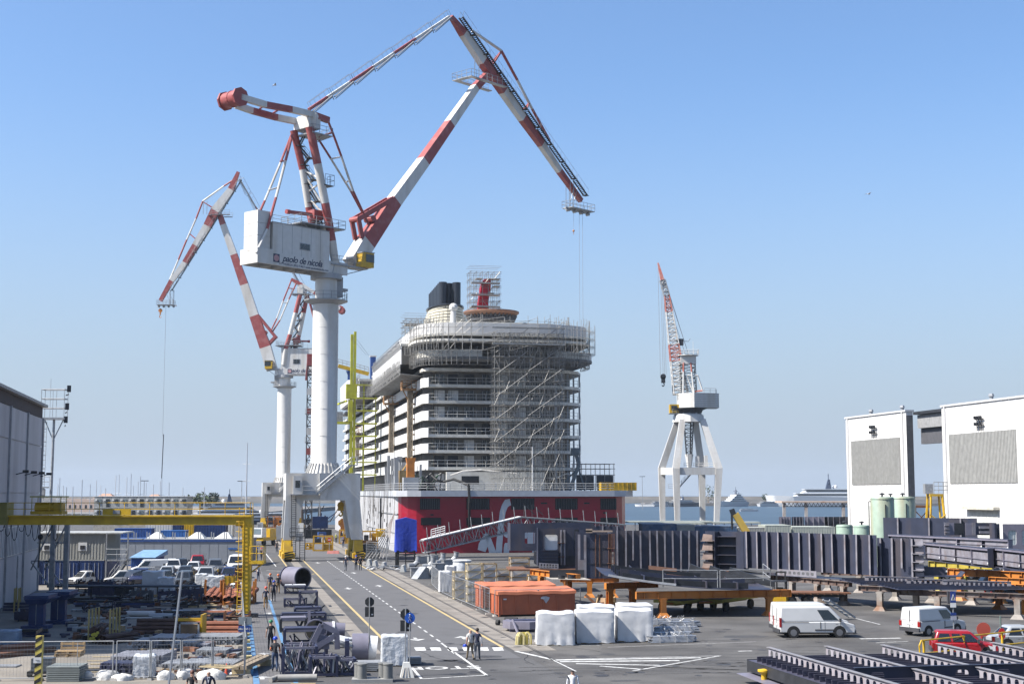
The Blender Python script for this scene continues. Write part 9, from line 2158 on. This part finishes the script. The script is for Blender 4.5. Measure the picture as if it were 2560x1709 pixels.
for k in range(7):m=MB();a=S(-.5,4+k*.8,6.5-.3*k);b=G(912+k*9,1404)+V((0,0,.5));c=a.lerp(b,.5)-V((0,0,.6));m.path([a,a.lerp(b,.25)-V((0,0,.45)),c,a.lerp(b,.75)-V((0,0,.45)),b],.06,5);m.build('rope',M('rope_pale',(.4,.37,.34),.8),t,world=True)
t=thing('hull_platform','yellow suspended work cradle on a dark mast against the grey hull side','work platform',S(-1.2,20,0),AL);m=MB();m.bb(-.15,.15,-.15,.15,3.4,8.6);m.build('mast',dark_steel,t);m=MB();m.bb(-.7,.7,-.6,.6,2.0,2.2);railing(m,[(-.7,-.6,2.2),(.7,-.6,2.2),(.7,.6,2.2),(-.7,.6,2.2),(-.7,-.6,2.2)],1.1,.06,.6);m.bb(-.5,.5,-.5,.5,2.2,3.0);m.build('cradle',yellow,t)
t=thing('crane_hook','yellow crane hook block hanging under the portal beam','hook',D(852,1262,205),0);m=MB();m.tube((0,-.1,0),(0,.1,0),.5,10);m.bb(-.4,.4,-.2,.2,-.8,-.1);m.path([(0,0,-.8),(.3,0,-1.2),(0,0,-1.6),(-.3,0,-1.3)],.12,5);m.tube((0,0,.4),(0,0,1.4),.05,4);m.build('block',yellow,t)
t=thing('machinery_stack','dark steel machinery and ladders between ship and blue container','machinery',G(795,1330),.1);rg=random.Random(9)
for k in range(22):m=MB();a=V((rg.uniform(-4,3.5),rg.uniform(0,6),0));h=rg.uniform(2,9);m.bar(a,a+V((rg.uniform(-.2,.2),0,h)),rg.uniform(.15,.5))if k%3 else m.bar(a+V((0,0,h*.4)),a+V((rg.uniform(2,4),0,h)),.3,.2);m.build('member',[dark_steel,M('rust_brown',(.13,.09,.07),.7),blue_c,galv][k%4],t)
rg=random.Random(77)
for k,(px,py,h,w,mt,lab)in enumerate(((748,1352,1.6,1.4,galv,'grey cabinet behind the low yellow cage'),(700,1352,3.0,1.6,crane_grey,'grey wrapped machine left of the left portal leg'),(735,1342,1.0,2.0,wrap,'white sheeted heap behind the left portal leg'),(806,1348,1.5,1.6,blue_paint,'blue cabinet behind the large yellow cage'),(745,1330,2.2,2.5,white,'pale plate machine farther under the portal'),(650,1325,2.0,1.5,white,'white box stack left of the yellow lorry'),(825,1352,1.0,1.6,galv,'grey mesh box before the tall cage'))):
 t=thing('equipment_box',lab,'equipment',G(px,py),rg.uniform(0,.4));m=MB();m.bb(-w/2,w/2,0,1.2,.12,h);m.build('casing',mt,t);m=MB();m.bb(-w*.4,w*.1,-.03,0,.3,h*.8);m.build('door',crane_grey,t);m=MB();m.bb(-w/2-.05,w/2+.05,.1,1.1,0,.12);m.build('skid',dark_steel,t)
# ================================================================== people
hr,ho,hbl,hw_,hg=M('helmet_red',(.6,.08,.04),.35),M('helmet_orange',(.65,.16,.04),.35),MATS['helmet_blue'],M('helmet_white',(.65,.65,.63),.35),M('helmet_green',(.02,.2,.08),.35)
blk_s,navy_s,tan_t,navy_t,jeans,white_s,grey_t,char_s=cloth('shirt_black',(.02,.02,.024)),cloth('shirt_navy',(.015,.02,.05)),cloth('trouser_tan',(.3,.19,.09)),cloth('trouser_dark',(.02,.023,.035)),cloth('jeans',(.05,.08,.15)),cloth('tee_white',(.62,.6,.57)),cloth('trouser_grey',(.14,.15,.17)),cloth('vest_charcoal',(.05,.05,.055))
up=yd-.0
for a in(('worker in green helmet and black shirt walking away on the walkway',676,1626,up,'walk',blk_s,navy_t,hg),('worker in red helmet, navy shirt and tan trousers by the walkway fence',664,1522,up,'walk2',navy_s,tan_t,hr),('worker in orange helmet and tan trousers, left of the far walkway group',675,1481,up,'stand',navy_s,tan_t,ho),('worker in orange helmet and black shirt, right of the far walkway group',695,1483,up,'pocket',blk_s,tan_t,ho),('worker in blue helmet all in navy, nearest of the far walkway group',684,1503,up,'walk',navy_s,navy_t,hbl),('worker in white helmet and navy jacket walking alone on the road',864,1427,up,'walk2',navy_s,grey_t,hw_),('worker in blue helmet standing with another on the road',890,1425,up,'stand',navy_s,navy_t,hbl),('man in dark clothes beside the blue helmet on the road',901,1425,up,'pocket',blk_s,navy_t,None),('silhouetted worker below the gantry side platform, left one',642,1400,0,'stand',blk_s,navy_t,hbl),('silhouetted worker below the gantry side platform, right one',653,1401,1,'pocket',blk_s,navy_t,hr),('man in dark overalls on the far road left of the portal leg',692,1380,-1.6,'stand',blk_s,navy_t,None),('man in dark overalls close to the left portal leg',706,1364,-1.6,'walk',blk_s,navy_t,hbl),('man in white top striding far behind beside the yellow lorry',693,1332,2.6,'walk',white_s,navy_t,hw_),('man in navy overalls beside the right portal leg',858,1369,-1.6,'stand',navy_s,jeans,hbl),('worker in yellow vest behind the no entry sign',840,1357,-1.2,'stand',cloth('vest_lime',(.5,.55,.1)),navy_t,hw_),('man in white shirt and jeans standing behind the walkway fence',645,1452,-.6,'stand',white_s,jeans,None)):
 lab,px,py,yw,po,sh,tr,he=a;person(lab,G(px,py),yw,po,sh,tr,he,hair=hair_d)
person('worker in blue helmet, charcoal vest and orange sleeves walking away, nearest on the walkway',G(687,1678),up,'carry',char_s,jeans,hbl,cloth('sleeve_orange',(.6,.16,.05)))
t,o=person('bald man in white tee shirt and khaki trousers carrying a blue helmet',G(1176,1649),up+.2,'walk',white_s,cloth('khaki',(.22,.17,.11)))
q=bpy.data.objects.new('carried_helmet',None);bpy.data.objects.remove(q)
m=MB();m.lathe([(.135,0),(.13,.05),(.09,.12),(.001,.15)],(0,0,0),12);h_=m.build('carried_helmet',hbl,None,smooth=True);p_=G(1176,1649);h_.location=p_+V((-.3,-.1,.78));tag(h_,'blue helmet carried in the hand of the bald man','helmet')
person('dark haired man in navy waistcoat and jeans walking beside the bald man',G(1193,1649),up-.3,'walk2',navy_s,grey_t,None,cloth('sleeve_pale',(.5,.5,.52)),hair_d)
t,o=person('bald man in white polo shirt and sunglasses at the bottom edge, facing the camera',P2(1430,63.4),-pi/2-.15,'stand',cloth('polo_white',(.66,.67,.7)),cloth('trouser_light',(.4,.38,.34)),None,cloth('polo_sleeve',(.66,.67,.7)))
m=MB();m.bb(.1,.122,-.075,.075,1.655,1.69);m.bb(0,.12,-.1,-.092,1.672,1.685);m.bb(0,.12,.092,.1,1.672,1.685);m.build('sunglasses',black,t)
t,o=person('woman with reddish hair in a black top, hand to her face, at the bottom edge',P2(491,63.4),-pi/2+.4,'face',blk_s,navy_t,None,None,M('hair_auburn',(.14,.05,.03),.6),.95)
t,o=person('balding man in navy suit and white shirt at the bottom edge',P2(532,63.0),-pi/2+.1,'pocket',navy_s,navy_s,None,navy_s)
m=MB();m.prism([(.098,-.06,1.48),(.098,.06,1.48),(.125,.0,1.2)],(0,0,0),(.02,0,0));m.build('shirt_front',cloth('shirt_bright',(.65,.66,.7)),t);m=MB();m.bb(.12,.13,-.02,.02,1.22,1.45);m.build('necktie',navy_s,t)
# gulls
for px,py,Y in((687,213,160),(2172,485,180)):
 p=D(px,py,Y);t=thing('gull','small white gull gliding in the sky '+('left of the crane tie bar' if px<1000 else 'at right'),'bird',p,.4);m=MB();m.ball((0,0,0),.1,8,5,(2.2,.8,.8));m.build('body',wrap,t)
 for s in(-1,1):m=MB();m.hexa([(-.1,s*.05,0),(.12,s*.05,0),(.05,s*.35,.12),(-.06,s*.35,.12),(-.1,s*.05,.03),(.12,s*.05,.03),(.05,s*.35,.14),(-.06,s*.35,.14)]);m.hexa([(-.06,s*.35,.12),(.05,s*.35,.12),(-.1,s*.75,.03),(-.14,s*.75,.03),(-.06,s*.35,.14),(.05,s*.35,.14),(-.1,s*.75,.04),(-.14,s*.75,.04)]);m.build('wing',crane_grey,t)

# ================================================================== air
m=MB();m.bb(-5300,5300,-120,5700,-5,96)
hz=m.build('haze',[],None);hz['kind']='stuff'
hm=bpy.data.materials.new('haze_air');hm.use_nodes=True;nt=hm.node_tree;nt.nodes.clear()
pv=nt.nodes.new('ShaderNodeVolumePrincipled');ou=nt.nodes.new('ShaderNodeOutputMaterial');nt.links.new(pv.outputs[0],ou.inputs['Volume'])
pv.inputs['Color'].default_value=(.72,.82,.96,1);pv.inputs['Density'].default_value=.00007;pv.inputs['Anisotropy'].default_value=.2
hz.data.materials.append(hm)
